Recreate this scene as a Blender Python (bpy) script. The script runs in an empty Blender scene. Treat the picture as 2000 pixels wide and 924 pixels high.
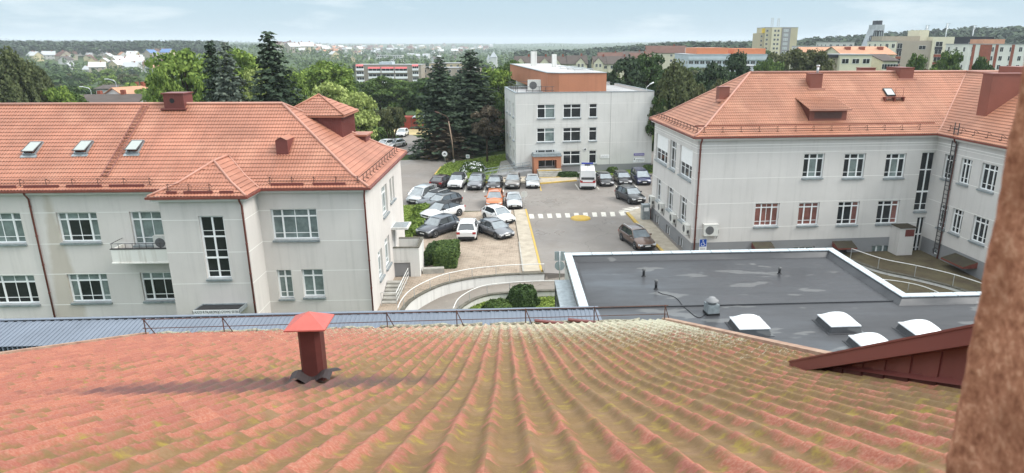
import bpy, math, random
from mathutils import Vector, Matrix, noise

# ------------------------------------------------------------------ camera, sky, sun, exposure
sc = bpy.context.scene
COL = sc.collection
R = math.radians
PITCH = R(16.2); FPX = 1296.0; CX = 1070.0; CY = 462.0; CAMZ = 17.5
cam = bpy.data.cameras.new('camera'); camo = bpy.data.objects.new('camera', cam); COL.objects.link(camo)
camo.location = (0, 0, CAMZ); camo.rotation_euler = (R(90) - PITCH, 0, 0)
cam.sensor_width = 36; cam.lens = 36 * FPX / 2000; cam.shift_x = -(CX - 1000) / 2000
cam.clip_start = 0.05; cam.clip_end = 20000
cam.dof.use_dof = True; cam.dof.focus_distance = 45; cam.dof.aperture_fstop = 7.5
sc.camera = camo
SUN_EL, SUN_AZ = 46.0, 98.0     # degrees, azimuth clockwise from +Y (to the right of the picture)
w = bpy.data.worlds.new('World'); sc.world = w; w.use_nodes = True
nt = w.node_tree; nt.nodes.clear()
def N(t, **kw):
    n = nt.nodes.new(t)
    for k, v in kw.items(): setattr(n, k, v)
    return n
sky = N('ShaderNodeTexSky', sky_type='NISHITA', sun_disc=False, sun_elevation=R(SUN_EL), sun_rotation=R(SUN_AZ))
tc = N('ShaderNodeTexCoord'); mp = N('ShaderNodeMapping'); mp.inputs['Scale'].default_value = (1.6, 1.6, 8.0)
nz = N('ShaderNodeTexNoise'); nz.inputs['Scale'].default_value = 3.4; nz.inputs['Detail'].default_value = 9; nz.inputs['Roughness'].default_value = 0.58
cr = N('ShaderNodeValToRGB'); cr.color_ramp.elements[0].position = 0.53; cr.color_ramp.elements[0].color = (0, 0, 0, 1)
cr.color_ramp.elements[1].position = 0.70; cr.color_ramp.elements[1].color = (0.75, 0.75, 0.75, 1)
m1 = N('ShaderNodeMix', data_type='RGBA'); m1.inputs[0].default_value = 0.82; m1.inputs[7].default_value = (2.8, 3.95, 4.85, 1)   # thin veil of high cloud
mx = N('ShaderNodeMix', data_type='RGBA'); mx.inputs[7].default_value = (5.3, 5.9, 6.2, 1)                                   # fair weather puffs
sp = N('ShaderNodeSeparateXYZ'); mr_ = N('ShaderNodeMapRange'); mr_.inputs['From Min'].default_value = 0.06; mr_.inputs['From Max'].default_value = 0.9
mr_.inputs['To Min'].default_value = 1.0; mr_.inputs['To Max'].default_value = 3.0                                           # overcast sky is brighter overhead
vm = N('ShaderNodeVectorMath', operation='SCALE')
bg = N('ShaderNodeBackground'); bg.inputs['Strength'].default_value = 0.11
out = N('ShaderNodeOutputWorld')
L = nt.links.new
L(tc.outputs['Generated'], mp.inputs[0]); L(mp.outputs[0], nz.inputs['Vector']); L(nz.outputs['Fac'], cr.inputs[0])
L(sky.outputs[0], m1.inputs[6]); L(m1.outputs[2], mx.inputs[6]); L(cr.outputs[0], mx.inputs[0])
L(tc.outputs['Generated'], sp.inputs[0]); L(sp.outputs['Z'], mr_.inputs['Value']); L(mx.outputs[2], vm.inputs[0]); L(mr_.outputs[0], vm.inputs['Scale'])
wz = N('ShaderNodeMapRange'); wz.inputs['From Min'].default_value = 0.15; wz.inputs['From Max'].default_value = 0.7; wz.inputs['To Max'].default_value = 0.75
wm_ = N('ShaderNodeMix', data_type='RGBA'); wm_.inputs[7].default_value = (13.5, 13.4, 12.9, 1)                                # white cloud deck overhead
L(sp.outputs['Z'], wz.inputs['Value']); L(wz.outputs[0], wm_.inputs[0]); L(vm.outputs[0], wm_.inputs[6]); L(wm_.outputs[2], bg.inputs[0]); L(bg.outputs[0], out.inputs[0])
sl = bpy.data.lights.new('sun', 'SUN'); sl.energy = 2.1; sl.angle = R(24); sl.color = (1.0, 0.965, 0.91)
so = bpy.data.objects.new('sun', sl); COL.objects.link(so)
sd = Vector((math.sin(R(SUN_AZ)) * math.cos(R(SUN_EL)), math.cos(R(SUN_AZ)) * math.cos(R(SUN_EL)), math.sin(R(SUN_EL))))
so.rotation_euler = sd.to_track_quat('Z', 'Y').to_euler(); so.location = (0, 0, 80)
vs = sc.view_settings; vs.view_transform = 'Standard'; vs.look = 'None'; vs.exposure = 0.62; vs.gamma = 1; vs.use_curve_mapping = False
sc.cycles.max_bounces = 6; sc.cycles.diffuse_bounces = 3; sc.cycles.glossy_bounces = 3; sc.cycles.transmission_bounces = 4
sc.cycles.volume_bounces = 0; sc.cycles.transparent_max_bounces = 8
try: sc.cycles.use_denoising = True
except Exception: pass

# ------------------------------------------------------------------ helpers
def ray(px, py):
    a = (px - CX) / FPX; b = -(py - CY) / FPX
    return Vector((a, math.cos(PITCH) + b * math.sin(PITCH), -math.sin(PITCH) + b * math.cos(PITCH)))
CAMP = Vector((0, 0, CAMZ))
def on_z(px, py, z=0.0):
    d = ray(px, py); return CAMP + d * ((z - CAMZ) / d.z)
def on_y(px, py, y):
    d = ray(px, py); return CAMP + d * (y / d.y)

def kd(o, label=None, cat=None, group=None, kind=None):
    if label: o['label'] = label
    if cat: o['category'] = cat
    if group: o['group'] = group
    if kind: o['kind'] = kind
    return o
def empty(name, loc, rz=0, label=None, cat=None, group=None):
    o = bpy.data.objects.new(name, None); COL.objects.link(o)
    o.location = loc; o.rotation_euler = (0, 0, rz); o.empty_display_size = 0.2
    return kd(o, label, cat, group)
def copy_tree(o, parent=None):
    c = o.copy(); COL.objects.link(c)
    if parent is not None: c.parent = parent
    for ch in list(o.children): copy_tree(ch, c)
    return c

class MB:
    def __init__(s): s.v = []; s.f = []; s.m = []; s.uv = None; s.sm = []
    def quad(s, *p, m=0, sm=False):
        i = len(s.v); s.v.extend([tuple(q) for q in p]); s.f.append(tuple(range(i, i + len(p)))); s.m.append(m); s.sm.append(sm)
    def box(s, a, b, m=0, M=None):
        x0, y0, z0 = a; x1, y1, z1 = b
        if x0 > x1: x0, x1 = x1, x0
        if y0 > y1: y0, y1 = y1, y0
        if z0 > z1: z0, z1 = z1, z0
        P = [Vector(c) for c in ((x0,y0,z0),(x1,y0,z0),(x1,y1,z0),(x0,y1,z0),(x0,y0,z1),(x1,y0,z1),(x1,y1,z1),(x0,y1,z1))]
        if M is not None: P = [M @ p for p in P]
        i = len(s.v); s.v.extend([tuple(p) for p in P])
        for f in ((0,3,2,1),(4,5,6,7),(0,1,5,4),(1,2,6,5),(2,3,7,6),(3,0,4,7)):
            s.f.append(tuple(i + k for k in f)); s.m.append(m); s.sm.append(False)
        return s
    def prism(s, poly, z0, z1, m=0, mside=None, zf=None):
        """poly counter-clockwise list of (x,y)"""
        ar = sum(poly[i][0]*poly[(i+1) % len(poly)][1] - poly[(i+1) % len(poly)][0]*poly[i][1] for i in range(len(poly)))
        if ar < 0: poly = poly[::-1]
        n = len(poly); i = len(s.v)
        zt = [z1 if zf is None else zf(x, y) for x, y in poly]
        s.v.extend([(x, y, z0) for x, y in poly]); s.v.extend([(x, y, zt[k]) for k, (x, y) in enumerate(poly)])
        s.f.append(tuple(range(i + n, i + 2*n))); s.m.append(m); s.sm.append(False)
        s.f.append(tuple(range(i + n - 1, i - 1, -1))); s.m.append(m); s.sm.append(False)
        for k in range(n):
            l = (k + 1) % n
            s.f.append((i + k, i + l, i + n + l, i + n + k)); s.m.append(m if mside is None else mside); s.sm.append(False)
        return s
    def tube(s, path, r, n=6, m=0, cap=True, radii=None):
        path = [Vector(p) for p in path]; i0 = len(s.v)
        for k, p in enumerate(path):
            t = (path[min(k+1, len(path)-1)] - path[max(k-1, 0)])
            t = t.normalized() if t.length > 1e-9 else Vector((0, 0, 1))
            a = t.cross(Vector((0, 0, 1)))
            if a.length < 0.05: a = t.cross(Vector((0, 1, 0)))
            a.normalize(); b = t.cross(a)
            rr = radii[k] if radii else r
            for j in range(n):
                th = 2*math.pi*j/n
                s.v.append(tuple(p + a*math.cos(th)*rr + b*math.sin(th)*rr))
        for k in range(len(path)-1):
            for j in range(n):
                l = (j+1) % n
                s.f.append((i0+k*n+j, i0+(k+1)*n+j, i0+(k+1)*n+l, i0+k*n+l)); s.m.append(m); s.sm.append(n > 5)
        if cap:
            s.f.append(tuple(i0+j for j in range(n))); s.m.append(m); s.sm.append(False)
            e = i0+(len(path)-1)*n
            s.f.append(tuple(e+j for j in range(n-1, -1, -1))); s.m.append(m); s.sm.append(False)
        return s
    def lathe(s, prof, n=16, m=0, c=(0, 0), smooth=True):
        i0 = len(s.v)
        for r, z in prof:
            for j in range(n):
                th = 2*math.pi*j/n; s.v.append((c[0]+r*math.cos(th), c[1]+r*math.sin(th), z))
        for k in range(len(prof)-1):
            for j in range(n):
                l = (j+1) % n
                s.f.append((i0+k*n+j, i0+k*n+l, i0+(k+1)*n+l, i0+(k+1)*n+j)); s.m.append(m); s.sm.append(smooth)
        return s
    def mesh(s, name, mats):
        me = bpy.data.meshes.new(name)
        me.from_pydata(s.v, [], s.f)
        for mt in (mats if isinstance(mats, (list, tuple)) else [mats]): me.materials.append(mt)
        me.polygons.foreach_set('material_index', s.m); me.polygons.foreach_set('use_smooth', s.sm)
        if s.uv is not None:
            ul = me.uv_layers.new(name='UVMap'); vi = [0]*len(me.loops); me.loops.foreach_get('vertex_index', vi)
            flat = []
            for k in vi: flat.extend(s.uv[k])
            ul.data.foreach_set('uv', flat)
        me.update(); return me
    def build(s, name, mats, parent=None, loc=None, **kw):
        o = bpy.data.objects.new(name, s.mesh(name, mats)); COL.objects.link(o)
        if parent is not None: o.parent = parent
        if loc is not None: o.location = loc
        return kd(o, **kw)

# ------------------------------------------------------------------ materials
def mat(name, col, rough=0.8, spec=0.3, metal=0.0, var=0.0, vscale=1.0, bump=0.0, bscale=20, col2=None, coat=0.0, emit=None):
    m = bpy.data.materials.new(name); m.use_nodes = True; t = m.node_tree; b = t.nodes['Principled BSDF']
    b.inputs['Roughness'].default_value = rough; b.inputs['Specular IOR Level'].default_value = spec; b.inputs['Metallic'].default_value = metal
    b.inputs['Base Color'].default_value = (*col, 1)
    if coat: b.inputs['Coat Weight'].default_value = coat; b.inputs['Coat Roughness'].default_value = 0.05
    tcn = t.nodes.new('ShaderNodeTexCoord')
    if var or col2:
        n = t.nodes.new('ShaderNodeTexNoise'); n.inputs['Scale'].default_value = vscale; n.inputs['Detail'].default_value = 6; n.inputs['Roughness'].default_value = 0.65
        t.links.new(tcn.outputs['Object'], n.inputs['Vector'])
        r = t.nodes.new('ShaderNodeValToRGB'); r.color_ramp.elements[0].position = 0.32; r.color_ramp.elements[1].position = 0.68
        c2 = col2 if col2 else tuple(c*(1-var) for c in col)
        r.color_ramp.elements[0].color = (*c2, 1); r.color_ramp.elements[1].color = (*(col if col2 else tuple(min(1, c*(1+var*0.6)) for c in col)), 1)
        t.links.new(n.outputs['Fac'], r.inputs[0]); t.links.new(r.outputs[0], b.inputs['Base Color'])
    if bump:
        n2 = t.nodes.new('ShaderNodeTexNoise'); n2.inputs['Scale'].default_value = bscale; n2.inputs['Detail'].default_value = 4
        t.links.new(tcn.outputs['Object'], n2.inputs['Vector'])
        bp = t.nodes.new('ShaderNodeBump'); bp.inputs['Strength'].default_value = bump; bp.inputs['Distance'].default_value = 0.02
        t.links.new(n2.outputs['Fac'], bp.inputs['Height']); t.links.new(bp.outputs[0], b.inputs['Normal'])
    return m
def nodes_of(m): return m.node_tree, m.node_tree.nodes['Principled BSDF']
def ramp(t, fac, stops):
    r = t.nodes.new('ShaderNodeValToRGB'); e = r.color_ramp.elements
    e[0].position = stops[0][0]; e[0].color = (*stops[0][1], 1); e[1].position = stops[-1][0]; e[1].color = (*stops[-1][1], 1)
    for p, c in stops[1:-1]:
        x = e.new(p); x.color = (*c, 1)
    t.links.new(fac, r.inputs[0]); return r.outputs[0]
def noise_n(t, vec, scale, detail=5, rough=0.6, sc3=None):
    if sc3:
        mpn = t.nodes.new('ShaderNodeMapping'); mpn.inputs['Scale'].default_value = sc3; t.links.new(vec, mpn.inputs[0]); vec = mpn.outputs[0]
    n = t.nodes.new('ShaderNodeTexNoise'); n.inputs['Scale'].default_value = scale; n.inputs['Detail'].default_value = detail; n.inputs['Roughness'].default_value = rough
    t.links.new(vec, n.inputs['Vector']); return n.outputs['Fac']
def mixc(t, fac, a, b, blend='MIX'):
    x = t.nodes.new('ShaderNodeMix'); x.data_type = 'RGBA'; x.blend_type = blend
    if isinstance(fac, (int, float)): x.inputs[0].default_value = fac
    else: t.links.new(fac, x.inputs[0])
    for i, c in ((6, a), (7, b)):
        if isinstance(c, tuple): x.inputs[i].default_value = (*c, 1)
        else: t.links.new(c, x.inputs[i])
    return x.outputs[2]
def mathn(t, op, a, b=None, clamp=False):
    x = t.nodes.new('ShaderNodeMath'); x.operation = op; x.use_clamp = clamp
    for i, c in ((0, a), (1, b)):
        if c is None: continue
        if isinstance(c, (int, float)): x.inputs[i].default_value = c
        else: t.links.new(c, x.inputs[i])
    return x.outputs[0]

def plaster(name, col, dirt=(0.27, 0.26, 0.235), streak=0.22):
    m = mat(name, col, rough=0.92, spec=0.15, bump=0.25, bscale=35); t, b = nodes_of(m)
    oc = t.nodes.new('ShaderNodeTexCoord').outputs['Object']
    big = noise_n(t, oc, 0.22, 6, 0.6); st = noise_n(t, oc, 1.0, 5, 0.6, (2.6, 2.6, 0.14)); fine = noise_n(t, oc, 9, 4, 0.7)
    c = mixc(t, ramp(t, big, [(0.3, (0, 0, 0)), (0.75, (1, 1, 1))]), col, tuple(x*0.82 for x in col))
    c = mixc(t, mathn(t, 'MULTIPLY', ramp(t, st, [(0.52, (0, 0, 0)), (0.74, (1, 1, 1))]), streak), c, dirt)
    c = mixc(t, mathn(t, 'MULTIPLY', fine, 0.22), c, tuple(x*0.7 for x in col))
    t.links.new(c, b.inputs['Base Color']); return m

M = {}
M['plaster_a'] = plaster('grey_plaster', (0.70, 0.655, 0.615))
M['plaster_b'] = plaster('light_plaster', (0.67, 0.64, 0.61))
M['plaster_c'] = plaster('concrete_panel_paint', (0.66, 0.65, 0.62), streak=0.3)
M['plinth'] = plaster('grey_plinth', (0.27, 0.27, 0.275))
M['white_plaster'] = plaster('white_plaster', (0.76, 0.745, 0.71), streak=0.5)
M['groove'] = mat('white_groove', (0.80, 0.78, 0.74), 0.9)
M['white'] = mat('white_frame', (0.86, 0.86, 0.85), 0.45, var=0.05, vscale=3)
M['sill'] = mat('zinc_sill', (0.30, 0.335, 0.35), 0.4, 0.5, 0.35, var=0.3, vscale=4)
M['zinc'] = mat('zinc_coping', (0.50, 0.55, 0.58), 0.5, 0.5, 0.2, var=0.14, vscale=1.3)
M['brown_pipe'] = mat('brown_pipe', (0.19, 0.055, 0.04), 0.45, 0.4, var=0.2, vscale=3)
M['steel'] = mat('galvanised_steel', (0.55, 0.56, 0.56), 0.45, 0.5, 0.5, var=0.2, vscale=5)
M['white_rail'] = mat('white_painted_rail', (0.74, 0.73, 0.70), 0.5, var=0.15, vscale=4)
M['rust'] = mat('rusty_iron', (0.13, 0.06, 0.045), 0.8, 0.3, col2=(0.06, 0.04, 0.035), vscale=8)
M['dark_metal'] = mat('dark_metal', (0.06, 0.055, 0.055), 0.5, 0.4, var=0.3, vscale=5)
M['black'] = mat('black_rubber', (0.018, 0.018, 0.02), 0.6, 0.3)
M['ac'] = mat('ac_casing', (0.62, 0.61, 0.57), 0.5, var=0.12, vscale=5)
M['grille'] = mat('ac_grille', (0.12, 0.12, 0.12), 0.6)
def glass(name, col, rough=0.06, spec=0.6, vs_=0.8, v=0.5):
    m = mat(name, col, rough, spec, var=v, vscale=vs_); return m
M['glass'] = glass('dark_window_glass', (0.022, 0.025, 0.027), spec=0.45)
M['glass_green'] = glass('curtained_window_glass', (0.19, 0.235, 0.225), v=0.4, vs_=1.4)
M['glass_red'] = glass('red_curtained_glass', (0.235, 0.10, 0.085), v=0.4)
M['glass_pale'] = glass('pale_blind_glass', (0.45, 0.47, 0.47), v=0.15)
M['skylight_glass'] = mat('skylight_glass', (0.30, 0.33, 0.31), 0.05, 0.9)

def roof_paint(name, col, patch=0.12, rough=0.5):
    m = mat(name, col, rough, 0.4); t, b = nodes_of(m)
    oc = t.nodes.new('ShaderNodeTexCoord').outputs['Object']
    n1 = noise_n(t, oc, 0.35, 6, 0.6); n2 = noise_n(t, oc, 5, 4, 0.65)
    c = mixc(t, ramp(t, n1, [(0.35, (0, 0, 0)), (0.7, (1, 1, 1))]), tuple(x*(1-patch) for x in col), tuple(min(1, x*(1+patch)) for x in col))
    c = mixc(t, mathn(t, 'MULTIPLY', n2, 0.3), c, tuple(x*0.62 for x in col))
    if patch > 0.15:   # weathered runs down the slope and slightly different sheets
        uvn = t.nodes.new('ShaderNodeUVMap').outputs[0]; n3 = noise_n(t, uvn, 1.0, 5, 0.65, (1.6, 0.16, 1)); n4 = noise_n(t, uvn, 0.45, 3, 0.5)
        c = mixc(t, mathn(t, 'MULTIPLY', ramp(t, n3, [(0.50, (0, 0, 0)), (0.68, (1, 1, 1))]), 0.5), c, tuple(x*0.66 for x in col))
        c = mixc(t, mathn(t, 'MULTIPLY', ramp(t, n4, [(0.52, (0, 0, 0)), (0.70, (1, 1, 1))]), 0.5), c, (min(1, col[0]*1.25), col[1]*1.45, col[2]*1.5))
    t.links.new(c, b.inputs['Base Color']); return m
M['tile_a'] = roof_paint('salmon_metal_tile', (0.375, 0.155, 0.098), patch=0.2)
M['tile_b'] = roof_paint('orange_metal_tile', (0.395, 0.172, 0.105), patch=0.2)
M['ridge'] = roof_paint('ridge_metal', (0.46, 0.23, 0.17))
M['red_metal'] = roof_paint('dark_red_sheet', (0.17, 0.048, 0.04)); M['lap'] = roof_paint('tile_lap_shade', (0.12, 0.055, 0.04))  # lap: shade under each tile row, painted onto the riser faces
M['brick_metal'] = roof_paint('brick_red_sheet', (0.235, 0.082, 0.058))

# ------------------------------------------------------------------ building helpers (local coordinates: x along front, y away, z up)
def wall(mb, p0, p1, z0, z1, ops=(), depth=0.22, m=0, plinth=None, mp_=1):
    """outer skin from p0 to p1 (outside on the right-hand side when walking p0->p1), with recessed openings"""
    p0 = Vector(p0).to_2d(); p1 = Vector(p1).to_2d(); d = p1 - p0; Lw = d.length; d.normalize(); n = Vector((d.y, -d.x))
    S = sorted({0.0, Lw} | {min(max(s, 0), Lw) for o in ops for s in o[:2]}); Z = {z0, z1} | {z for o in ops for z in o[2:4]}
    if plinth is not None: Z.add(plinth)
    Z = sorted(z for z in Z if z0 - 1e-6 <= z <= z1 + 1e-6)
    P = lambda s, z, k=0.0: (p0.x + d.x*s - n.x*k, p0.y + d.y*s - n.y*k, z)
    for i in range(len(S)-1):
        if S[i+1]-S[i] < 1e-5: continue
        sm_ = (S[i]+S[i+1])/2
        for j in range(len(Z)-1):
            zm = (Z[j]+Z[j+1])/2
            if any(o[0] < sm_ < o[1] and o[2] < zm < o[3] for o in ops): continue
            mi = mp_ if (plinth is not None and zm < plinth) else m
            mb.quad(P(S[i], Z[j]), P(S[i+1], Z[j]), P(S[i+1], Z[j+1]), P(S[i], Z[j+1]), m=mi)
    for o in ops:
        s0, s1, a, b = max(o[0], 0), min(o[1], Lw), o[2], o[3]
        mi = mp_ if (plinth is not None and b < plinth+0.3) else m
        mb.quad(P(s0, a), P(s0, b), P(s0, b, depth), P(s0, a, depth), m=mi)
        mb.quad(P(s1, a), P(s1, a, depth), P(s1, b, depth), P(s1, b), m=mi)
        mb.quad(P(s0, b), P(s1, b), P(s1, b, depth), P(s0, b, depth), m=mi)
        mb.quad(P(s0, a), P(s0, a, depth), P(s1, a, depth), P(s1, a), m=mi)
        mb.quad(P(s0, a, depth+0.12), P(s1, a, depth+0.12), P(s1, b, depth+0.12), P(s0, b, depth+0.12), m=mi)
def wbox(mb, p0, p1, s0, s1, z0, z1, k0, k1, m=0):
    """box on a wall line: s along, z up, k outwards from k0 to k1"""
    p0 = Vector(p0).to_2d(); p1 = Vector(p1).to_2d(); d = (p1-p0).normalized(); n = Vector((d.y, -d.x))
    Mx = Matrix(((d.x, n.x, 0, p0.x), (d.y, n.y, 0, p0.y), (0, 0, 1, 0), (0, 0, 0, 1)))
    # keep right-handed faces
    P = [(s0, k0), (s1, k0), (s1, k1), (s0, k1)]
    poly = [(p0.x + d.x*s + n.x*k, p0.y + d.y*s + n.y*k) for s, k in P]
    mb.prism(poly, z0, z1, m)
def window(root, p0, p1, op, cols=(0.5,), transom=0.28, lower=None, depth=0.22, gl='glass', midbar=None, sill=True, fw=0.09, sash=False, label=None, gls=None, name='window'):
    s0, s1, a, b = op[:4]; W = s1-s0; H = b-a
    f = MB(); kb = -depth; kf = -depth+0.09
    bx = lambda sa, sb, za, zb, k1=kf: wbox(f, p0, p1, sa, sb, za, zb, kb+0.012, k1)
    bx(s0, s0+fw, a, b); bx(s1-fw, s1, a, b); bx(s0+fw, s1-fw, b-fw, b); bx(s0+fw, s1-fw, a, a+fw)
    xs = [s0] + [s0+W*c for c in cols] + [s1]
    for c in xs[1:-1]: bx(c-fw*0.55, c+fw*0.55, a+fw, b-fw)
    zt = None
    if transom:
        zt = b-H*transom
        for i in range(len(xs)-1): bx(xs[i]+fw*0.6, xs[i+1]-fw*0.6, zt-fw*0.5, zt+fw*0.5, kf-0.004)
    thin = fw*0.24; top = (zt if zt else b)
    if lower:
        zl = a+H*lower
        bx(s0+fw, s1-fw, zl-thin, zl+thin, kf-0.045)
    if midbar:
        for mid in midbar:
            c = s0+W*mid; bx(c-thin, c+thin, a+fw, b-fw, kf-0.043)
    w_ = f.build(name, M['white'], root)
    if label: w_['label'] = label
    g = MB(); lst = gls if gls else [gl]
    mats = []; 
    for q in lst:
        if M[q] not in mats: mats.append(M[q])
    k = -depth+0.03
    p0v = Vector(p0).to_2d(); d = (Vector(p1).to_2d()-p0v).normalized(); n = Vector((d.y, -d.x))
    P = lambda s, z: (p0v.x+d.x*s+n.x*k, p0v.y+d.y*s+n.y*k, z)
    cells = [(i, (a, top)) for i in range(len(xs)-1)] + ([(i, (zt, b)) for i in range(len(xs)-1)] if zt else [])
    for ci, (i, (za, zb)) in enumerate(cells):
        g.quad(P(xs[i], za), P(xs[i+1], za), P(xs[i+1], zb), P(xs[i], zb), m=mats.index(M[lst[ci % len(lst)]]))
    g.build('pane', mats, w_)
    if sill:
        s = MB(); 
        q0 = lambda sx, kk, z: (p0v.x+d.x*sx+n.x*kk, p0v.y+d.y*sx+n.y*kk, z)
        e = 0.04
        for (z1, z2) in ((a+0.035, a-0.03),):
            s.quad(q0(s0-e, 0.13, z2), q0(s1+e, 0.13, z2), q0(s1+e, -depth+0.01, z1), q0(s0-e, -depth+0.01, z1))
            s.quad(q0(s0-e, 0.13, z2-0.11), q0(s1+e, 0.13, z2-0.11), q0(s1+e, 0.13, z2), q0(s0-e, 0.13, z2))
            s.quad(q0(s0-e, 0.0, z2-0.11), q0(s0-e, 0.13, z2-0.11), q0(s0-e, 0.13, z2), q0(s0-e, 0.0, z2))
            s.quad(q0(s1+e, 0.13, z2-0.11), q0(s1+e, 0.0, z2-0.11), q0(s1+e, 0.0, z2), q0(s1+e, 0.13, z2))
            s.quad(q0(s0-e, 0.0, z2-0.11), q0(s1+e, 0.0, z2-0.11), q0(s1+e, 0.13, z2-0.11), q0(s0-e, 0.13, z2-0.11))
        s.build('sill', M['sill'], w_)
    return w_

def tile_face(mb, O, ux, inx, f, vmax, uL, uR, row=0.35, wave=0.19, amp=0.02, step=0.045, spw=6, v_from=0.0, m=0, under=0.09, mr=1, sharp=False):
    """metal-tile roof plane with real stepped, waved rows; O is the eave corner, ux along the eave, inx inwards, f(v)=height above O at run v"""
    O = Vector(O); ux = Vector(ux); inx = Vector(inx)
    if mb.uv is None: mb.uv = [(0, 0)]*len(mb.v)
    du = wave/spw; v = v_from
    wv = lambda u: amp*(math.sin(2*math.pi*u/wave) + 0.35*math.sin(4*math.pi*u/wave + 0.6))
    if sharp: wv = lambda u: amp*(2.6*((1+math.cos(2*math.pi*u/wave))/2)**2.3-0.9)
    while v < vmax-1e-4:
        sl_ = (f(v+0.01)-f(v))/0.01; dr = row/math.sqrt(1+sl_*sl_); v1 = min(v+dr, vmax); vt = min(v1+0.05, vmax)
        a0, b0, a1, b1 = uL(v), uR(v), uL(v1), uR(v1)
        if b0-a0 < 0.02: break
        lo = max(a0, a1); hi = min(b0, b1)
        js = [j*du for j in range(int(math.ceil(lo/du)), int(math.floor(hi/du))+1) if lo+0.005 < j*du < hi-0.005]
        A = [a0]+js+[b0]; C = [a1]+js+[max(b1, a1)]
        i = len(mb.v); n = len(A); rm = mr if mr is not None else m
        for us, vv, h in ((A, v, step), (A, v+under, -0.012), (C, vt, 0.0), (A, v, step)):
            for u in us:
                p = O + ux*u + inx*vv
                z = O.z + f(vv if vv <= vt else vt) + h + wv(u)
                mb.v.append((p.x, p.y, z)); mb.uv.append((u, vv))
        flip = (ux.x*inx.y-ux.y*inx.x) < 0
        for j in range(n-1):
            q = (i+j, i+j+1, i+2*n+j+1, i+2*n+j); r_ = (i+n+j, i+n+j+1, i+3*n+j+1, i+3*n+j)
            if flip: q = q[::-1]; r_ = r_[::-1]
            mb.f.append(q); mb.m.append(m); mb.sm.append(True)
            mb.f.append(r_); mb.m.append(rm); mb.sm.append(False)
        v = v1
def bell(p1, p2, kick):   # flared eave: slope p1 up to run kick, then p2
    t1, t2 = math.tan(R(p1)), math.tan(R(p2))
    return lambda v: v*t1 if v < kick else kick*t1+(v-kick)*t2
def snow_guard(root, O, ux, inx, f, L_, v=0.45, sp=1.55, h=0.46, mt='rust', s0=0.4, rails=2):
    O = Vector(O); ux = Vector(ux); inx = Vector(inx); mb = MB()
    P = lambda u, vv, dz: O+ux*u+inx*vv+Vector((0, 0, f(vv)+dz))
    u = s0
    while u < L_-0.2:
        mb.tube([P(u, v, 0.02), P(u, v, h)], 0.022, 4); mb.tube([P(u, v, h), P(u, v+0.38, 0.02)], 0.018, 4)
        mb.box((-0.12, -0.03, 0), (0.12, 0.1, 0.05), M=Matrix.Translation(P(u, v, 0.0))); u += sp
    for k in range(rails):
        mb.tube([P(s0-0.1, v, h*(1-0.5*k)-0.02), P(u-sp+0.1, v, h*(1-0.5*k)-0.02)], 0.016, 4)
    return mb.build('snow_guard', M[mt], root)
def text_mesh(s, size, name, m, parent, loc, rot, extrude=0.004, align='CENTER', sx=1.0):
    cu = bpy.data.curves.new(name, 'FONT'); cu.body = s; cu.size = size; cu.align_x = align; cu.align_y = 'CENTER'; cu.extrude = extrude
    to = bpy.data.objects.new(name, cu); COL.objects.link(to)
    bpy.context.view_layer.update()
    me = bpy.data.meshes.new_from_object(to.evaluated_get(bpy.context.evaluated_depsgraph_get())); bpy.data.objects.remove(to)
    me.materials.clear(); me.materials.append(m)
    o = bpy.data.objects.new(name, me); COL.objects.link(o); o.parent = parent; o.location = loc; o.rotation_euler = rot; o.scale = (sx, 1, 1)
    return o
def ac_unit(parent_loc, rz, label, group='air conditioner units on the walls', s=1.0, feet=False):
    r = empty('air_conditioner', parent_loc, rz, label, 'air conditioner', group)
    a = MB(); a.box((-0.45*s, -0.32*s, 0), (0.45*s, 0, 0.72*s)); a.box((-0.46*s, -0.33*s, 0.70*s), (0.46*s, 0.0, 0.735*s)); a.build('casing', M['ac'], r)
    g = MB(); c = (-0.1*s, 0.36*s)
    ring = [(c[0]+0.27*s*math.cos(t*math.pi/9), c[1]+0.27*s*math.sin(t*math.pi/9)) for t in range(18)]
    i = len(g.v); g.v.extend([(x, -0.328*s, z) for x, z in ring]); g.f.append(tuple(range(i, i+18))); g.m.append(0); g.sm.append(False)
    g.tube([(c[0], -0.33*s, c[1]-0.27*s), (c[0], -0.34*s, c[1]+0.27*s)], 0.012, 4, 0)
    g.build('fan_grille', M['grille'], r)
    for sx in (-1, 1):
        b = MB(); b.box((sx*0.34*s-0.02, -0.36*s, -0.06*s), (sx*0.34*s+0.02, 0.02, 0)); b.box((sx*0.34*s-0.02, -0.02, -0.3*s), (sx*0.34*s+0.02, 0.0, -0.06*s)); b.build('bracket', M['steel'], r)
    v = MB(); v.box((0.45*s, -0.25*s, 0.12*s), (0.5*s, -0.1*s, 0.35*s)); v.tube([(0.48*s, -0.16*s, 0.14*s), (0.5*s, -0.1*s, -0.05*s), (0.46*s, -0.03, -0.25*s)], 0.018*s, 5); v.build('pipe_cover', M['dark_metal'], r)
    return r
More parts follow.
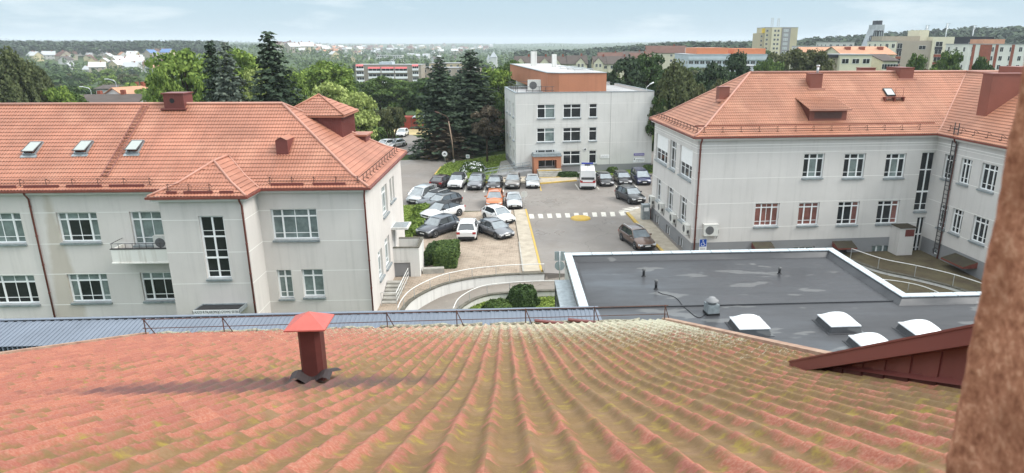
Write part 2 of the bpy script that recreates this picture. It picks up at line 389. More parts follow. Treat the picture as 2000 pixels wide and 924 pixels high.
class Frame:
    def __init__(s, x, y, deg): s.o = Vector((x, y, 0)); s.a = R(deg); s.ux = Vector((math.cos(s.a), math.sin(s.a), 0)); s.uy = Vector((-math.sin(s.a), math.cos(s.a), 0))
    def loc(s, u, v, z=0): return s.o + s.ux*u + s.uy*v + Vector((0, 0, z))
    def inv(s, p): q = p-s.o; return (q.dot(s.ux), q.dot(s.uy), p.z)
    def hit(s, px, py, v=None, u=None):   # pixel ray against local plane y=v or x=u
        d = ray(px, py); n = s.uy if v is not None else s.ux; c = v if v is not None else u
        t = (c-(CAMP-s.o).dot(n))/d.dot(n); return s.inv(CAMP+d*t)
    def front_op(s, xl, xr, yt, yb, v=0.0):
        ym = (yt+yb)/2; xm = (xl+xr)/2
        return (s.hit(xl, ym, v=v)[0], s.hit(xr, ym, v=v)[0], s.hit(xm, yb, v=v)[2], s.hit(xm, yt, v=v)[2])
    def side_op(s, xl, xr, yt, yb, u=0.0):
        ym = (yt+yb)/2; xm = (xl+xr)/2
        a = s.hit(xl, ym, u=u)[1]; b = s.hit(xr, ym, u=u)[1]
        return (min(a, b), max(a, b), s.hit(xm, yb, u=u)[2], s.hit(xm, yt, u=u)[2])
# ================================================================== BUILDING A: left wing (local frame FA, origin = right front wall corner)
FA = Frame(-11.6, 40.9, 2.5); A_E = 8.9; A_L = 31.0; A_D = 13.5
fA = bell(24, 33.9, 1.3)
def roof_hit(F, px, py, ez, f, vo=-0.45, v0=-0.45, v1=6.7):
    a, b = v0, v1
    g = lambda v: F.hit(px, py, v=v)[2]-(ez+f(v-vo))
    for _ in range(40):
        c = (a+b)/2
        if g(c) > 0: a = c     # ray still above the roof
        else: b = c
    return F.hit(px, py, v=(a+b)/2)
rA = empty('hospital_building', FA.o, FA.a, 'grey plastered hospital wing with salmon tiled hip roof and a balcony, at the left', 'building')
bl = FA.hit(357, 615, v=-1.6)[0]; br = FA.hit(527, 585, v=0)[0]
lo, hi = -3.5, -0.5
for _ in range(30):
    md = (lo+hi)/2
    if FA.hit(507, 585, v=md)[0] > br: hi = md
    else: lo = md
bd = min(max((lo+hi)/2, -2.2), -1.2); print('bay', bl, br, bd)
# old rain stain running down beside the left downpipe
t, b = nodes_of(M['plaster_a']); oc_ = t.nodes.new('ShaderNodeTexCoord').outputs['Object']; sx3 = t.nodes.new('ShaderNodeSeparateXYZ'); t.links.new(oc_, sx3.inputs[0]); src = b.inputs['Base Color'].links[0].from_socket
ust = FA.hit(122, 530, v=0)[0]; dst = mathn(t, 'ABSOLUTE', mathn(t, 'SUBTRACT', sx3.outputs['X'], ust)); dst = mathn(t, 'ADD', dst, mathn(t, 'MULTIPLY', mathn(t, 'SUBTRACT', sx3.outputs['Z'], 3.0), 0.10)); nst = noise_n(t, oc_, 1.2, 4, 0.6)
fst = ramp(t, mathn(t, 'ADD', dst, mathn(t, 'MULTIPLY', mathn(t, 'SUBTRACT', nst, 0.5), 0.5)), [(0.55, (1, 1, 1)), (0.85, (0, 0, 0))])
t.links.new(mixc(t, mathn(t, 'MULTIPLY', fst, 0.55), src, (0.42, 0.355, 0.27)), b.inputs['Base Color'])
g_cols = (0.22, 0.78); wm = MB(); S = lambda o: (o[0]+A_L, o[1]+A_L, o[2], o[3])
PA0, PA1 = (-A_L, 0), (0, 0)
opsA = [(FA.front_op(-42, 45, 416, 476), g_cols, 'glass_green'), (FA.front_op(114, 193, 415, 473), g_cols, 'mix'), (FA.front_op(257, 336, 413, 478), g_cols, 'glass_green'),
        (FA.front_op(-14, 72, 538, 594), g_cols, 'mix2'), (FA.front_op(135, 213, 535, 590), g_cols, 'mix'), (FA.front_op(277, 362, 532, 587), g_cols, 'mix2'),
        (FA.front_op(531, 621, 408, 468), (0.23, 0.8), 'glass_green'), (FA.front_op(543, 572, 527, 583), (0.5,), 'glass_green'), (FA.front_op(591, 633, 526, 580), (0.5,), 'glass_green')]
bandsA = []
for yb in (416, 477, 536, 596):
    bandsA.append(FA.hit(75, yb, v=0)[2])
opz = [o for o, _, _ in opsA]
wall(wm, PA0, PA1, -1, A_E-0.12, [S(o) for o in opz], 0.24)
sideA = [FA.side_op(746, 757, 361, 421), FA.side_op(760.5, 765, 348, 396), FA.side_op(766, 770, 343, 390), FA.side_op(752, 762, 461, 522), FA.side_op(739, 748, 486, 545),
         FA.side_op(768, 772, 440, 487), FA.side_op(760, 765, 552, 585)]
print('sideA', sideA)
sideA = [(max(a, 0.8), min(b, 12.9), c, d) for a, b, c, d in sideA]
wall(wm, (0, 0), (0, A_D), -1.5, A_E-0.12, sideA, 0.24)
wall(wm, (0, A_D), (-A_L, A_D), -1, A_E-0.12, (), 0.2); wall(wm, (-A_L, A_D), (-A_L, 0), -1, A_E-0.12, (), 0.2)
# bay walls
bay_op = FA.front_op(396, 444, 422, 544, v=bd)
wall(wm, (bl, bd), (br, bd), -1, A_E-0.12, [(bay_op[0]-bl, bay_op[1]-bl, bay_op[2], bay_op[3])], 0.22)
wall(wm, (br, bd), (br, 0), -1, A_E-0.12); wall(wm, (bl, 0), (bl, bd), -1, A_E-0.12)
# thin painted grooves, 4 mm proud, cornice under the eave
for z in bandsA:
    wbox(wm, PA0, PA1, 0.0, A_L, z-0.02, z+0.02, 0.0, 0.004, 1) if not any(o[2] < z < o[3] for o in opz) else None
    if any(o[2] < z < o[3] for o in opz):
        cuts = sorted([S(o)[:2] for o in opz if o[2] < z < o[3]]); x = 0
        for a, b in cuts:
            if a > x: wbox(wm, PA0, PA1, x, a, z-0.02, z+0.02, 0.0, 0.004, 1)
            x = max(x, b)
        wbox(wm, PA0, PA1, x, A_L, z-0.02, z+0.02, 0.0, 0.004, 1)
    if not (bay_op[2] < z < bay_op[3]): wbox(wm, (bl, bd), (br, bd), 0, br-bl, z-0.02, z+0.02, 0, 0.004, 1)
    else:
        wbox(wm, (bl, bd), (br, bd), 0, bay_op[0]-bl, z-0.02, z+0.02, 0, 0.004, 1); wbox(wm, (bl, bd), (br, bd), bay_op[1]-bl, br-bl, z-0.02, z+0.02, 0, 0.004, 1)
    wbox(wm, (br, bd), (br, 0), 0, -bd, z-0.02, z+0.02, 0, 0.004, 1)
wbox(wm, PA0, PA1, 0, A_L, A_E-0.3, A_E-0.11, 0, 0.3, 1); wbox(wm, (0, 0), (0, A_D), -0.3, A_D+0.3, A_E-0.3, A_E-0.11, 0.0, 0.3, 1)
wbox(wm, (bl, bd), (br, bd), -0.28, br-bl+0.28, A_E-0.31, A_E-0.115, 0, 0.28, 1); wbox(wm, (br, bd), (br, 0), 0, -bd, A_E-0.31, A_E-0.115, 0, 0.28, 1)
wm.build('wall', [M['plaster_a'], M['groove'], M['plinth']], rA)
mix1 = ['glass_green', 'glass', 'glass_green', 'glass_green', 'glass_green', 'glass_green']; mix2 = ['glass', 'glass', 'glass', 'glass_green', 'glass_green', 'glass_green']
for o, cols, gk in opsA:
    window(rA, PA0, PA1, S(o), cols, 0.25, 0.2, 0.24, midbar=((0.5,) if len(cols) > 1 else None), gls=[gk] if gk.startswith('glass') else (mix1 if gk == 'mix' else mix2))
window(rA, (bl, bd), (br, bd), (bay_op[0]-bl, bay_op[1]-bl, bay_op[2], bay_op[3]), (0.5,), 0.33, 0.11, 0.22, gl='glass')
q = MB(); zz = bay_op[2]+(bay_op[3]-bay_op[2])*0.33; wbox(q, (bl, bd), (br, bd), bay_op[0]-bl+0.06, bay_op[1]-bl-0.06, zz-0.05, zz+0.05, -0.2, -0.118); 
for t_ in (0.45, 0.76): 
    q.build('window_transom', M['white'], rA); q = MB(); zz = bay_op[2]+(bay_op[3]-bay_op[2])*t_; wbox(q, (bl, bd), (br, bd), bay_op[0]-bl+0.06, bay_op[1]-bl-0.06, zz-0.015, zz+0.015, -0.2, -0.16)
q.build('window_transom', M['white'], rA)
for i, o in enumerate(sideA): window(rA, (0, 0), (0, A_D), o, (0.5,) if i not in (1, 2) else (), 0.27, 0.2, 0.24, gl='glass_green')
# roof
rf = MB(); ov = 0.45; zt = A_E
Lf = A_L+ov; Ls = A_D+2*ov; vm = Ls/2
tile_face(rf, (-A_L, -ov, zt), (1, 0, 0), (0, 1, 0), fA, vm, lambda v: 0, lambda v: Lf-v, spw=5)
tile_face(rf, (ov, -ov, zt), (0, 1, 0), (-1, 0, 0), fA, vm, lambda v: v, lambda v: Ls-v, spw=4)
tile_face(rf, (ov, A_D+ov, zt), (-1, 0, 0), (0, -1, 0), fA, vm, lambda v: v, lambda v: Lf, spw=2)
Wb = br-bl+0.8; inv_b = lambda v: v
tile_face(rf, (bl-0.4, bd-0.4, zt), (1, 0, 0), (0, 1, 0), fA, Wb/2, lambda v: v, lambda v: Wb-v, spw=5)
k0 = -bd+0.4-ov
tile_face(rf, (br+0.4, bd-0.4, zt), (0, 1, 0), (-1, 0, 0), fA, Wb/2, lambda v: v, lambda v: k0+v+0.12, spw=4)
tile_face(rf, (bl-0.4, 0, zt), (0, -1, 0), (1, 0, 0), fA, Wb/2, lambda v: -(k0+0.4+bd)-v-0.1+0.0, lambda v: -bd+0.4-v, spw=4)
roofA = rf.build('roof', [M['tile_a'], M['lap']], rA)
rc = MB()
def hipline(mb, O, d1, f, v1, r=0.085, m=0, v0=0.0, z=0.05):
    pts = [Vector(O)+Vector(d1)*v+Vector((0, 0, f(v)+z)) for v in ([v0]+[x for x in (0.6, 1.3) if v0 < x < v1]+[v1])]
    mb.tube(pts, r, 8, m)
top = zt+fA(vm)+0.05
hipline(rc, (ov, -ov, zt), (-1, 1, 0), fA, vm); hipline(rc, (ov, A_D+ov, zt), (-1, -1, 0), fA, vm)
rc.tube([(-A_L, -ov+vm, top), (ov-vm, -ov+vm, top)], 0.1, 8)
hipline(rc, (bl-0.4, bd-0.4, zt), (1, 1, 0), fA, Wb/2, 0.07); hipline(rc, (br+0.4, bd-0.4, zt), (-1, 1, 0), fA, Wb/2, 0.07)
ta = zt+fA(Wb/2)+0.05; mid = (bl+br)/2
rc.tube([(mid, bd-0.4+Wb/2, ta), (mid, -ov+Wb/2, ta)], 0.08, 8)
hipline(rc, (br+0.4, -ov, zt), (-1, 1, 0), fA, Wb/2, 0.06, z=0.02)
rc.build('ridge_cap', M['ridge'], roofA)
gt = MB(); gm = lambda a, b: gt.box(a, b)
gm((-A_L, -ov-0.1, zt-0.13), (bl-0.4, -ov+0.03, zt+0.01)); gm((br+0.4, -ov-0.1, zt-0.13), (ov+0.1, -ov+0.03, zt+0.01)); gm((ov-0.03, -ov+0.03, zt-0.13), (ov+0.1, A_D+ov, zt+0.01))
gm((bl-0.5, bd-0.5, zt-0.14), (br+0.5, bd-0.37, zt+0.005)); gm((br+0.37, bd-0.37, zt-0.14), (br+0.5, -ov-0.1, zt+0.005))
gt.build('gutter', M['brown_pipe'], rA)
def downpipe(root, x, y, z1, z0, nx, ny, mt='brown_pipe', r=0.055, off=0.35):
    d = MB(); d.tube([(x+nx*off, y+ny*off, z1), (x+nx*off, y+ny*off, z1-0.15), (x+nx*0.09, y+ny*0.09, z1-0.5), (x+nx*0.09, y+ny*0.09, z0)], r, 7)
    z = z1-1
    while z > z0: d.tube([(x+nx*0.09, y+ny*0.09, z), (x+nx*0.09, y+ny*0.09, z+0.06)], r*1.35, 7); z -= 1.9
    return d.build('downpipe', M[mt], root)
downpipe(rA, FA.hit(80, 490, v=0)[0], 0, zt-0.1, 0, 0, -1); downpipe(rA, 0.0, 0.0, zt-0.1, -0.5, 0.35, -0.9)
downpipe(rA, FA.hit(482, 470, v=bd)[0], bd, zt-0.12, 0, 0, -1)
snow_guard(rA, (-A_L, -ov, zt), (1, 0, 0), (0, 1, 0), fA, A_L+bl-0.6, s0=0.9); snow_guard(rA, (br+0.4, -ov, zt), (1, 0, 0), (0, 1, 0), fA, -br-0.3, s0=0.5, sp=1.35)
snow_guard(rA, (bl-0.4, bd-0.4, zt), (1, 0, 0), (0, 1, 0), fA, Wb-0.9, s0=1.0, sp=1.2, v=0.5); snow_guard(rA, (ov, -ov, zt), (0, 1, 0), (-1, 0, 0), fA, Ls-0.3, s0=0.9, sp=1.0, v=0.5)
st = MB()
def step_plate(x0, x1, O, fz):  # low snow boards between the guards
    st = MB(); st.box((x0, O[1]+0.24, O[2]+fz(0.24)+0.02), (x1, O[1]+0.30, O[2]+fz(0.3)+0.16)); st.build('snow_board', M['red_metal'], rA)
x = -A_L+0.3
while x < bl-2: step_plate(x, x+2.1, (0, -ov, zt), fA); x += 2.55
x = br+1.0
while x < -1.6: step_plate(x, x+2.0, (0, -ov, zt), fA); x += 2.6
step_plate(bl+0.6, bl+1.2, (0, bd-0.4, zt), fA); step_plate(bl+1.6, br-1.6, (0, bd-0.4, zt), fA); step_plate(br-1.2, br-0.4, (0, bd-0.4, zt), fA)
# roof ladder
p0 = roof_hit(FA, 203, 348, zt, fA); p1 = roof_hit(FA, 285, 208, zt, fA); lad = MB()
P0, P1 = Vector(p0)+Vector((0, 0, 0.1)), Vector(p1)+Vector((0, 0, 0.1)); nr = 22
xd = (P1.x-P0.x)
kink_v = -ov+1.3; tk = (kink_v-P0.y)/(P1.y-P0.y)
def lp(t, dx):
    v = P0.y+(P1.y-P0.y)*t; return Vector((P0.x+xd*t+dx, v, zt+fA(v+ov)+0.12))
for dx in (-0.2, 0.2): lad.tube([lp(t, dx) for t in (0, max(tk, 0.02), 1)], 0.03, 4)
for i in range(nr): lad.box((-0.2, -0.035, -0.015), (0.2, 0.035, 0.015), M=Matrix.Translation(lp((i+0.5)/nr, 0)))
lad.build('roof_ladder', M['brown_pipe'], rA)
# skylights: aluminium frame tilted open
def slope_mat(p, pitch, lift=0.0):
    return Matrix.Translation(Vector(p)+Vector((0, 0, lift))) @ Matrix.Rotation(pitch, 4, 'X')
for (xa, ya) in ((66, 292), (165, 290), (265, 289)):
    p = roof_hit(FA, xa, ya, zt, fA); s = MB(); Mx = slope_mat(p, R(33.9), 0.03); w2, h2 = 0.4, 0.6
    for a, b in (((-w2, -h2, 0), (-w2+0.07, h2, 0.13)), ((w2-0.07, -h2, 0), (w2, h2, 0.13)), ((-w2+0.07, -h2, 0), (w2-0.07, -h2+0.07, 0.13)), ((-w2+0.07, h2-0.07, 0), (w2-0.07, h2, 0.13))): s.box(a, b, M=Mx)
    s.box((-w2-0.1, -h2-0.22, -0.01), (w2+0.1, -h2, 0.035), M=Mx)
    sk = s.build('skylight', M['sill'], rA)
    g = MB(); M2 = Mx @ Matrix.Translation((0, h2-0.1, 0.12)) @ Matrix.Rotation(R(-9), 4, 'X')
    g.box((-w2, -2*h2+0.1, 0.0), (w2, 0.05, 0.035), 1, M2); g.box((-w2+0.07, -2*h2+0.17, 0.034), (w2-0.07, -0.02, 0.039), 0, M2)
    g.build('pane', [M['skylight_glass'], M['dark_metal']], sk)
# chimney box with a round opening
p = roof_hit(FA, 342, 212, zt, fA); c = MB(); c.box((p[0]-0.68, p[1]-0.05, p[2]-0.3), (p[0]+0.68, p[1]+1.3, zt+fA(vm)+0.72)); c.box((p[0]-0.76, p[1]-0.13, zt+fA(vm)+0.72), (p[0]+0.76, p[1]+1.38, zt+fA(vm)+0.8))
for i in range(10): c.box((p[0]-0.66+i*0.137, p[1]-0.062, p[2]-0.2), (p[0]-0.64+i*0.137, p[1]-0.05, zt+fA(vm)+0.72))
c.box((p[0]-0.85, p[1]-0.3, p[2]-0.08), (p[0]+0.85, p[1]+0.1, p[2]+0.02))
ch = c.build('chimney', M['red_metal'], rA)
h = MB(); zc = zt+fA(vm)+0.28; h.tube([(p[0]-0.1, p[1]-0.08, zc), (p[0]-0.1, p[1]-0.066, zc)], 0.17, 14); h.build('vent_hole', M['black'], ch)
# small vent dormer box
p = roof_hit(FA, 552, 303, zt, fA); c = MB(); hh = 0.95; w2 = 0.38
poly = [(p[0]-w2, 0), (p[0]+w2, 0), (p[0]+w2, hh), (p[0], hh+0.2), (p[0]-w2, hh)]
i = 0; Y0, Y1 = p[1], p[1]+1.6
c.quad(*[(x, Y0, p[2]+z-(0.15 if z == 0 else 0)) for x, z in poly]); c.quad(*[(x, Y1, p[2]+z) for x, z in poly[::-1]])
for k in range(5):
    a, b = poly[k], poly[(k+1) % 5]; c.quad((b[0], Y0, p[2]+b[1]-(0.15 if b[1] == 0 else 0)), (a[0], Y0, p[2]+a[1]-(0.15 if a[1] == 0 else 0)), (a[0], Y1, p[2]+a[1]), (b[0], Y1, p[2]+b[1]))
for a, b in ((poly[2], poly[3]), (poly[3], poly[4])):
    c.quad((a[0]*1.0, Y0-0.06, p[2]+a[1]+0.03), (a[0], Y1, p[2]+a[1]+0.03), (b[0], Y1, p[2]+b[1]+0.03), (b[0], Y0-0.06, p[2]+b[1]+0.03), m=1)
c.build('roof_vent', [M['red_metal'], M['tile_a']], rA)
# rear turret with pyramid roof, standing on the far slope
tx, tw = FA.hit(628, 240, v=9.6)[0], 2.0
c = MB(); tz = FA.hit(620, 222, v=9.0)[2]
c.box((tx-tw, 7.6, 10.0), (tx+tw, 11.6, tz))
for i in range(28): c.box((tx-tw+i*4/28., 7.585, 10), (tx-tw+i*4/28.+0.03, 7.6, tz)); c.box((tx+tw, 7.6+i*4/28., 10), (tx+tw+0.015, 7.63+i*4/28., tz))
tr = c.build('roof_turret', M['red_metal'], rA)
c = MB(); ft = lambda v: v*math.tan(R(30))
tile_face(c, (tx-tw-0.3, 7.3, tz), (1, 0, 0), (0, 1, 0), ft, 2.3, lambda v: v, lambda v: 4.6-v, spw=4); tile_face(c, (tx+tw+0.3, 7.3, tz), (0, 1, 0), (-1, 0, 0), ft, 2.3, lambda v: v, lambda v: 4.6-v, spw=4)
tile_face(c, (tx+tw+0.3, 11.9, tz), (-1, 0, 0), (0, -1, 0), ft, 2.3, lambda v: v, lambda v: 4.6-v, spw=2); tile_face(c, (tx-tw-0.3, 11.9, tz), (0, -1, 0), (1, 0, 0), ft, 2.3, lambda v: v, lambda v: 4.6-v, spw=2)
hipline(c, (tx-tw-0.3, 7.3, tz), (1, 1, 0), ft, 2.3, 0.06); hipline(c, (tx+tw+0.3, 7.3, tz), (-1, 1, 0), ft, 2.3, 0.06)
c.uv += [(0, 0)]*(len(c.v)-len(c.uv))
c.box((tx-tw-0.3, 7.3, tz-0.12), (tx+tw+0.3, 11.9, tz-0.01)); c.uv += [(0, 0)]*(len(c.v)-len(c.uv))
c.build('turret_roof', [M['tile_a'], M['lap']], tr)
dx = FA.hit(690, 268, v=10.5)[0]; dz = FA.hit(700, 262, v=10.5)[2]
c = MB(); c.box((dx-0.6, 10.2, dz-2), (dx+1.0, 12.0, dz-0.12)); c.box((dx-0.8, 10.0, dz-0.12), (dx+1.15, 12.2, dz), 1); c.build('roof_dormer', [M['red_metal'], M['tile_a']], rA)
# balcony
q0 = FA.hit(219, 500, v=-1.25); q1 = FA.hit(342, 500, v=-1.25); bz0, bz1 = q0[2]-0.42, q0[2]+0.42; bx0, bx1 = q0[0], bl+0.0
b = MB(); b.box((bx0, -1.3, bz0), (bx1, 0, bz0+0.14)); b.box((bx0, -1.3, bz0+0.14), (bx1, -1.18, bz1)); b.box((bx0, -1.18, bz0+0.14), (bx0+0.12, 0, bz1)); b.box((bx0-0.05, -1.36, bz0-0.07), (bx1, 0, bz0)); b.box((bx0-0.03, -1.33, bz1), (bx1, -1.15, bz1+0.05), 1)
M['old_white'] = plaster('old_white_parapet', (0.86, 0.83, 0.77), dirt=(0.35, 0.28, 0.2), streak=0.7)
bal = b.build('balcony', [M['old_white'], M['dark_metal']], rA)
b = MB(); n = 9
for i in range(n+1): 
    x = bx0+0.06+(bx1-bx0-0.1)*i/n; b.tube([(x, -1.24, bz1+0.05), (x, -1.24, bz1+0.36)], 0.018, 4)
b.tube([(bx0, -1.24, bz1+0.36), (bx1, -1.24, bz1+0.36)], 0.022, 4); b.tube([(bx0+0.05, -1.24, bz1+0.36), (bx0+0.05, 0, bz1+0.36)], 0.022, 4)
b.build('railing', M['dark_metal'], bal)
acp = FA.loc(FA.hit(320, 478, v=-0.55)[0], -0.35, bz0+0.66)
ac_unit(acp, FA.a, 'beige air conditioner standing on the balcony beside the bay of the left building', feet=True, s=1.15)
# entrance canopy with the ward name
cz = FA.hit(420, 606, v=bd-1.2); c = MB(); cx0, cx1 = FA.hit(379, 605, v=bd-1.2)[0], FA.hit(466, 605, v=bd-1.2)[0]; zc = cz[2]-0.10
zq = FA.hit(420, 595, v=bd)[2]
c.quad((cx0, bd-1.2, zc+0.12), (cx1, bd-1.2, zc+0.12), (cx1, bd, zq), (cx0, bd, zq), m=0)
c.quad((cx0, bd-1.2, zc-0.14), (cx0, bd, zc-0.14), (cx1, bd, zc-0.14), (cx1, bd-1.2, zc-0.14), m=1)
for x0_, x1_ in ((cx0-0.04, cx0), (cx1, cx1+0.04)):
    pr = [(bd-1.24, zc-0.16), (bd, zc-0.16), (bd, zq+0.09), (bd-1.24, zc+0.15)]
    c.quad(*[(x0_, y, z) for y, z in pr[::-1]], m=2); c.quad(*[(x1_, y, z) for y, z in pr], m=2)
    for k in range(4):
        a, d_ = pr[k], pr[(k+1) % 4]; c.quad((x0_, a[0], a[1]), (x0_, d_[0], d_[1]), (x1_, d_[0], d_[1]), (x1_, a[0], a[1]), m=2)
c.box((cx0, bd-0.08, zq), (cx1, bd, zq+0.08), 2)
can = c.build('entrance_canopy', [M['black'], M['white'], M['sill']], rA)
c = MB(); c.box((cx0-0.04, bd-1.262, zc-0.24), (cx1+0.04, bd-1.242, zc+0.14)); c.build('sign_board', M['white'], can)
M['ink'] = mat('sign_ink', (0.02, 0.02, 0.025), 0.6)
text_mesh('SLAUGOS IR PALAIKOMOJO GYDYMO SKYRIUS', 0.24, 'sign_text', M['ink'], can, ((cx0+cx1)/2, bd-1.266, zc+0.0), (R(90), 0, 0), sx=0.56)
text_mesh('VIRŠININKAS KABINETAS', 0.11, 'sign_text', M['ink'], can, ((cx0+cx1)/2, bd-1.266, zc-0.13), (R(90), 0, 0), sx=0.7) if False else None
# small flat canopy on the side wall
q = FA.side_op(772, 800, 435, 452); sv = FA.hit(786, 445, u=0.7)[1]; sz = FA.hit(786, 440, u=0.7)[2]
c = MB(); c.box((0, sv-0.9, sz-0.1), (1.25, sv+0.9, sz+0.06)); c.box((0.06, sv-0.8, sz+0.06), (1.15, sv+0.8, sz+0.065), 1); c.build('side_canopy', [M['white_plaster'], M['sill']], rA)

# ================================================================== BUILDING B: right wing
FB = Frame(12.15, 53.8, 6.0); B_E = 10.3; B_D = 13.4; ovb = 0.45
uc = FB.inv(on_z(1835, 262, B_E))[0]+ovb; B_L = uc; print('B_L', B_L)
t2 = 7.15; fB = bell(25, 34.8, 1.2)
rB = empty('hospital_building', FB.o, FB.a, 'light grey hospital wing with dark plinth and red curtained windows, at the right', 'building')
wb = MB(); pl = FB.hit(1600, 467, v=0)[2]; print('plinth', pl)
up = [FB.front_op(a, b, 300, 347) for a, b in ((1569, 1609), (1648, 1689), (1729, 1768))]
lowr = [FB.front_op(a, b, y, z) for a, b, y, z in ((1474, 1521, 397, 442), (1559, 1599, 396, 440), (1636, 1677, 394, 439), (1713, 1755, 392, 437))]
strs = [FB.front_op(1793, 1825, 297, 412), FB.front_op(1787, 1806, 424, 492)]
base = [FB.front_op(1702, 1740, 479, 505), FB.front_op(1549, 1590, 482, 500)]
door = [FB.front_op(1635, 1652, 488, 520)]
opsB = up+lowr+strs+base+door
PB0, PB1 = (0, 0), (B_L, 0)
wall(wb, PB0, PB1, -1, B_E-0.12, opsB, 0.25, plinth=pl)
sB = lambda o: (B_D-o[1], B_D-o[0], o[2], o[3]); PS0, PS1 = (0, B_D), (0, 0)
sdU = [FB.side_op(1281, 1304, 266, 318), FB.side_op(1308, 1320, 276, 331), FB.side_op(1327, 1352, 285, 348)]
sdL = [FB.side_op(1282, 1291, 350, 394), FB.side_op(1303, 1314, 366, 411), FB.side_op(1327, 1340, 383, 435)]
sdP = [FB.side_op(1279, 1287, 421, 446), FB.side_op(1300, 1308, 440, 466), FB.side_op(1324, 1333, 464, 492)]
zU = (sdU[2][2], sdU[2][3]); 
def fixz(lst, z0=None, z1=None):
    a = sum(o[2] for o in lst)/len(lst); b = sum(o[3] for o in lst)/len(lst); return [(max(o[0], 0.7), min(o[1], B_D-0.5), a, b) for o in lst]
sdU, sdL, sdP = fixz(sdU), fixz(sdL), fixz(sdP); print('sideB', sdU, sdL, sdP)
wall(wb, PS0, PS1, -1, B_E-0.12, [sB(o) for o in sdU+sdL+sdP], 0.25, plinth=pl)
wall(wb, (B_L+14, B_D), (0, B_D), -1, B_E-0.12)
# wing towards the viewer
PW0, PW1 = (B_L, 0), (B_L, -22)
w2U = [FB.side_op(1874, 1896, 308, 360, u=B_L), FB.side_op(1914, 1946, 320, 374, u=B_L), FB.side_op(1842, 1862, 300, 352, u=B_L)]
w2L = [FB.side_op(1857, 1879, 405, 460, u=B_L), FB.side_op(1897, 1928, 420, 480, u=B_L), FB.side_op(1833, 1850, 397, 448, u=B_L)]
def fixw(lst, a, b): return [(o[0], o[1], a, b) for o in lst]
w2U = fixw(w2U, up[0][2], up[0][3]); w2L = fixw(w2L, lowr[0][2], lowr[0][3]); print('w2', w2U, w2L)
w2P = [FB.side_op(1818, 1832, 486, 515, u=B_L), FB.side_op(1846, 1860, 508, 528, u=B_L), FB.side_op(1876, 1890, 512, 560, u=B_L)]
w2P = [(o[0], o[1], max(o[2], 0.2), min(o[3], pl-0.4)) for o in w2P]
sW = lambda o: (-o[1], -o[0], o[2], o[3])
wall(wb, PW0, PW1, -1, B_E-0.12, [sW(o) for o in w2U+w2L+w2P], 0.25, plinth=pl)
zb = [FB.hit(1600, y, v=0)[2] for y in (281, 286, 296, 345, 393, 440)]
def grooves(mb, p0, p1, Lw, ops, zs, m=2, th=0.02):
    for k, z in enumerate(zs):
        t_ = th*(1.8 if k == 0 else 1)
        cuts = sorted([o[:2] for o in ops if o[2]-t_ < z < o[3]+t_]); x = 0
        for a, b in cuts:
            if a > x: wbox(mb, p0, p1, x, a, z-t_, z+t_, 0.0, 0.004, m)
            x = max(x, b)
        if x < Lw: wbox(mb, p0, p1, x, Lw, z-t_, z+t_, 0.0, 0.004, m)
grooves(wb, PB0, PB1, B_L, opsB, zb); grooves(wb, PS0, PS1, B_D, [sB(o) for o in sdU+sdL], zb); grooves(wb, PW0, PW1, 22, [sW(o) for o in w2U+w2L], zb)
wbox(wb, PB0, PB1, 0, B_L, B_E-0.32, B_E-0.11, 0, 0.3, 2); wbox(wb, PS0, PS1, -0.3, B_D+0.3, B_E-0.321, B_E-0.112, 0, 0.3, 2); wbox(wb, PW0, PW1, 0.3, 22, B_E-0.322, B_E-0.113, 0, 0.3, 2)
wb.build('wall', [M['plaster_b'], M['plinth'], M['groove']], rB)
for o in up: window(rB, PB0, PB1, o, (0.3, 0.68), 0.22, 0.22, 0.25, gls=['glass', 'glass_green', 'glass', 'glass'])
for i, o in enumerate(lowr): window(rB, PB0, PB1, o, (0.28, 0.72) if i == 0 else (0.3, 0.68), 0.2, 0.2, 0.25, gls=(['glass_red'] if i < 2 else ['glass', 'glass', 'glass_red']), midbar=(0.5,) if i == 0 else None)
for i, o in enumerate(strs):
    w_ = window(rB, PB0, PB1, o, (0.45,), 0.3 if i == 0 else 0.5, 0.12, 0.25)
    if i == 0:
        q = MB(); z = o[2]+(o[3]-o[2])*0.34; wbox(q, PB0, PB1, o[0]+0.05, o[1]-0.05, z-0.12, z+0.02, -0.24, -0.15); q.build('transom', M['white'], w_)
window(rB, PB0, PB1, base[0], (0.28, 0.62), None, 0.25, 0.25, gl='glass_green'); window(rB, PB0, PB1, base[1], (0.3, 0.6), None, None, 0.25, gl='glass_green', sill=False)
d = MB(); o = door[0]; wbox(d, PB0, PB1, o[0], o[1], o[2], o[3], -0.25, -0.15); d.build('door', M['dark_metal'], rB)
for i, o in enumerate(sdU):
    w_ = window(rB, PS0, PS1, sB(o), (0.33, 0.66) if i != 1 else (0.5,), 0.25, 0.3, 0.25, gl='glass')
    if i != 1:
        q = MB(); s = sB(o); wbox(q, PS0, PS1, s[0]+0.03, s[1]-0.03, s[2]+(s[3]-s[2])*0.45, s[3]-0.02, -0.2, -0.12); q.build('roller_shutter', M['white'], w_)
for o in sdL: window(rB, PS0, PS1, sB(o), (0.5,), 0.25, 0.2, 0.25, gl='glass')
for o in sdP: window(rB, PS0, PS1, sB(o), (0.5,), None, None, 0.25, gl='glass')
for o in w2U+w2L: window(rB, PW0, PW1, sW(o), (0.36, 0.7), 0.22, 0.22, 0.25, gl='glass')
for o in w2P[:2]: window(rB, PW0, PW1, sW(o), (0.5,), None, None, 0.25, gl='glass_green', sill=False)
d = MB(); o = sW(w2P[2]); wbox(d, PW0, PW1, o[0], o[1], o[2], o[3], -0.25, -0.15); wbox(d, PW0, PW1, o[0], o[0]+0.12, o[2], o[3], -0.15, -0.1, 1); d.build('door', [M['dark_metal'], M['white']], rB)
rf = MB(); ue = B_L-ovb; Lb = B_D+2*ovb; vmB = Lb/2
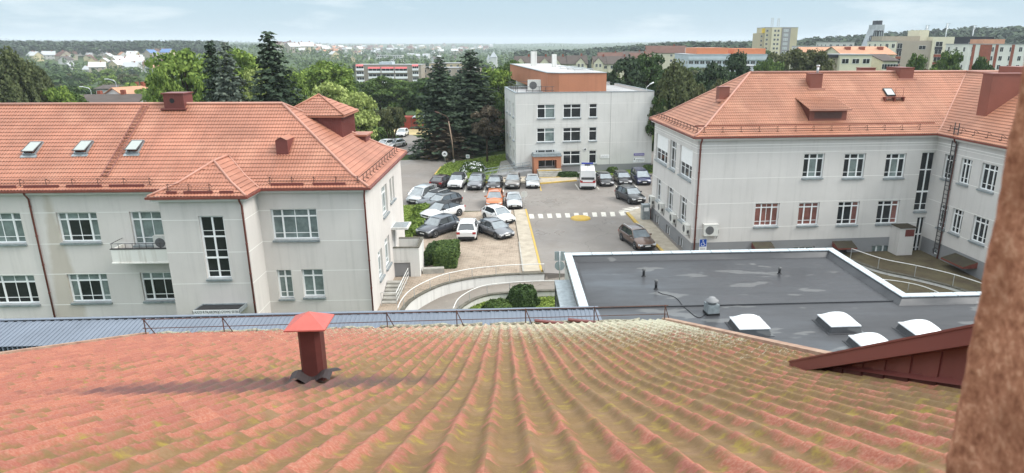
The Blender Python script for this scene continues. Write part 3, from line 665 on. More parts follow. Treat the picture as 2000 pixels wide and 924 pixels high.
tile_face(rf, (-ovb, -ovb, B_E), (1, 0, 0), (0, 1, 0), fB, vmB, lambda v: v, lambda v: ue+ovb+v, spw=5)
tile_face(rf, (-ovb, B_D+ovb, B_E), (0, -1, 0), (1, 0, 0), fB, vmB, lambda v: v, lambda v: Lb-v, spw=4)
tile_face(rf, (ue, -ovb, B_E), (0, -1, 0), (1, 0, 0), fB, vmB, lambda v: -v, lambda v: 16, spw=4)
tile_face(rf, (B_L+14, B_D+ovb, B_E), (-1, 0, 0), (0, -1, 0), fB, vmB, lambda v: 0, lambda v: B_L+14+ovb-v, spw=2)
tile_face(rf, (ue+2*vmB, -18, B_E), (0, 1, 0), (-1, 0, 0), fB, vmB, lambda v: 0, lambda v: 18+13, spw=2)
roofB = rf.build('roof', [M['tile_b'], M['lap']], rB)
rc = MB(); top = B_E+fB(vmB)+0.05
hipline(rc, (-ovb, -ovb, B_E), (1, 1, 0), fB, vmB); hipline(rc, (-ovb, B_D+ovb, B_E), (1, -1, 0), fB, vmB)
rc.tube([(-ovb+vmB, vmB-ovb, top), (ue+vmB+4, vmB-ovb, top)], 0.1, 8); rc.tube([(ue+vmB, vmB-ovb, top), (ue+vmB, -16, top)], 0.1, 8)
hipline(rc, (ue, -ovb, B_E), (1, 1, 0), fB, vmB, 0.07, z=0.0)
rc.build('ridge_cap', M['ridge'], roofB)
gt = MB(); gt.box((-ovb-0.1, -ovb-0.1, B_E-0.13), (ue-0.1, -ovb+0.03, B_E+0.01)); gt.box((-ovb-0.1, -ovb+0.03, B_E-0.13), (-ovb+0.03, B_D+ovb, B_E+0.01)); gt.box((ue-0.1, -17, B_E-0.132), (ue+0.03, -ovb, B_E+0.008))
gt.build('gutter', M['brown_pipe'], rB)
downpipe(rB, 0.25, 0, B_E-0.1, 0, 0, -1, r=0.07); downpipe(rB, B_L, FB.hit(1850, 400, u=B_L)[1], B_E-0.1, 0, -1, 0, r=0.07); downpipe(rB, 0, B_D-0.2, pl-0.2, -0.4, -1, 0, off=0.09)
snow_guard(rB, (-ovb, -ovb, B_E), (1, 0, 0), (0, 1, 0), fB, ue, s0=1.0, sp=1.55, v=0.6); snow_guard(rB, (-ovb, B_D+ovb, B_E), (0, -1, 0), (1, 0, 0), fB, Lb, s0=0.8, sp=0.9, v=0.5); snow_guard(rB, (ue, -ovb, B_E), (0, -1, 0), (1, 0, 0), fB, 15, s0=0.6, sp=1.4, v=0.6)
s = MB(); s.box((0, 1.35-ovb, B_E+fB(1.35)+0.0), (ue+0.6, 1.41-ovb, B_E+fB(1.35)+0.12)); s.build('snow_board', M['brown_pipe'], rB)
def rB_hit(px, py): return roof_hit(FB, px, py, B_E, fB, v1=6.6)
def chimney_box(root, p, w2, dep, h, mt='brick_metal', flash=True, name='chimney'):
    c = MB(); c.box((p[0]-w2, p[1], p[2]-0.4), (p[0]+w2, p[1]+dep, p[2]+h)); c.box((p[0]-w2-0.04, p[1]-0.04, p[2]+h), (p[0]+w2+0.04, p[1]+dep+0.04, p[2]+h+0.05))
    if flash: c.box((p[0]-w2-0.25, p[1]-0.22, p[2]-0.14), (p[0]+w2+0.25, p[1]+0.05, p[2]+0.03), 1)
    return c.build(name, [M[mt], M['ridge']], root)
# chimney on the left hip face, near the hip
pp = FB.hit(1413, 209, u=3.6); chimney_box(rB, (pp[0], pp[1], B_E+fB(pp[0]+ovb)), 0.45, 0.8, 1.05)
p = rB_hit(1593, 173); c_ = chimney_box(rB, p, 0.55, 0.9, 1.25)
q = MB(); q.tube([(p[0]+0.25, p[1]+0.45, p[2]+1.2), (p[0]+0.25, p[1]+0.45, p[2]+1.85)], 0.11, 8); q.tube([(p[0]+0.25, p[1]+0.45, p[2]+1.85), (p[0]+0.25, p[1]+0.45, p[2]+2.0)], 0.16, 8); q.build('flue', M['steel'], c_)
p = rB_hit(1770, 154); chimney_box(rB, p, 0.65, 2.2, 0.95)
p = FB.hit(1692, 135, v=9.0); chimney_box(rB, (p[0], 8.6, B_E+fB(vmB)-1.2), 0.7, 0.9, 1.5, flash=False)
# broad dormer with louvre
p = rB_hit(1616, 236); c = MB(); w2 = 1.75; hz = 0.95
yb = p[1]; zt_ = p[2]+hz; run = 3.0
c.box((p[0]-w2+0.1, yb, p[2]-0.2), (p[0]+w2-0.1, yb+0.1, zt_)); 
for sx in (-1, 1):
    x = p[0]+sx*(w2-0.1); c.quad((x, yb, p[2]-0.2), (x, yb, zt_), (x, yb+run, zt_+run*0.24)); c.quad((x, yb, p[2]-0.2), (x, yb+run, zt_+run*0.24), (x, yb, zt_))
for i in range(6): c.box((p[0]-w2+0.55, yb-0.03, p[2]+0.22+i*0.085), (p[0]+w2-0.55, yb, p[2]+0.26+i*0.085), 1)
dr = c.build('roof_dormer', [M['brick_metal'], M['dark_metal']], rB)
c = MB(); fd = lambda v: v*math.tan(R(15))
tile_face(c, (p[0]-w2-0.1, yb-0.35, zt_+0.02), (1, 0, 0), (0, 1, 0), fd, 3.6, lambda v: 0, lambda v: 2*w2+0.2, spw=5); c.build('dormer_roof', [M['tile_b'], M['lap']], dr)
c = MB(); c.box((p[0]-w2-0.12, yb-0.4, zt_-0.08), (p[0]+w2+0.12, yb-0.33, zt_+0.04)); c.build('dormer_fascia', M['ridge'], dr)
# skylight hatch with service platform
p = rB_hit(1736, 182); s = MB(); Mx = slope_mat(p, R(34.8), 0.03)
s.box((-0.42, -0.5, 0), (0.42, 0.5, 0.12), 1, Mx); s.box((-0.34, -0.4, 0.12), (0.34, 0.42, 0.126), 0, Mx); s.build('skylight', [M['glass_pale'], M['black']], rB)
p = rB_hit(1744, 195); s = MB(); s.box((p[0]-0.95, p[1]-0.3, p[2]+0.22), (p[0]+0.95, p[1]+0.1, p[2]+0.27)); 
for x in (-0.85, 0.0, 0.85): s.box((p[0]+x-0.05, p[1]-0.28, p[2]-0.1), (p[0]+x+0.05, p[1]+0.1, p[2]+0.22))
s.tube([(p[0]+0.2, p[1]+0.1, p[2]+0.2), (p[0]+0.2, p[1]+0.1, p[2]+1.0), (p[0]+0.95, p[1]+0.1, p[2]+1.0), (p[0]+0.95, p[1]+0.1, p[2]+0.2)], 0.025, 4); s.build('service_platform', M['brown_pipe'], rB)
# big sheet-clad chimney blocks on the wing roof
q = FB.hit(1929, 208, u=B_L+2.2); yb = q[1]+1.1; zz = FB.hit(1916, 144, u=B_L+2.2)[2]
c = MB(); c.box((B_L+2.2, yb-1.1, B_E+1.2), (B_L+5.4, yb, zz)); c.box((B_L+2.14, yb-1.16, zz), (B_L+5.46, yb+0.06, zz+0.08)); c.build('chimney', M['brick_metal'], rB)
q = FB.hit(1950, 140, u=B_L+6.2); z2 = FB.hit(1950, 129, u=B_L+6.2)[2]; c = MB(); c.box((B_L+6.2, q[1]-3.2, B_E+3.2), (B_L+8.6, q[1], z2)); c.build('chimney', M['brick_metal'], rB)
# wall ladder in the corner
lv = FB.hit(1845, 400, u=B_L-0.12)[1]; c = MB(); lv0 = lv-0.0
for dy in (-0.24, 0.24): c.tube([(B_L-0.2, lv0+dy, 0.3), (B_L-0.2, lv0+dy, B_E+1.1)], 0.05, 4)
z = 0.5
while z < B_E+0.8: c.tube([(B_L-0.2, lv0-0.24, z), (B_L-0.2, lv0+0.24, z)], 0.03, 4); z += 0.36
for z in (1.2, 3.6, 6.0, 8.4): 
    for dy in (-0.24, 0.24): c.tube([(B_L-0.2, lv0+dy, z), (B_L, lv0+dy, z)], 0.018, 4)
c.build('wall_ladder', M['dark_metal'], rB)
# porch roofs
def porch(root, p0, p1, s0, s1, z, dep, m=('dark_metal', 'brown_pipe')):
    c = MB(); p0 = Vector(p0).to_2d(); p1 = Vector(p1).to_2d(); d = (p1-p0).normalized(); n = Vector((d.y, -d.x))
    P = lambda s, k, zz: (p0.x+d.x*s+n.x*k, p0.y+d.y*s+n.y*k, zz)
    c.quad(P(s0, dep, z), P(s1, dep, z), P(s1, 0, z+0.35), P(s0, 0, z+0.35), m=0); c.quad(P(s0, dep, z-0.14), P(s1, dep, z-0.14), P(s1, dep, z), P(s0, dep, z), m=1)
    c.quad(P(s0, dep, z-0.14), P(s0, 0, z-0.14), P(s1, 0, z-0.14), P(s1, dep, z-0.14), m=1); c.quad(P(s0, 0, z-0.14), P(s0, dep, z-0.14), P(s0, dep, z), P(s0, 0, z+0.35), m=1); c.quad(P(s1, dep, z-0.14), P(s1, 0, z-0.14), P(s1, 0, z+0.35), P(s1, dep, z), m=1)
    return c.build('porch_roof', [M['moss_roof'], M['brown_pipe']], root)
M['moss_roof'] = mat('mossy_dark_roof', (0.055, 0.042, 0.036), 0.9, 0.2, col2=(0.07, 0.065, 0.04), vscale=2)
for xa, xb, yy in ((1476, 1514, 483), (1636, 1674, 481)):
    o = FB.front_op(xa, xb, yy-3, yy+3, v=-0.9); porch(rB, PB0, PB1, o[0], o[1], o[2], 1.0)
o = FB.side_op(1843, 1890, 505, 515, u=B_L-0.9); porch(rB, PW0, PW1, -o[1], -o[0], pl-0.55, 1.2)
# concrete air shaft
o = FB.front_op(1753, 1783, 445, 505, v=-1.2); c = MB(); c.box((o[0], -1.3, -0.2), (o[1], 0, o[3])); c.box((o[0]-0.08, -1.42, o[3]), (o[1]+0.08, 0, o[3]+0.06), 1); c.box((o[0]+0.5, -1.32, o[3]-0.75), (o[1]-0.1, -1.3, o[3]-0.15), 2); c.build('air_shaft', [M['plaster_b'], M['moss_roof'], M['red_metal']], rB)
# air conditioners on B
pz = FB.hit(1388, 450, v=-0.3); ac_unit(FB.loc(pz[0], -0.02, pz[2]-0.45), FB.a, 'large beige air conditioner on the plinth line right of the brown downpipe', s=1.35)
for i, (xa, ya, lb) in enumerate(((1271, 391, 'farthest beige air conditioner on the side wall, partly hidden by the metal cabinet'), (1289, 405, 'second farthest of the four air conditioners along the shaded side wall'), (1312, 426, 'second nearest of the four air conditioners along the shaded side wall'), (1338, 447, 'small air conditioner nearest the corner downpipe on the side wall'))):
    h_ = FB.hit(xa, ya, u=-0.3); ac_unit(FB.loc(-0.02, h_[1], h_[2]-0.4), FB.a-R(90), lb, s=1.15)
# disabled parking sign
def quad_sign(root_loc, rz, w2, z0, z1, m): pass
h_ = FB.hit(1373, 476, v=-0.03); hs = MB(); sgn = empty('parking_sign', FB.loc(h_[0], -0.02, h_[2]), FB.a, 'blue wheelchair parking sign with a white plate below, fixed to the plinth', 'sign')
M['sign_blue'] = mat('sign_blue', (0.02, 0.09, 0.42), 0.4); M['sign_white'] = mat('sign_white', (0.8, 0.8, 0.8), 0.4)
hs.box((-0.33, -0.03, -0.28), (0.33, 0, 0.42)); hs.box((-0.3, -0.034, -0.25), (0.3, -0.03, 0.39), 1); hs.build('board', [M['sign_white'], M['sign_blue']], sgn)
g = MB(); g.tube([(-0.02, -0.04, 0.27), (-0.02, -0.05, 0.27)], 0.055, 10); g.tube([(-0.02, -0.045, 0.2), (-0.03, -0.045, 0.05), (0.1, -0.045, 0.04), (0.16, -0.045, -0.1), (0.22, -0.045, -0.1)], 0.025, 5); g.tube([(-0.02, -0.045, 0.14), (0.1, -0.045, 0.14)], 0.02, 5)
ar = [(-0.03+0.15*math.cos(R(a)), -0.045, -0.04+0.15*math.sin(R(a))) for a in range(130, 360, 20)]; g.tube(ar, 0.022, 5); g.build('wheelchair_symbol', M['sign_white'], sgn)
g = MB(); g.box((-0.33, -0.03, -0.72), (0.33, 0, -0.3)); g.build('plate', M['sign_white'], sgn)
g = MB(); 
for z in (-0.4, -0.48, -0.56, -0.64): g.box((-0.24, -0.033, z), (0.24, -0.03, z+0.03))
g.build('plate_lines', M['grille'], sgn)

# ================================================================== BUILDING C: panel building in the middle
FC = Frame(-4.4, 91.5, 10.0); C_H = 11.1
rC = empty('office_building', FC.o, FC.a, 'white panel building with an orange rooftop storey and orange entrance portal', 'building')
CW = FC.inv(on_z(1271, 177, C_H))[0]; print('CW', CW)
pe0 = FC.hit(1092, 160, v=1.3)[0]; pe1 = FC.hit(1184.5, 160, v=1.3)[0]
rows = ((203, 230), (249, 276), (294, 320)); cz_ = []
opsC = []
for i, (a, b) in enumerate(rows):
    for j, (xa, xb) in enumerate(((1049, 1084), (1100, 1135), (1150.5, 1166.5))):
        if i == 2 and j == 0: continue
        o = FC.front_op(xa+ (-0.5 if i else 0), xb-(i*0.7), a, b); opsC.append((o, j))
z3 = [(sum(o[k] for o, j in opsC[i*3:i*3+3])/len(opsC[i*3:i*3+3])) for i in range(3) for k in (2, 3)]
opsC = [((o[0], o[1], z3[(min(n//3, 2))*2], z3[(min(n//3, 2))*2+1]), j) for n, (o, j) in enumerate(opsC)]
po = FC.front_op(1046, 1084, 312, 333); PC0, PC1 = (0, 0), (CW, 0)
wc = MB(); plC = 1.0
wall(wc, PC0, PC1, -0.5, C_H, [o for o, j in opsC]+[(po[0], po[1], 0.9, 3.3)], 0.18, plinth=plC)
sdc = [(v, v+1.6, z3[k*2], z3[k*2+1]) for v in (1.6, 5.6, 9.4) for k in range(3)]
wall(wc, (0, 13), (0, 0), -0.5, C_H, [(13-b, 13-a, c, d) for a, b, c, d in sdc], 0.18, plinth=plC)
wall(wc, (CW, 0), (CW, 27), -0.5, C_H, (), 0.2, plinth=plC); wall(wc, (pe0, 13), (0, 13), -0.5, C_H); wall(wc, (pe0, 48), (pe0, 13), -0.5, C_H); wall(wc, (CW, 27), (pe0, 27), -0.5, C_H)
for z in (C_H-1.1, 7.3, 4.3, 8.7, 5.9, 2.6):
    pass
# panel joints as recessed looking thin strips
for z in (C_H-1.55, C_H-4.2, C_H-7.0): wbox(wc, PC0, PC1, 0, CW, z-0.012, z+0.012, 0, 0.003, 2) if not any(o[2] < z < o[3] for o, j in opsC) else None
xj = FC.hit(1192, 250, v=0)[0]; wbox(wc, PC0, PC1, xj-0.02, xj+0.02, plC, C_H, 0, 0.004, 3)
wc.build('wall', [M['plaster_c'], M['plinth'], M['groove'], M['grille']], rC)
for o, j in opsC: window(rC, PC0, PC1, o, (0.45,) if j < 2 else (), 0.3, None, 0.18, gls=['glass', 'glass_green'] if j == 0 else ['glass'], fw=0.09)
for a, b, c, d in sdc: window(rC, (0, 13), (0, 0), (13-b, 13-a, c, d), (0.5,), 0.3, None, 0.18)
dw = window(rC, PC0, PC1, (po[0], po[1], 0.9, 3.3), (0.12, 0.5, 0.88), 0.3, 0.45, 0.18, sill=False, name='entrance_door')
rfm = mat('flat_roof_membrane', (0.34, 0.34, 0.34), 0.7, 0.3, var=0.3, vscale=0.5)
r_ = MB(); r_.prism([(0.3, 0.3), (CW-0.3, 0.3), (CW-0.3, 26.7), (pe0, 26.7), (pe0, 12.7), (0.3, 12.7)], C_H-0.5, C_H-0.3)
rr = r_.build('roof', rfm, rC)
r_ = MB(); par = lambda a, b: r_.box(a, b)
for a, b in (((-0.05, -0.06, C_H), (CW+0.05, 0.3, C_H+0.07)), ((-0.05, 0.3, C_H), (0.3, 13.05, C_H+0.07)), ((CW-0.3, 0.3, C_H), (CW+0.05, 27.05, C_H+0.07)), ((pe1, 26.7, C_H), (CW-0.3, 27.05, C_H+0.07)), ((0.3, 12.7, C_H), (pe0, 13.05, C_H+0.07))): par(a, b)
for a, b in (((0.24, 0.24, C_H-0.3), (CW-0.24, 0.3, C_H)), ((CW-0.3, 0.3, C_H-0.3), (CW-0.24, 27, C_H))): r_.box(a, b, 1)
r_.build('coping', [M['sill'], M['plaster_c']], rC)
M['orange_plaster'] = plaster('orange_plaster', (0.50, 0.22, 0.13), dirt=(0.25, 0.12, 0.08))
c = MB(); PH = FC.hit(1140, 143, v=1.3)[2]; print('PH', PH)
c.prism([(pe0, 1.3), (pe1, 1.3), (pe1, 46), (pe0-1.4, 46), (pe0-1.4, 2.6)], C_H-0.3, PH, 0); ph = c.build('rooftop_storey', M['orange_plaster'], rC)
c = MB(); c.prism([(pe0-0.1, 1.2), (pe1+0.1, 1.2), (pe1+0.1, 46.1), (pe0-1.5, 46.1), (pe0-1.5, 2.55)], PH+0.002, PH+0.07, 1); c.prism([(pe0+0.2, 1.6), (pe1-0.2, 1.6), (pe1-0.2, 45), (pe0-1.2, 45), (pe0-1.2, 3)], PH+0.071, PH+0.09, 0); c.build('rooftop_storey_roof', [mat('pale_membrane', (0.44, 0.43, 0.42), 0.6, var=0.15), M['sill']], ph)
for (xx, yy, hh, s_) in ((1.0, 30, 2.6, 0.5), (3.6, 24, 2.2, 0.35)):
    c = MB(); c.box((pe0+xx-s_, yy, PH), (pe0+xx+s_, yy+0.8, PH+hh)); c.build('chimney', M['white_plaster'], ph)
for i, yy in enumerate((6, 11, 17)): c = MB(); c.box((pe1-3.6, yy, PH+0.35), (pe1-0.7, yy+1.3, PH+0.42)); c.tube([(pe1-3.5, yy, PH+0.09), (pe1-3.5, yy, PH+0.4)], 0.04, 4); c.tube([(pe1-0.8, yy, PH+0.09), (pe1-0.8, yy, PH+0.4)], 0.04, 4); c.build('rooftop_panel', M['glass_pale'], ph)
ac_unit(FC.loc(FC.hit(1043, 160, v=4)[0], 4.2, C_H+0.05), FC.a, 'tall white ventilation unit on the flat roof beside the orange storey', s=2.0, group='rooftop machines')
c = MB()
for zz in (0.3, 0.9): c.tube([(0.4, 0.6, C_H+zz), (0.4, 11, C_H+zz)], 0.03, 4); c.tube([(0.4, 10.9, C_H+zz), (pe0-1.7, 10.9, C_H+zz)], 0.03, 4)
for t_ in range(6): c.tube([(0.4, 0.8+t_*2.0, C_H-0.3), (0.4, 0.8+t_*2.0, C_H+0.9)], 0.03, 4)
for zz in (0.25, 0.75): c.tube([(1.6, 0.7, C_H+zz), (pe0-0.8, 0.7, C_H+zz)], 0.03, 4)
for t_ in range(5): c.tube([(1.6+t_*0.9, 0.7, C_H-0.3), (1.6+t_*0.9, 0.7, C_H+0.75)], 0.03, 4)
c.build('railing', M['dark_metal'], rC)
lx = CW-0.2; c = MB(); c.tube([(lx-0.6, 0.8, C_H), (lx-0.7, 0.8, C_H+0.5), (lx-0.2, 0.7, C_H+0.95)], 0.045, 6); c.tube([(lx-0.25, 0.7, C_H+0.92), (lx+0.25, 0.5, C_H+1.2)], 0.09, 8)
c.build('roof_floodlight', M['white'], rC)
# entrance portal
a, b = FC.front_op(1043, 1096, 300, 345, v=-1.6)[:2]; zt_ = FC.hit(1070, 306, v=-1.6)[2]
c = MB(); c.box((a, -1.6, -0.2), (a+0.62, 0, zt_-0.5)); c.box((b-0.62, -1.6, -0.2), (b, 0, zt_-0.5)); c.box((a, -1.6, zt_-0.5), (b, 0, zt_)); c.box((a-0.12, -1.72, zt_), (b+0.12, 0, zt_+0.12), 1); c.box((a, -1.55, zt_+0.12), (b, 0, zt_+0.42), 1)
c.build('entrance_portal', [M['orange_plaster'], M['sill']], rC)
M['yellow'] = mat('yellow_road_paint', (0.58, 0.37, 0.06), 0.8, 0.2, col2=(0.40, 0.30, 0.12), vscale=3, bump=0.1)
M['concrete'] = mat('concrete', (0.36, 0.345, 0.31), 0.9, 0.2, var=0.3, vscale=1.5, bump=0.15)
c = MB()
for k in range(5):
    zz = 0.9-k*0.18; c.box((a+0.4, -2.2-k*0.34-0.34, -0.2), (b-0.1, -2.2-k*0.34+0.3 if k else 0.0, zz)); 
    if k in (0, 4): c.box((a+0.4, -2.2-k*0.34-0.345, zz-0.1), (b-0.1, -2.2-k*0.34-0.22, zz+0.004), 1)
c.build('steps', [M['concrete'], M['yellow']], rC)
c = MB(); c.prism([(a-0.4, -2.4), (a-0.4, -0.6), (a-6.8, -0.6), (a-6.8, -2.4)], -0.1, 0.9, 0, zf=lambda x, y: 0.9+(x-(a-0.4))*0.13); c.build('access_ramp', M['plinth'], rC)
c = MB()
for yy in (-2.35, -0.65):
    for zz in (0.45, 0.9): c.tube([(a-0.4, yy, 0.9+zz), (a-6.8, yy, 0.05+zz)], 0.035, 5)
    for k in range(7): x = a-0.4-k*1.06; z0 = 0.9-k*0.14; c.tube([(x, yy, z0), (x, yy, z0+0.9)], 0.03, 5)
c.build('ramp_railing', M['sill'], rC)
M['violet'] = mat('violet_sign', (0.10, 0.07, 0.30), 0.5)
for (xa, xb, ya, yb_, mt, lb, kids) in ((1173, 1190, 302.5, 309, 'sign_white', 'small white name plate beside the ground floor window of the panel building', 1), (1238, 1258.5, 299.5, 304, 'violet', 'violet strip sign above the white sign on the panel building', 2), (1237, 1258.5, 308.5, 317, 'sign_white', 'white sign with a leaf mark under the violet strip', 3)):
    o = FC.front_op(xa, xb, ya, yb_, v=-0.05); sg = empty('wall_sign', FC.loc((o[0]+o[1])/2, -0.01, o[2]), FC.a, lb, 'sign', 'signs on the panel building')
    w2 = (o[1]-o[0])/2; hh = o[3]-o[2]; c = MB(); c.box((-w2, -0.05, 0), (w2, 0, hh)); c.build('board', M[mt], sg)
    c = MB(); mm = M['grille'] if kids != 2 else M['sign_white']
    random.seed(kids)
    for r_i in range(2):
        x = -w2+0.12+ (0.25 if kids == 3 else 0)
        while x < w2-0.15:
            ww = random.uniform(0.06, 0.2); c.box((x, -0.055, hh*(0.58-0.33*r_i)), (min(x+ww, w2-0.1), -0.05, hh*(0.58-0.33*r_i)+hh*0.13)); x += ww+0.05
    if kids == 3: c.box((-w2+0.06, -0.056, hh*0.6), (-w2+0.24, -0.05, hh*0.9))
    c.build('lettering', mm, sg)
o = FC.hit(1143, 292, v=-0.1); c = MB(); c.tube([(0, -0.02, 0), (0, -0.08, 0)], 0.22, 14); c.tube([(0, -0.08, 0), (0, -0.09, 0)], 0.16, 14, 1); sg = empty('round_wall_emblem', FC.loc(o[0], 0, o[2]), FC.a, 'round white emblem on the wall between first and ground floor', 'emblem'); c.build('disc', [M['sign_white'], M['grille']], sg)
# ================================================================== FLAT ROOF BUILDING D
FD = Frame(1.1, 40.75, 3.6); D_Z = 4.5
rD = empty('low_annex', FD.o, FD.a, 'low annex with black felt flat roof and pale zinc coping before the car park', 'building')
Dp = [(0, 0), (17.7, 0), (17.7, -8.35), (27, -8.35), (27, -27), (0, -27)]
c = MB(); c.prism([(x, y) for x, y in Dp], -1.2, D_Z-0.3, 0)
M['wall_pale'] = plaster('pale_annex_wall', (0.52, 0.52, 0.50))
c = MB()
for k in range(6):
    a, b = Dp[(k+1) % 6], Dp[k]
    opsd = []
    if k == 5: opsd = [(a_, a_+1.5, 0.6, 3.4) for a_ in (2.0, 4.6, 7.2)]; 
    wall(c, Dp[k][::1] if False else Dp[(k+1) % 6], Dp[k], -1.2, D_Z, (), 0.2)
c.build('wall', M['wall_pale'], rD)
fm = mat('black_roof_felt', (0.060, 0.062, 0.067), 0.55, 0.5); t, b = nodes_of(fm)
oc = t.nodes.new('ShaderNodeTexCoord').outputs['Object']
sx_ = t.nodes.new('ShaderNodeSeparateXYZ'); t.links.new(oc, sx_.inputs[0])
fr = mathn(t, 'FRACT', mathn(t, 'ADD', mathn(t, 'MULTIPLY', sx_.outputs['Y'], 1/0.97), 200.0))
seam = ramp(t, fr, [(0.0, (1, 1, 1)), (0.045, (0, 0, 0)), (1.0, (0, 0, 0))])
n1 = noise_n(t, oc, 0.16, 5, 0.55, (0.6, 1.6, 1)); n2 = noise_n(t, oc, 22, 3, 0.7)
n3 = noise_n(t, oc, 0.55, 3, 0.5, (0.55, 1.5, 1)); 
base = mixc(t, n2, (0.030, 0.031, 0.034), (0.058, 0.059, 0.064)); base = mixc(t, seam, base, (0.022, 0.022, 0.025))
patch = ramp(t, n3, [(0.615, (0, 0, 0)), (0.635, (1, 1, 1))]); base = mixc(t, mathn(t, 'MULTIPLY', patch, 0.55), base, (0.15, 0.15, 0.147))
t.links.new(base, b.inputs['Base Color'])
rg = ramp(t, n1, [(0.42, (0.75, 0.75, 0.75)), (0.62, (0.28, 0.28, 0.28))]); t.links.new(rg, b.inputs['Roughness'])
bp = t.nodes.new('ShaderNodeBump'); bp.inputs['Strength'].default_value = 0.25; bp.inputs['Distance'].default_value = 0.01; t.links.new(n2, bp.inputs['Height']); t.links.new(bp.outputs[0], b.inputs['Normal'])
M['felt'] = fm
c = MB(); c.prism(Dp, D_Z-0.6, D_Z-0.36); fl = c.build('roof', fm, rD)
c = MB()   # felt-clad upstand inside the coping, as sloping fillets
def fillet(mb, pts, closed=False):
    pass
ins = lambda k: [(k, -k), (17.7-k, -k), (17.7-k, -8.35-k), (27, -8.35-k)]
a, b2 = ins(0.42), ins(0.72)
for i in range(3):
    c.quad((*b2[i], D_Z-0.355), (*b2[i+1], D_Z-0.355), (*a[i+1], D_Z-0.08), (*a[i], D_Z-0.08)); c.quad((*a[i], D_Z-0.08), (*a[i+1], D_Z-0.08), (*ins(0.40)[i+1], D_Z), (*ins(0.40)[i], D_Z))
c.quad((0.72, -27, D_Z-0.355), (*b2[0], D_Z-0.355), (*a[0], D_Z-0.08), (0.42, -27, D_Z-0.08)); c.quad((0.42, -27, D_Z-0.08), (*a[0], D_Z-0.08), (0.4, -0.4, D_Z), (0.4, -27, D_Z))
c.build('upstand', fm, fl)
# coping in separate trays
c = MB(); z0, z1 = D_Z+0.003, D_Z+0.05; g_ = 0.02
def tray(p, q, inner_sign):  # along p->q, width 0.45 to the left(+)/right
    d = Vector(q)-Vector(p); Lq = d.length; d.normalize(); n = Vector((-d.y, d.x))*inner_sign; k = max(1, round(Lq/1.25)); 
    for i in range(k):
        a_, b_ = Vector(p)+d*(Lq*i/k+g_), Vector(p)+d*(Lq*(i+1)/k-g_)
        c.prism([tuple(a_-n*0.05), tuple(b_-n*0.05), tuple(b_+n*0.42), tuple(a_+n*0.42)], z0, z1, 0)
        s_ = Vector(p)+d*(Lq*i/k-g_*0.6); e_ = Vector(p)+d*(Lq*i/k+g_*1.0)
        c.prism([tuple(s_-n*0.04), tuple(e_-n*0.04), tuple(e_+n*0.41), tuple(s_+n*0.41)], z0, z1-0.02, 1)
tray((0.42, 0), (17.28, 0), -1); tray((0, -27), (0, -0.42), -1); tray((17.7, -0.42), (17.7, -8.0), -1); tray((17.75, -8.35), (27, -8.35), -1)
for q in ([(-0.05, -0.42), (0.40, -0.42), (0.42, -0.40), (0.42, 0.05), (-0.05, 0.05)], [(17.29, 0.05), (17.29, -0.40), (17.75, -0.41), (17.75, 0.05)], [(17.28, -8.02), (17.75, -8.02), (17.75, -8.77), (17.28, -8.77)]): c.prism(q, z0, z1+0.003)
c.build('coping', [M['zinc'], M['grille']], rD)
# membrane step line
c = MB(); h0 = FD.inv(on_z(1200, 601, D_Z-0.35))[1]; c.prism([(0.75, h0), (26.9, h0), (26.9, h0-0.08), (0.75, h0-0.08)], D_Z-0.36, D_Z-0.29); c.build('felt_ridge', fm, fl)
# glazed porch on the left wall
c = MB(); c.box((-0.9, -14, -1.1), (-0.75, -3.2, 0.6)); 
for yy in (-3.2, -5.3, -7.4, -9.5, -11.6, -13.9): c.box((-0.88, yy-0.06, 0.6), (-0.76, yy+0.06, 3.6), 1)
c.box((-0.9, -14, 3.6), (-0.74, -3.1, 3.75), 1); c.box((-0.88, -14, 2.4), (-0.78, -3.1, 2.5), 1); c.box((-0.9, -14, 3.75), (0, -3.1, 3.85), 2); c.box((-0.84, -13.9, 0.6), (-0.80, -3.2, 3.6), 3)
c.build('glazed_porch', [M['white_plaster'], M['dark_metal'], M['sill'], M['glass_green']], rD)
# skylight domes
M['dome'] = mat('opal_acrylic', (0.74, 0.76, 0.78), 0.25, 0.6)
for i, (xa, ya, lb) in enumerate(((1463, 641, 'white acrylic skylight dome nearest the silver roof fan'), (1637, 636, 'white skylight dome, farthest back and second of the four from the left'), (1799, 652, 'rightmost white skylight dome on the black roof'), (1702, 679, 'white skylight dome partly hidden by the dark red dormer edge'))):
    p = FD.inv(on_z(xa, ya, D_Z-0.3)); dm = empty('skylight_dome', FD.loc(p[0], p[1], D_Z-0.36), FD.a, lb, 'skylight dome', 'skylight domes on the black roof')
    c = MB(); B_, T_, h_ = 0.80, 0.70, 0.32
    c.quad((-B_, -B_, 0), (B_, -B_, 0), (T_, -T_, h_), (-T_, -T_, h_)); c.quad((B_, -B_, 0), (B_, B_, 0), (T_, T_, h_), (T_, -T_, h_)); c.quad((B_, B_, 0), (-B_, B_, 0), (-T_, T_, h_), (T_, T_, h_)); c.quad((-B_, B_, 0), (-B_, -B_, 0), (-T_, -T_, h_), (-T_, T_, h_))
    c.box((-B_-0.12, -B_-0.12, 0.002), (B_+0.12, B_+0.12, 0.02)); c.build('kerb', M['plinth'] if False else fm, dm)
    c = MB(); n = 10
    f_ = lambda a, b: 0.34*(1-abs(a)**2.6)*(1-abs(b)**2.6)
    idx = {}
    for a in range(n+1):
        for b in range(n+1):
            x, y = -1+2*a/n, -1+2*b/n; idx[a, b] = len(c.v); c.v.append((x*0.74, y*0.74, h_+0.05+f_(x, y)))
    for a in range(n):
        for b in range(n): c.f.append((idx[a, b], idx[a+1, b], idx[a+1, b+1], idx[a, b+1])); c.m.append(0); c.sm.append(True)
    c.box((-0.75, -0.75, h_), (0.75, 0.75, h_+0.045)); c.build('dome', M['dome'], dm)
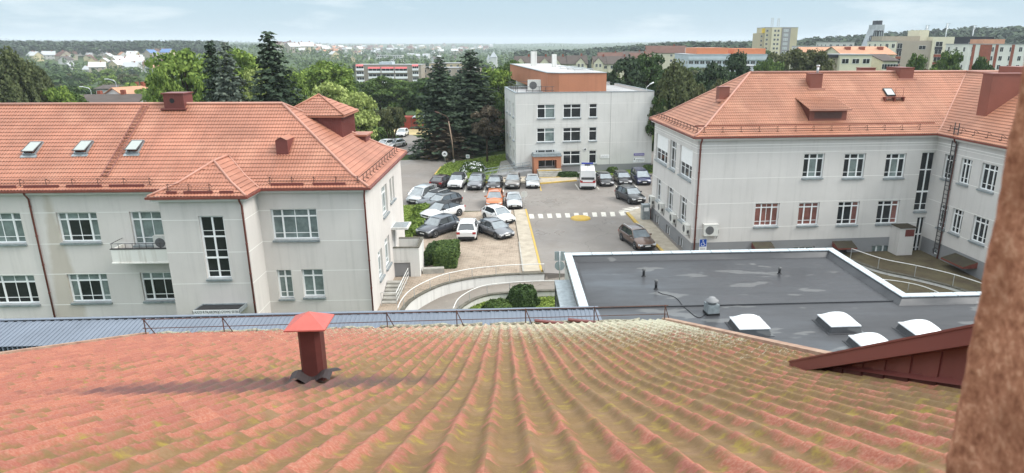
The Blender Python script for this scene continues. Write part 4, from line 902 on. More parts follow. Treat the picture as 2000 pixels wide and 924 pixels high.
# roof fan, pipes, cable
p = FD.inv(on_z(1389, 612, D_Z-0.36)); fn = empty('roof_fan', FD.loc(p[0], p[1], D_Z-0.36), FD.a+0.1, 'silver square roof fan with a round hood on the black roof', 'roof fan')
c = MB(); c.box((-0.3, -0.3, 0.1), (0.3, 0.3, 0.55)); c.box((-0.33, -0.33, 0), (0.33, 0.33, 0.1), 1); c.build('housing', [M['sill'], M['black']], fn)
c = MB(); c.lathe([(0.0, 0.56), (0.2, 0.56), (0.2, 0.64), (0.33, 0.66), (0.34, 0.72), (0.2, 0.8), (0.16, 0.88), (0, 0.9)], 18); c.build('hood', M['plinth'], fn)
for xa, ya, hh, lb in ((1257, 540, 0.42, 'black roof vent pipe farthest left, near the coping'), (1281, 565, 0.5, 'black vent pipe with the cable at its foot'), (1522, 535, 0.36, 'lone black vent pipe in the right half of the black roof')):
    p = on_z(xa, ya, D_Z-0.36); vp = empty('vent_pipe', p, 0, lb, 'vent pipe', 'vent pipes on the black roof')
    c = MB(); c.tube([(0, 0, 0), (0.0, 0, hh)], 0.075, 10); c.lathe([(0.14, 0.0), (0.09, 0.06), (0.08, 0.08)], 10); c.build('pipe', M['black'], vp); c = MB(); c.lathe([(0.10, hh-0.05), (0.115, hh), (0.1, hh+0.06), (0, hh+0.09)], 12); c.build('cap', M['grille'], vp)
pts = [on_z(x, y, D_Z-0.34) for x, y in ((1285, 570), (1294, 574), (1312, 578), (1324, 585), (1334, 598), (1345, 607), (1357, 617), (1368, 620), (1380, 612))]
def smooth(pts, k=4):
    o = []
    for i in range(len(pts)-1):
        p0, p1, p2, p3 = pts[max(i-1, 0)], pts[i], pts[i+1], pts[min(i+2, len(pts)-1)]
        for j in range(k):
            t_ = j/k; o.append(0.5*((2*p1)+(p2-p0)*t_+(2*p0-5*p1+4*p2-p3)*t_*t_+(3*p1-p0-3*p2+p3)*t_**3))
    return o+[pts[-1]]
c = MB(); c.tube(smooth(pts), 0.018, 5); o = c.build('roof_cable', M['black']); kd(o, 'thin black cable snaking over the felt roof to the fan', 'cable')

# ================================================================== CORRUGATED ROOF E (corridor behind our roof)
eL = on_z(-60, 627, 6.4); eR = on_z(1166, 601, 6.4); ang = math.atan2(eR.y-eL.y, eR.x-eL.x); LE = (eR-eL).length
rE = empty('corridor_building', eL, ang, 'low corridor with a blue grey corrugated steel roof just behind the red roof edge', 'building')
bmt = mat('blue_grey_corrugated', (0.16, 0.185, 0.225), 0.6, 0.3, 0.0, var=0.12, vscale=0.5)
c = MB(); dE = 1.95; sl_ = math.tan(R(9)); n = int(LE/0.185)
c.quad((0, 0, 0), (0, -dE, -dE*sl_), (LE+0.2, -dE, -dE*sl_), (LE+0.2-0.2, 0, 0))
for i in range(n):
    x = i*LE/n; sh = 0.0
    c.prism([(x, 0.0), (x+0.035, 0.0), (x+0.035, -dE), (x, -dE)], -0.5, 0, 0, zf=lambda X, Y: Y*sl_+0.03)
c.box((LE-0.04, -dE, -dE*sl_-0.02), (LE+0.06, 0.02, -dE*sl_)) 
er = c.build('roof', [bmt], rE)
c = MB(); c.prism([(0, 0.0), (LE, 0), (LE, -dE+0.15), (0, -dE+0.15)], -7.0, -0.45-0.1); c.box((0, -0.05, -0.5), (LE, 0.0, -0.06), 0); c.build('wall', mat('dark_corridor_wall', (0.10, 0.10, 0.10), 0.9, var=0.3), rE)
c = MB(); c.box((0, -0.12, 0.032), (LE+0.05, 0.06, 0.05)); 
k = 0
while k*0.37 < LE: c.box((k*0.37, -0.16, 0.0), (k*0.37+0.2, -0.12, 0.034), 1); k += 1
c.build('ridge_flashing', [bmt, M['black']], er)

# ================================================================== OUR BUILDING F: big mossy tile roof in the foreground
FF = Frame(-9.75, 14.85, 4.0); F_W = 12.75; F_E = 17.5-6.8
kinkv = 9.3   # run from the eave where the slope steepens
gF = lambda v: v*math.tan(R(20.2)) if v < kinkv else kinkv*math.tan(R(20.2))+(v-kinkv)*math.tan(R(24))
rF = empty('tiled_wing', FF.o, FF.a, 'wing below the window with weathered red tiles, yellow moss and pale lichen', 'building')
mt_ = bpy.data.materials.new('mossy_red_tiles'); mt_.use_nodes = True; t, b = nodes_of(mt_)
uvn = t.nodes.new('ShaderNodeUVMap').outputs[0]; oc = t.nodes.new('ShaderNodeTexCoord').outputs['Object']
sx_ = t.nodes.new('ShaderNodeSeparateXYZ'); t.links.new(uvn, sx_.inputs[0]); U, V_ = sx_.outputs['X'], sx_.outputs['Y']
n_big = noise_n(t, oc, 0.32, 5, 0.6); n_mid = noise_n(t, oc, 2.2, 6, 0.7); n_fine = noise_n(t, oc, 14, 5, 0.75); n_vf = noise_n(t, oc, 60, 3, 0.7)
red = mixc(t, n_mid, (0.25, 0.062, 0.038), (0.39, 0.130, 0.072)); red = mixc(t, ramp(t, n_vf, [(0.4, (0, 0, 0)), (0.75, (1, 1, 1))]), red, (0.42, 0.21, 0.14))
# moss grows in the troughs: phase of the wave
WV = 0.2
ph_ = mathn(t, 'COSINE', mathn(t, 'ADD', mathn(t, 'MULTIPLY', U, 2*math.pi/WV), math.pi))     # +1 in the trough side
mfac = mathn(t, 'ADD', mathn(t, 'MULTIPLY', ph_, 0.155), mathn(t, 'ADD', mathn(t, 'MULTIPLY', n_mid, 1.05), mathn(t, 'MULTIPLY', n_fine, 0.42)))
# more moss to the right and in the lower middle part
gx = mathn(t, 'MULTIPLY', mathn(t, 'SUBTRACT', U, 6.6), 0.030); mfac = mathn(t, 'ADD', mfac, mathn(t, 'ADD', gx, mathn(t, 'MULTIPLY', mathn(t, 'SUBTRACT', n_big, 0.5), 0.55)))
wn = t.nodes.new('ShaderNodeTexWhiteNoise'); wn.noise_dimensions = '2D'; cmb = t.nodes.new('ShaderNodeCombineXYZ'); t.links.new(mathn(t, 'FLOOR', mathn(t, 'MULTIPLY', U, 1/WV)), cmb.inputs[0]); t.links.new(mathn(t, 'FLOOR', mathn(t, 'MULTIPLY', V_, 1/0.328)), cmb.inputs[1]); t.links.new(cmb.outputs[0], wn.inputs['Vector']); tile_r = wn.outputs['Value']
red = mixc(t, mathn(t, 'MULTIPLY', tile_r, 0.45), red, (0.20, 0.06, 0.05)); mfac = mathn(t, 'ADD', mfac, mathn(t, 'MULTIPLY', mathn(t, 'SUBTRACT', tile_r, 0.5), 0.16))
rowp = mathn(t, 'FRACT', mathn(t, 'MULTIPLY', V_, 1/0.328)); mfac = mathn(t, 'ADD', mfac, mathn(t, 'MULTIPLY', mathn(t, 'SUBTRACT', rowp, 0.5), -0.16))
moss = ramp(t, mfac, [(0.62, (0, 0, 0)), (0.80, (1, 1, 1))])
mosscol = mixc(t, n_fine, (0.065, 0.046, 0.018), (0.20, 0.14, 0.035)); mosscol = mixc(t, ramp(t, n_mid, [(0.5, (0, 0, 0)), (0.7, (1, 1, 1))]), mosscol, (0.20, 0.135, 0.065))
col = mixc(t, mathn(t, 'MULTIPLY', moss, 0.82), red, mosscol)
yel = noise_n(t, oc, 5.5, 5, 0.7); col = mixc(t, mathn(t, 'MULTIPLY', moss, ramp(t, yel, [(0.54, (0, 0, 0)), (0.66, (0.8, 0.8, 0.8))])), col, (0.27, 0.195, 0.03))
dk = noise_n(t, oc, 3.4, 6, 0.75); col = mixc(t, mathn(t, 'MULTIPLY', ramp(t, dk, [(0.55, (0, 0, 0)), (0.70, (1, 1, 1))]), 0.45), col, (0.10, 0.055, 0.035))
# lichen: pale crusty specks, dense near the eave on the right
vor = t.nodes.new('ShaderNodeTexVoronoi'); vor.inputs['Scale'].default_value = 11; vor.inputs['Randomness'].default_value = 1.0
mpn = t.nodes.new('ShaderNodeMapping'); mpn.inputs['Scale'].default_value = (1, 0.55, 1); t.links.new(oc, mpn.inputs[0]); 
dis = t.nodes.new('ShaderNodeMix'); dis.data_type = 'VECTOR'; dis.inputs[0].default_value = 0.05
nn = t.nodes.new('ShaderNodeTexNoise'); nn.inputs['Scale'].default_value = 9; t.links.new(oc, nn.inputs['Vector']); t.links.new(mpn.outputs[0], dis.inputs[4]); t.links.new(nn.outputs['Color'], dis.inputs[5]); t.links.new(dis.outputs[1], vor.inputs['Vector'])
dens = mathn(t, 'ADD', mathn(t, 'MULTIPLY', n_big, 0.28), mathn(t, 'MULTIPLY', n_mid, 0.22))
dens = mathn(t, 'ADD', dens, mathn(t, 'ADD', mathn(t, 'MULTIPLY', mathn(t, 'SUBTRACT', U, 5.5), 0.021), mathn(t, 'MULTIPLY', mathn(t, 'SUBTRACT', 4.2, V_), 0.034)))
spot = mathn(t, 'SUBTRACT', mathn(t, 'SUBTRACT', dens, mathn(t, 'MULTIPLY', n_fine, -0.20)), vor.outputs['Distance'])
n26 = noise_n(t, oc, 24, 5, 0.7, (1, 1.5, 1)); lf = mathn(t, 'ADD', mathn(t, 'MULTIPLY', n26, 0.62), mathn(t, 'MULTIPLY', n_mid, 0.2)); lf = mathn(t, 'ADD', lf, mathn(t, 'ADD', mathn(t, 'MULTIPLY', mathn(t, 'SUBTRACT', U, 5.5), 0.0135), mathn(t, 'MULTIPLY', mathn(t, 'SUBTRACT', 4.2, V_), 0.020)))
lf = mathn(t, 'ADD', lf, mathn(t, 'MULTIPLY', ramp(t, rowp, [(0.0, (1, 1, 1)), (0.22, (0, 0, 0)), (1.0, (0, 0, 0))]), 0.05)); lich = ramp(t, lf, [(0.495, (0, 0, 0)), (0.545, (1, 1, 1))])
col = mixc(t, mathn(t, 'MULTIPLY', lich, 0.85), col, mixc(t, n_vf, (0.42, 0.40, 0.27), (0.72, 0.70, 0.56)))
# sooty stain round the vent pipe, running down to the left of it
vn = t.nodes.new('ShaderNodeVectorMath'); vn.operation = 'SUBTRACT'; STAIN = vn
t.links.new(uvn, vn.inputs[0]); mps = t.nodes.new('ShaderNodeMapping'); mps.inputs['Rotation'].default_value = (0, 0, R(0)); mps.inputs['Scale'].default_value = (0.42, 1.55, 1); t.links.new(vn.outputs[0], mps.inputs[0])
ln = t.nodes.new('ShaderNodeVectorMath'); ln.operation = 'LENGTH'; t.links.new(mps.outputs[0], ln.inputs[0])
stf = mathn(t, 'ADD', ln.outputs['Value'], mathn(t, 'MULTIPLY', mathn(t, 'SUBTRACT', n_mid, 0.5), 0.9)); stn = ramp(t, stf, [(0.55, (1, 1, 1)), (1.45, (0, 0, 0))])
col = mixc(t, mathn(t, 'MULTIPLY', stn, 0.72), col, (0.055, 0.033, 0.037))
t.links.new(col, b.inputs['Base Color']); b.inputs['Roughness'].default_value = 0.72; b.inputs['Specular IOR Level'].default_value = 0.35
bp = t.nodes.new('ShaderNodeBump'); bp.inputs['Strength'].default_value = 0.6; bp.inputs['Distance'].default_value = 0.012
hh_ = mathn(t, 'ADD', mathn(t, 'MULTIPLY', n_fine, 0.8), mathn(t, 'MULTIPLY', lich, 0.8)); t.links.new(hh_, bp.inputs['Height']); t.links.new(bp.outputs[0], b.inputs['Normal'])
c = MB(); tile_face(c, (0, 0, F_E), (1, 0, 0), (0, -1, 0), gF, 14.2, lambda v: 0, lambda v: F_W, row=0.35, wave=WV, amp=0.0175, step=0.014, spw=14, under=0.02, sharp=True)
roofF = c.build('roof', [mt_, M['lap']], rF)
def F_hit(px, py):
    g = lambda r: FF.hit(px, py, v=-r)[2]-(F_E+gF(r))
    # walking from the camera outwards (r large -> small)
    lo, hi = 0.0, 13.5
    for _ in range(40):
        m_ = (lo+hi)/2
        if g(m_) > 0: hi = m_
        else: lo = m_
    return FF.hit(px, py, v=-(lo+hi)/2)
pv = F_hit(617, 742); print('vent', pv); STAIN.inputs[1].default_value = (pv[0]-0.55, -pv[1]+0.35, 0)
c = MB()  # walls under the roof
c.box((0.45, -13, -1.2), (F_W-0.45, -0.4, F_E-0.35)); c.build('wall', M['plaster_a'], rF)
c = MB()
def verge(x0, x1, v0, v1, z0=-0.16, z1=0.06, m=0):
    for a_, b_ in ((v0, min(kinkv, v1)), (kinkv, v1)):
        if b_ <= a_: continue
        P = [(x0, -a_), (x1, -a_), (x1, -b_), (x0, -b_)]
        zz = {a_: F_E+gF(a_), b_: F_E+gF(b_)}
        lo_ = [(x, y, zz[-y]+z0) for x, y in P]; up_ = [(x, y, zz[-y]+z1) for x, y in P]
        i = len(c.v); c.v.extend(lo_+up_)
        for f in ((0, 1, 2, 3), (7, 6, 5, 4), (0, 4, 5, 1), (1, 5, 6, 2), (2, 6, 7, 3), (3, 7, 4, 0)): c.f.append(tuple(i+k for k in f)); c.m.append(m); c.sm.append(False)
verge(-0.1, 0.05, 0, 14); verge(F_W-0.05, F_W+0.12, 0, 14); c.box((-0.05, -0.02, F_E-0.14), (F_W+0.05, 0.03, F_E-0.02)); c.build('verge_board', mat('weathered_verge', (0.42, 0.30, 0.22), 0.85, col2=(0.25, 0.14, 0.10), vscale=3), roofF)
# loose lichen covered ridge pieces lying along the eave
random.seed(4); c = MB(); x = 0.3
cm = mat('lichen_crust', (0.42, 0.42, 0.32), 0.95, col2=(0.13, 0.10, 0.08), vscale=14, bump=0.6, bscale=30)
while x < F_W-0.4:
    Lp = random.uniform(0.5, 1.5)
    if random.random() < 0.8:
        zz = F_E+0.05; pts = [Vector((x+Lp*k/6, -0.1+random.uniform(-0.02, 0.02), zz+random.uniform(-0.01, 0.02))) for k in range(7)]; c.tube(pts, 0.05, 7, radii=[random.uniform(0.035, 0.062) for _ in pts])
    x += Lp+random.uniform(0.02, 0.25)
c.build('eave_cap', cm, roofF)
# railing on the eave
mr = MB(); xs = [FF.hit(px, 640, v=-0.25)[0] for px in (283, 437, 600, 757, 893, 1027, 1160, 1297)]
for i, x in enumerate(xs):
    mr = MB()
    mr.tube([(x, -0.25, F_E+0.08), (x, -0.25, F_E+0.52)], 0.014, 5); 
    mr.tube([(x+0.16, -0.12, F_E+0.03), (x, -0.25, F_E+0.50)], 0.012, 5); mr.build('railing_post', M['rust'], rF)
mr = MB(); mr.tube([(xs[0]-0.05, -0.25, F_E+0.5), (xs[-1]+0.08, -0.25, F_E+0.5)], 0.012, 5); mr.tube([(xs[0]-0.05, -0.25, F_E+0.27), (xs[-1]+0.08, -0.25, F_E+0.27)], 0.01, 5); mr.build('railing_bar', M['rust'], rF)
mr = MB(); 
for px in (1075, 1140):
    x = FF.hit(px, 640, v=-0.2)[0]; mr.box((-0.4, -0.05, -0.01), (0.4, 0.05, 0.03), M=Matrix.Translation((x, -0.18, F_E+0.1)) @ Matrix.Rotation(R(8), 4, 'Y'))
mr.build('loose_tile', M['red_metal'], rF)
# vent pipe with pyramid cap
ve = empty('roof_vent_pipe', FF.loc(pv[0], pv[1], pv[2]), FF.a, 'dark red square vent pipe with a pyramid cap rising from the mossy roof', 'vent pipe')
M['vent_red'] = mat('vent_red_paint', (0.10, 0.026, 0.022), 0.5, 0.4, var=0.2, vscale=4); M['cap_red'] = mat('cap_red_paint', (0.45, 0.10, 0.08), 0.45, 0.4, var=0.15, vscale=6)
c = MB(); hw = 0.115
oct_ = [(-hw, -hw+0.03), (-hw+0.03, -hw), (hw-0.05, -hw), (hw, -hw+0.05), (hw, hw-0.03), (hw-0.03, hw), (-hw+0.03, hw), (-hw, hw-0.03)]
c.prism(oct_, -0.25, 0.72); c.build('pipe', M['vent_red'], ve)
c = MB(); k = 0.215; z0 = 0.70; c.quad((-k, -k, z0), (k, -k, z0), (0, 0, z0+0.13)); c.quad((k, -k, z0), (k, k, z0), (0, 0, z0+0.13)); c.quad((k, k, z0), (-k, k, z0), (0, 0, z0+0.13)); c.quad((-k, k, z0), (-k, -k, z0), (0, 0, z0+0.13)); c.quad((-k, -k, z0-0.004), (-k, k, z0-0.004), (k, k, z0-0.004), (k, -k, z0-0.004)); c.box((-k, -k, z0-0.015), (k, k, z0-0.002)); c.build('cap', M['cap_red'], ve)
c = MB(); s2 = 0.22; sg_ = lambda y: -y*math.tan(R(20.2))
n = 12; row = []
for i in range(n+1):
    x = -s2+2*s2*i/n; row.append((x, 0.045+0.04*math.cos(2*math.pi*x/0.3+math.pi)))
for i in range(n):
    (xa, za), (xb, zb_) = row[i], row[i+1]
    c.quad((xa, -0.24, sg_(-0.24)+za-0.02), (xb, -0.24, sg_(-0.24)+zb_-0.02), (xb, -0.1, sg_(-0.1)+zb_+0.06), (xa, -0.1, sg_(-0.1)+za+0.06), sm=True); c.quad((xa, -0.1, sg_(-0.1)+za+0.06), (xb, -0.1, sg_(-0.1)+zb_+0.06), (xb, 0.3, sg_(0.3)+zb_+0.02), (xa, 0.3, sg_(0.3)+za+0.02), sm=True)
c.build('flashing', mat('black_flashing', (0.035, 0.025, 0.025), 0.6), ve)
# dark red dormer cheek to the right
pA = F_hit(1545, 716); uq = pA[0]+0.02; pB = FF.hit(1882, 657, u=uq); print('cheek', pA, pB)
uq = pA[0]+0.02; v0, v1 = pA[1], pB[1]-1.2; slp = (pB[2]-pA[2])/(pA[1]-pB[1]); zt2 = lambda v: pA[2]+0.03+(v0-v)*slp
c = MB(); nseg = 22
for i in range(nseg):
    va, vb = v0+(v1-v0)*i/nseg, v0+(v1-v0)*(i+1)/nseg; x = uq+0.10+(0.012 if i % 2 else 0)
    c.quad((x, va, F_E+gF(-va)-0.1), (x, va, zt2(va)-0.02), (x, vb, zt2(vb)-0.02), (x, vb, F_E+gF(-vb)-0.1))
    c.quad((x, vb, F_E+gF(-vb)-0.1), (x, vb, zt2(vb)-0.02), (uq+0.10+(0.0 if i % 2 else 0.012), vb, zt2(vb)-0.02), (uq+0.10+(0.0 if i % 2 else 0.012), vb, F_E+gF(-vb)-0.1))
ck = empty('dormer', FF.loc(uq, v0, 0), FF.a, 'dark red sheet metal dormer cheek on the right edge of the mossy roof', 'dormer')
def rel(mb): mb.v = [(x-uq, y-v0, z) for x, y, z in mb.v]; return mb
rel(c).build('cheek_wall', M['red_metal'], ck)
c = MB()
def slopebox(x0, x1, va, vb, za, zb_):
    P = [(x0, va), (x1, va), (x1, vb), (x0, vb)]; i = len(c.v); c.v.extend([(x, y, zt2(y)+za) for x, y in P]+[(x, y, zt2(y)+zb_) for x, y in P])
    for f in ((0, 1, 2, 3), (7, 6, 5, 4), (0, 4, 5, 1), (1, 5, 6, 2), (2, 6, 7, 3), (3, 7, 4, 0)): c.f.append(tuple(i+k for k in f)); c.m.append(0); c.sm.append(False)
slopebox(uq-0.02, uq+2.6, v0+0.05, v1, -0.11, 0.03); slopebox(uq-0.03, uq+0.03, v0+0.06, v1, 0.03, 0.05); rel(c).build('dormer_roof', M['red_metal'], ck)
c = MB(); P = [(uq+0.03, v0), (uq+0.16, v0), (uq+0.16, v1), (uq+0.03, v1)]
for va, vb in ((v0, v1),):
    c.quad((uq+0.05, va, F_E+gF(-va)+0.045), (uq+0.12, va, F_E+gF(-va)+0.09), (uq+0.12, vb, F_E+gF(-vb)+0.09), (uq+0.05, vb, F_E+gF(-vb)+0.045)); rel(c).build('foot_flashing', M['red_metal'], ck)
# rough plaster window jamb right next to the lens
jm = mat('rough_brown_plaster', (0.33, 0.135, 0.075), 0.95, 0.1); t, b = nodes_of(jm); oc = t.nodes.new('ShaderNodeTexCoord').outputs['Object']
j1 = noise_n(t, oc, 75, 7, 0.8, (1, 1, 0.9)); j2 = noise_n(t, oc, 16, 4, 0.6)
cj = ramp(t, j1, [(0.36, (0.22, 0.085, 0.05)), (0.52, (0.46, 0.20, 0.12)), (0.64, (0.70, 0.38, 0.25))]); cj = mixc(t, ramp(t, j2, [(0.4, (0, 0, 0)), (0.65, (0.6, 0.6, 0.6))]), cj, (0.20, 0.08, 0.045)); t.links.new(cj, b.inputs['Base Color'])
bp = t.nodes.new('ShaderNodeBump'); bp.inputs['Strength'].default_value = 0.8; bp.inputs['Distance'].default_value = 0.004; t.links.new(j1, bp.inputs['Height']); t.links.new(bp.outputs[0], b.inputs['Normal'])
c = MB(); jx = on_y(1985, 150, 0.60).x-0.006; nx_, nz_ = 30, 140
prof = [(jx+0.5, 0.22)]+[(jx+0.012, 0.22+0.02*k) for k in range(19)]+[(jx+0.008, 0.592), (jx+0.012, 0.602), (jx+0.03, 0.61), (jx+0.5, 0.62)]
ids = []
for i in range(nz_+1):
    z = CAMZ-0.75+1.3*i/nz_; rw = []
    for j, (x, y) in enumerate(prof):
        nv = noise.noise(Vector((x*40, y*40, z*40)))*0.0012+noise.noise(Vector((x*110, y*110, z*110)))*0.0012
        rw.append(len(c.v)); c.v.append((x+nv*(0.9 if j else 0), y-nv, z))
    ids.append(rw)
for i in range(nz_):
    for j in range(len(prof)-1): c.f.append((ids[i][j], ids[i][j+1], ids[i+1][j+1], ids[i+1][j])[::-1]); c.m.append(0); c.sm.append(True)
o = c.build('window_jamb', jm); kd(o, 'rough brown plaster edge of the window opening, close at the right', 'window jamb')
# ================================================================== TERRAIN, ROADS, PAVING
def sst(a, b, x):
    t_ = min(1, max(0, (x-a)/(b-a))); return t_*t_*(3-2*t_)
def HT(x, y):
    r = math.hypot(x, y); phi = math.degrees(math.atan2(x, max(y, 1e-3)))
    right = sst(2, 12, phi)
    z = -9.5*sst(140, 330, r)*(1-right)+right*sst(180, 500, r)*1.5
    z += sst(-14, -22, phi)*sst(800, 1300, r)*15.5 if phi < -14 else 0
    z += right*sst(560, 950, r)*(2+17*sst(14, 34, phi)) + sst(-6, 6, phi)*(1-right)*sst(600, 1000, r)*5
    z += sst(2500, 5200, r)*(22+14*noise.noise(Vector((x/900, y/900, 1.3)))+10*noise.noise(Vector((x/300, y/300, 4.3))))
    if r > 200: z += sst(200, 600, r)*1.8*noise.noise(Vector((x/160, y/160, 0)))
    near = 1-sst(58, 66, y) if y > 0 else 1
    return z-0.06-1.12*near*(1 if r < 140 else 0)
gm = mat('meadow_ground', (0.085, 0.115, 0.035), 0.95, 0.1); t, b = nodes_of(gm); oc = t.nodes.new('ShaderNodeTexCoord').outputs['Object']
g1 = noise_n(t, oc, 0.012, 6, 0.65); g2 = noise_n(t, oc, 0.3, 5, 0.7)
cg = mixc(t, ramp(t, g1, [(0.40, (0.05, 0.085, 0.025)), (0.52, (0.10, 0.14, 0.04)), (0.66, (0.20, 0.22, 0.09))]), (0.05, 0.07, 0.02), g2); t.links.new(mixc(t, g2, ramp(t, g1, [(0.44, (0.030, 0.052, 0.020)), (0.56, (0.055, 0.085, 0.03)), (0.70, (0.17, 0.19, 0.08))]), (0.06, 0.09, 0.03)), b.inputs['Base Color'])
c = MB(); rs = [0.5, 10, 25, 40, 50, 56, 58, 60, 62, 64, 66, 68, 75, 90, 110, 130]; 
while rs[-1] < 7500: rs.append(rs[-1]*1.09)
angs = [R(-180+2.5*k) for k in range(145)]
for r in rs:
    for a in angs:
        x, y = r*math.sin(a), r*math.cos(a); c.v.append((x, y, HT(x, y)))
na = len(angs)
for i in range(len(rs)-1):
    for j in range(na-1): c.f.append((i*na+j, i*na+j+1, (i+1)*na+j+1, (i+1)*na+j)[::-1]); c.m.append(0); c.sm.append(True)
kd(c.build('ground', gm), kind='structure')

def asphalt_mat(name, a, b_, spot=(0.21, 0.20, 0.19)):
    m = mat(name, a, 0.75, 0.35); t, b = nodes_of(m); oc = t.nodes.new('ShaderNodeTexCoord').outputs['Object']
    n1 = noise_n(t, oc, 0.14, 6, 0.65); n2 = noise_n(t, oc, 1.3, 6, 0.7); n3 = noise_n(t, oc, 18, 3, 0.8); wet = noise_n(t, oc, 0.09, 5, 0.6, (1, 0.7, 1))
    c_ = mixc(t, ramp(t, n1, [(0.35, (0, 0, 0)), (0.68, (1, 1, 1))]), a, b_); c_ = mixc(t, ramp(t, n2, [(0.56, (0, 0, 0)), (0.70, (0.7, 0.7, 0.7))]), c_, spot); c_ = mixc(t, mathn(t, 'MULTIPLY', n3, 0.35), c_, tuple(x*0.6 for x in a))
    vo = t.nodes.new('ShaderNodeTexVoronoi'); vo.feature = 'DISTANCE_TO_EDGE'; vo.inputs['Scale'].default_value = 0.16
    ds = t.nodes.new('ShaderNodeMix'); ds.data_type = 'VECTOR'; ds.inputs[0].default_value = 0.6; nn = t.nodes.new('ShaderNodeTexNoise'); nn.inputs['Scale'].default_value = 0.9; t.links.new(oc, nn.inputs['Vector']); t.links.new(oc, ds.inputs[4]); 
    sc_ = t.nodes.new('ShaderNodeVectorMath'); sc_.operation = 'ADD'; sc2 = t.nodes.new('ShaderNodeVectorMath'); sc2.operation = 'SCALE'; sc2.inputs['Scale'].default_value = 1.6; t.links.new(nn.outputs['Color'], sc2.inputs[0]); t.links.new(oc, sc_.inputs[0]); t.links.new(sc2.outputs[0], sc_.inputs[1]); t.links.new(sc_.outputs[0], vo.inputs['Vector'])
    cr_ = ramp(t, vo.outputs['Distance'], [(0.0, (1, 1, 1)), (0.006, (0, 0, 0))]); c_ = mixc(t, mathn(t, 'MULTIPLY', cr_, 0.55), c_, (0.05, 0.045, 0.04))
    t.links.new(c_, b.inputs['Base Color']); t.links.new(ramp(t, wet, [(0.46, (0.8, 0.8, 0.8)), (0.60, (0.22, 0.22, 0.22))]), b.inputs['Roughness']); return m
M['asphalt'] = asphalt_mat('worn_asphalt', (0.195, 0.172, 0.155), (0.26, 0.235, 0.212))
pm = mat('brown_brick_pavers', (0.30, 0.24, 0.185), 0.85, 0.25); t, b = nodes_of(pm); oc = t.nodes.new('ShaderNodeTexCoord').outputs['Object']
br_ = t.nodes.new('ShaderNodeTexBrick'); br_.inputs['Scale'].default_value = 1; br_.inputs['Brick Width'].default_value = 0.42; br_.inputs['Row Height'].default_value = 0.21; br_.inputs['Mortar Size'].default_value = 0.014
br_.inputs['Color1'].default_value = (0.37, 0.295, 0.23, 1); br_.inputs['Color2'].default_value = (0.27, 0.215, 0.165, 1); br_.inputs['Mortar'].default_value = (0.13, 0.11, 0.085, 1); t.links.new(oc, br_.inputs['Vector'])
n1 = noise_n(t, oc, 0.5, 6, 0.7); n2 = noise_n(t, oc, 2.6, 5, 0.75); c_ = mixc(t, ramp(t, n1, [(0.4, (0, 0, 0)), (0.66, (0.6, 0.6, 0.6))]), br_.outputs['Color'], (0.41, 0.34, 0.27)); c_ = mixc(t, ramp(t, n2, [(0.55, (0, 0, 0)), (0.68, (0.75, 0.75, 0.75))]), c_, (0.11, 0.085, 0.065)); t.links.new(c_, b.inputs['Base Color']); M['pavers'] = pm
M['sidewalk'] = mat('beige_sidewalk', (0.40, 0.35, 0.28), 0.88, 0.2, var=0.22, vscale=1.2)
M['white_paint'] = mat('white_road_paint', (0.66, 0.64, 0.58), 0.8, 0.2, col2=(0.42, 0.39, 0.34), vscale=4)
M['sand'] = mat('sandy_field', (0.50, 0.40, 0.22), 0.95, 0.1, var=0.25, vscale=0.2)
lw = mat('lawn_soil', (0.10, 0.15, 0.03), 0.95, 0.1); t, b = nodes_of(lw); oc = t.nodes.new('ShaderNodeTexCoord').outputs['Object']
l1 = noise_n(t, oc, 0.45, 6, 0.7); l2 = noise_n(t, oc, 6, 5, 0.8); t.links.new(mixc(t, l2, ramp(t, l1, [(0.38, (0.10, 0.17, 0.025)), (0.55, (0.17, 0.24, 0.04)), (0.7, (0.28, 0.29, 0.08))]), (0.08, 0.13, 0.02)), b.inputs['Base Color']); M['lawn'] = lw
W2 = lambda pts, z=0.0: [tuple(on_z(x, y, z).to_2d()) for x, y in pts]
def slab(name, poly, z0, z1, m, **kw):
    c = MB(); c.prism(poly, z0, z1); return kd(c.build(name, M[m]), kind='structure', **kw)
slab('parking_lot', [(-46, 68.5), W2([(1003, 411)])[0], W2([(1063, 533)])[0], (2.2, 49.6), (2.2, 40.0), (12.4, 40.0), (12.4, 55), (10.9, 68.5), (32, 70), (32, 104), (-16.5, 104), (-46, 100)], -1.4, 0.0, 'asphalt')
rd = W2([(770, 300), (777, 275), (772, 264), (800, 262), (812, 266), (832, 272), (835, 290), (834, 305)])
slab('road', rd, -1.2, 0.006, 'asphalt')
slab('drive', W2([(834, 304), (838, 311), (905, 307), (950, 299), (985, 291), (1003, 287), (1003, 268), (985, 279), (945, 296), (900, 303)]), -1.2, 0.012, 'asphalt')
slab('drive', [(15.5, 70), (40, 70), (40, 140), (15.5, 140)], -1.2, 0.009, 'asphalt')
slab('sand_field', W2([(640, 264), (700, 252), (860, 251), (862, 262), (770, 264)]), -1.2, 0.02, 'sand')
isl = W2([(851, 343), (862, 327), (876, 319), (922, 312), (968, 305), (1001, 300), (1001, 312), (978, 317), (969, 345), (970, 357), (905, 359.5), (870, 352)])
slab('lawn', isl, -0.3, 0.11, 'lawn')
isl2 = W2([(829, 306), (838, 310), (905, 306), (946, 297.5), (984, 287), (1002, 270), (1002, 256), (960, 256), (860, 262), (834, 280)])
slab('lawn', isl2, -0.3, 0.13, 'lawn')
la = W2([(776, 404), (830, 402), (836, 412), (822, 430), (812, 450), (806, 464), (776, 464)]); slab('lawn', la, -1.3, 0.12, 'lawn')
slab('lawn', [(-46, 100), (-28, 104), W2([(770, 300)])[0], W2([(777, 276)])[0], (-60, 128)], -0.8, 0.1, 'lawn')
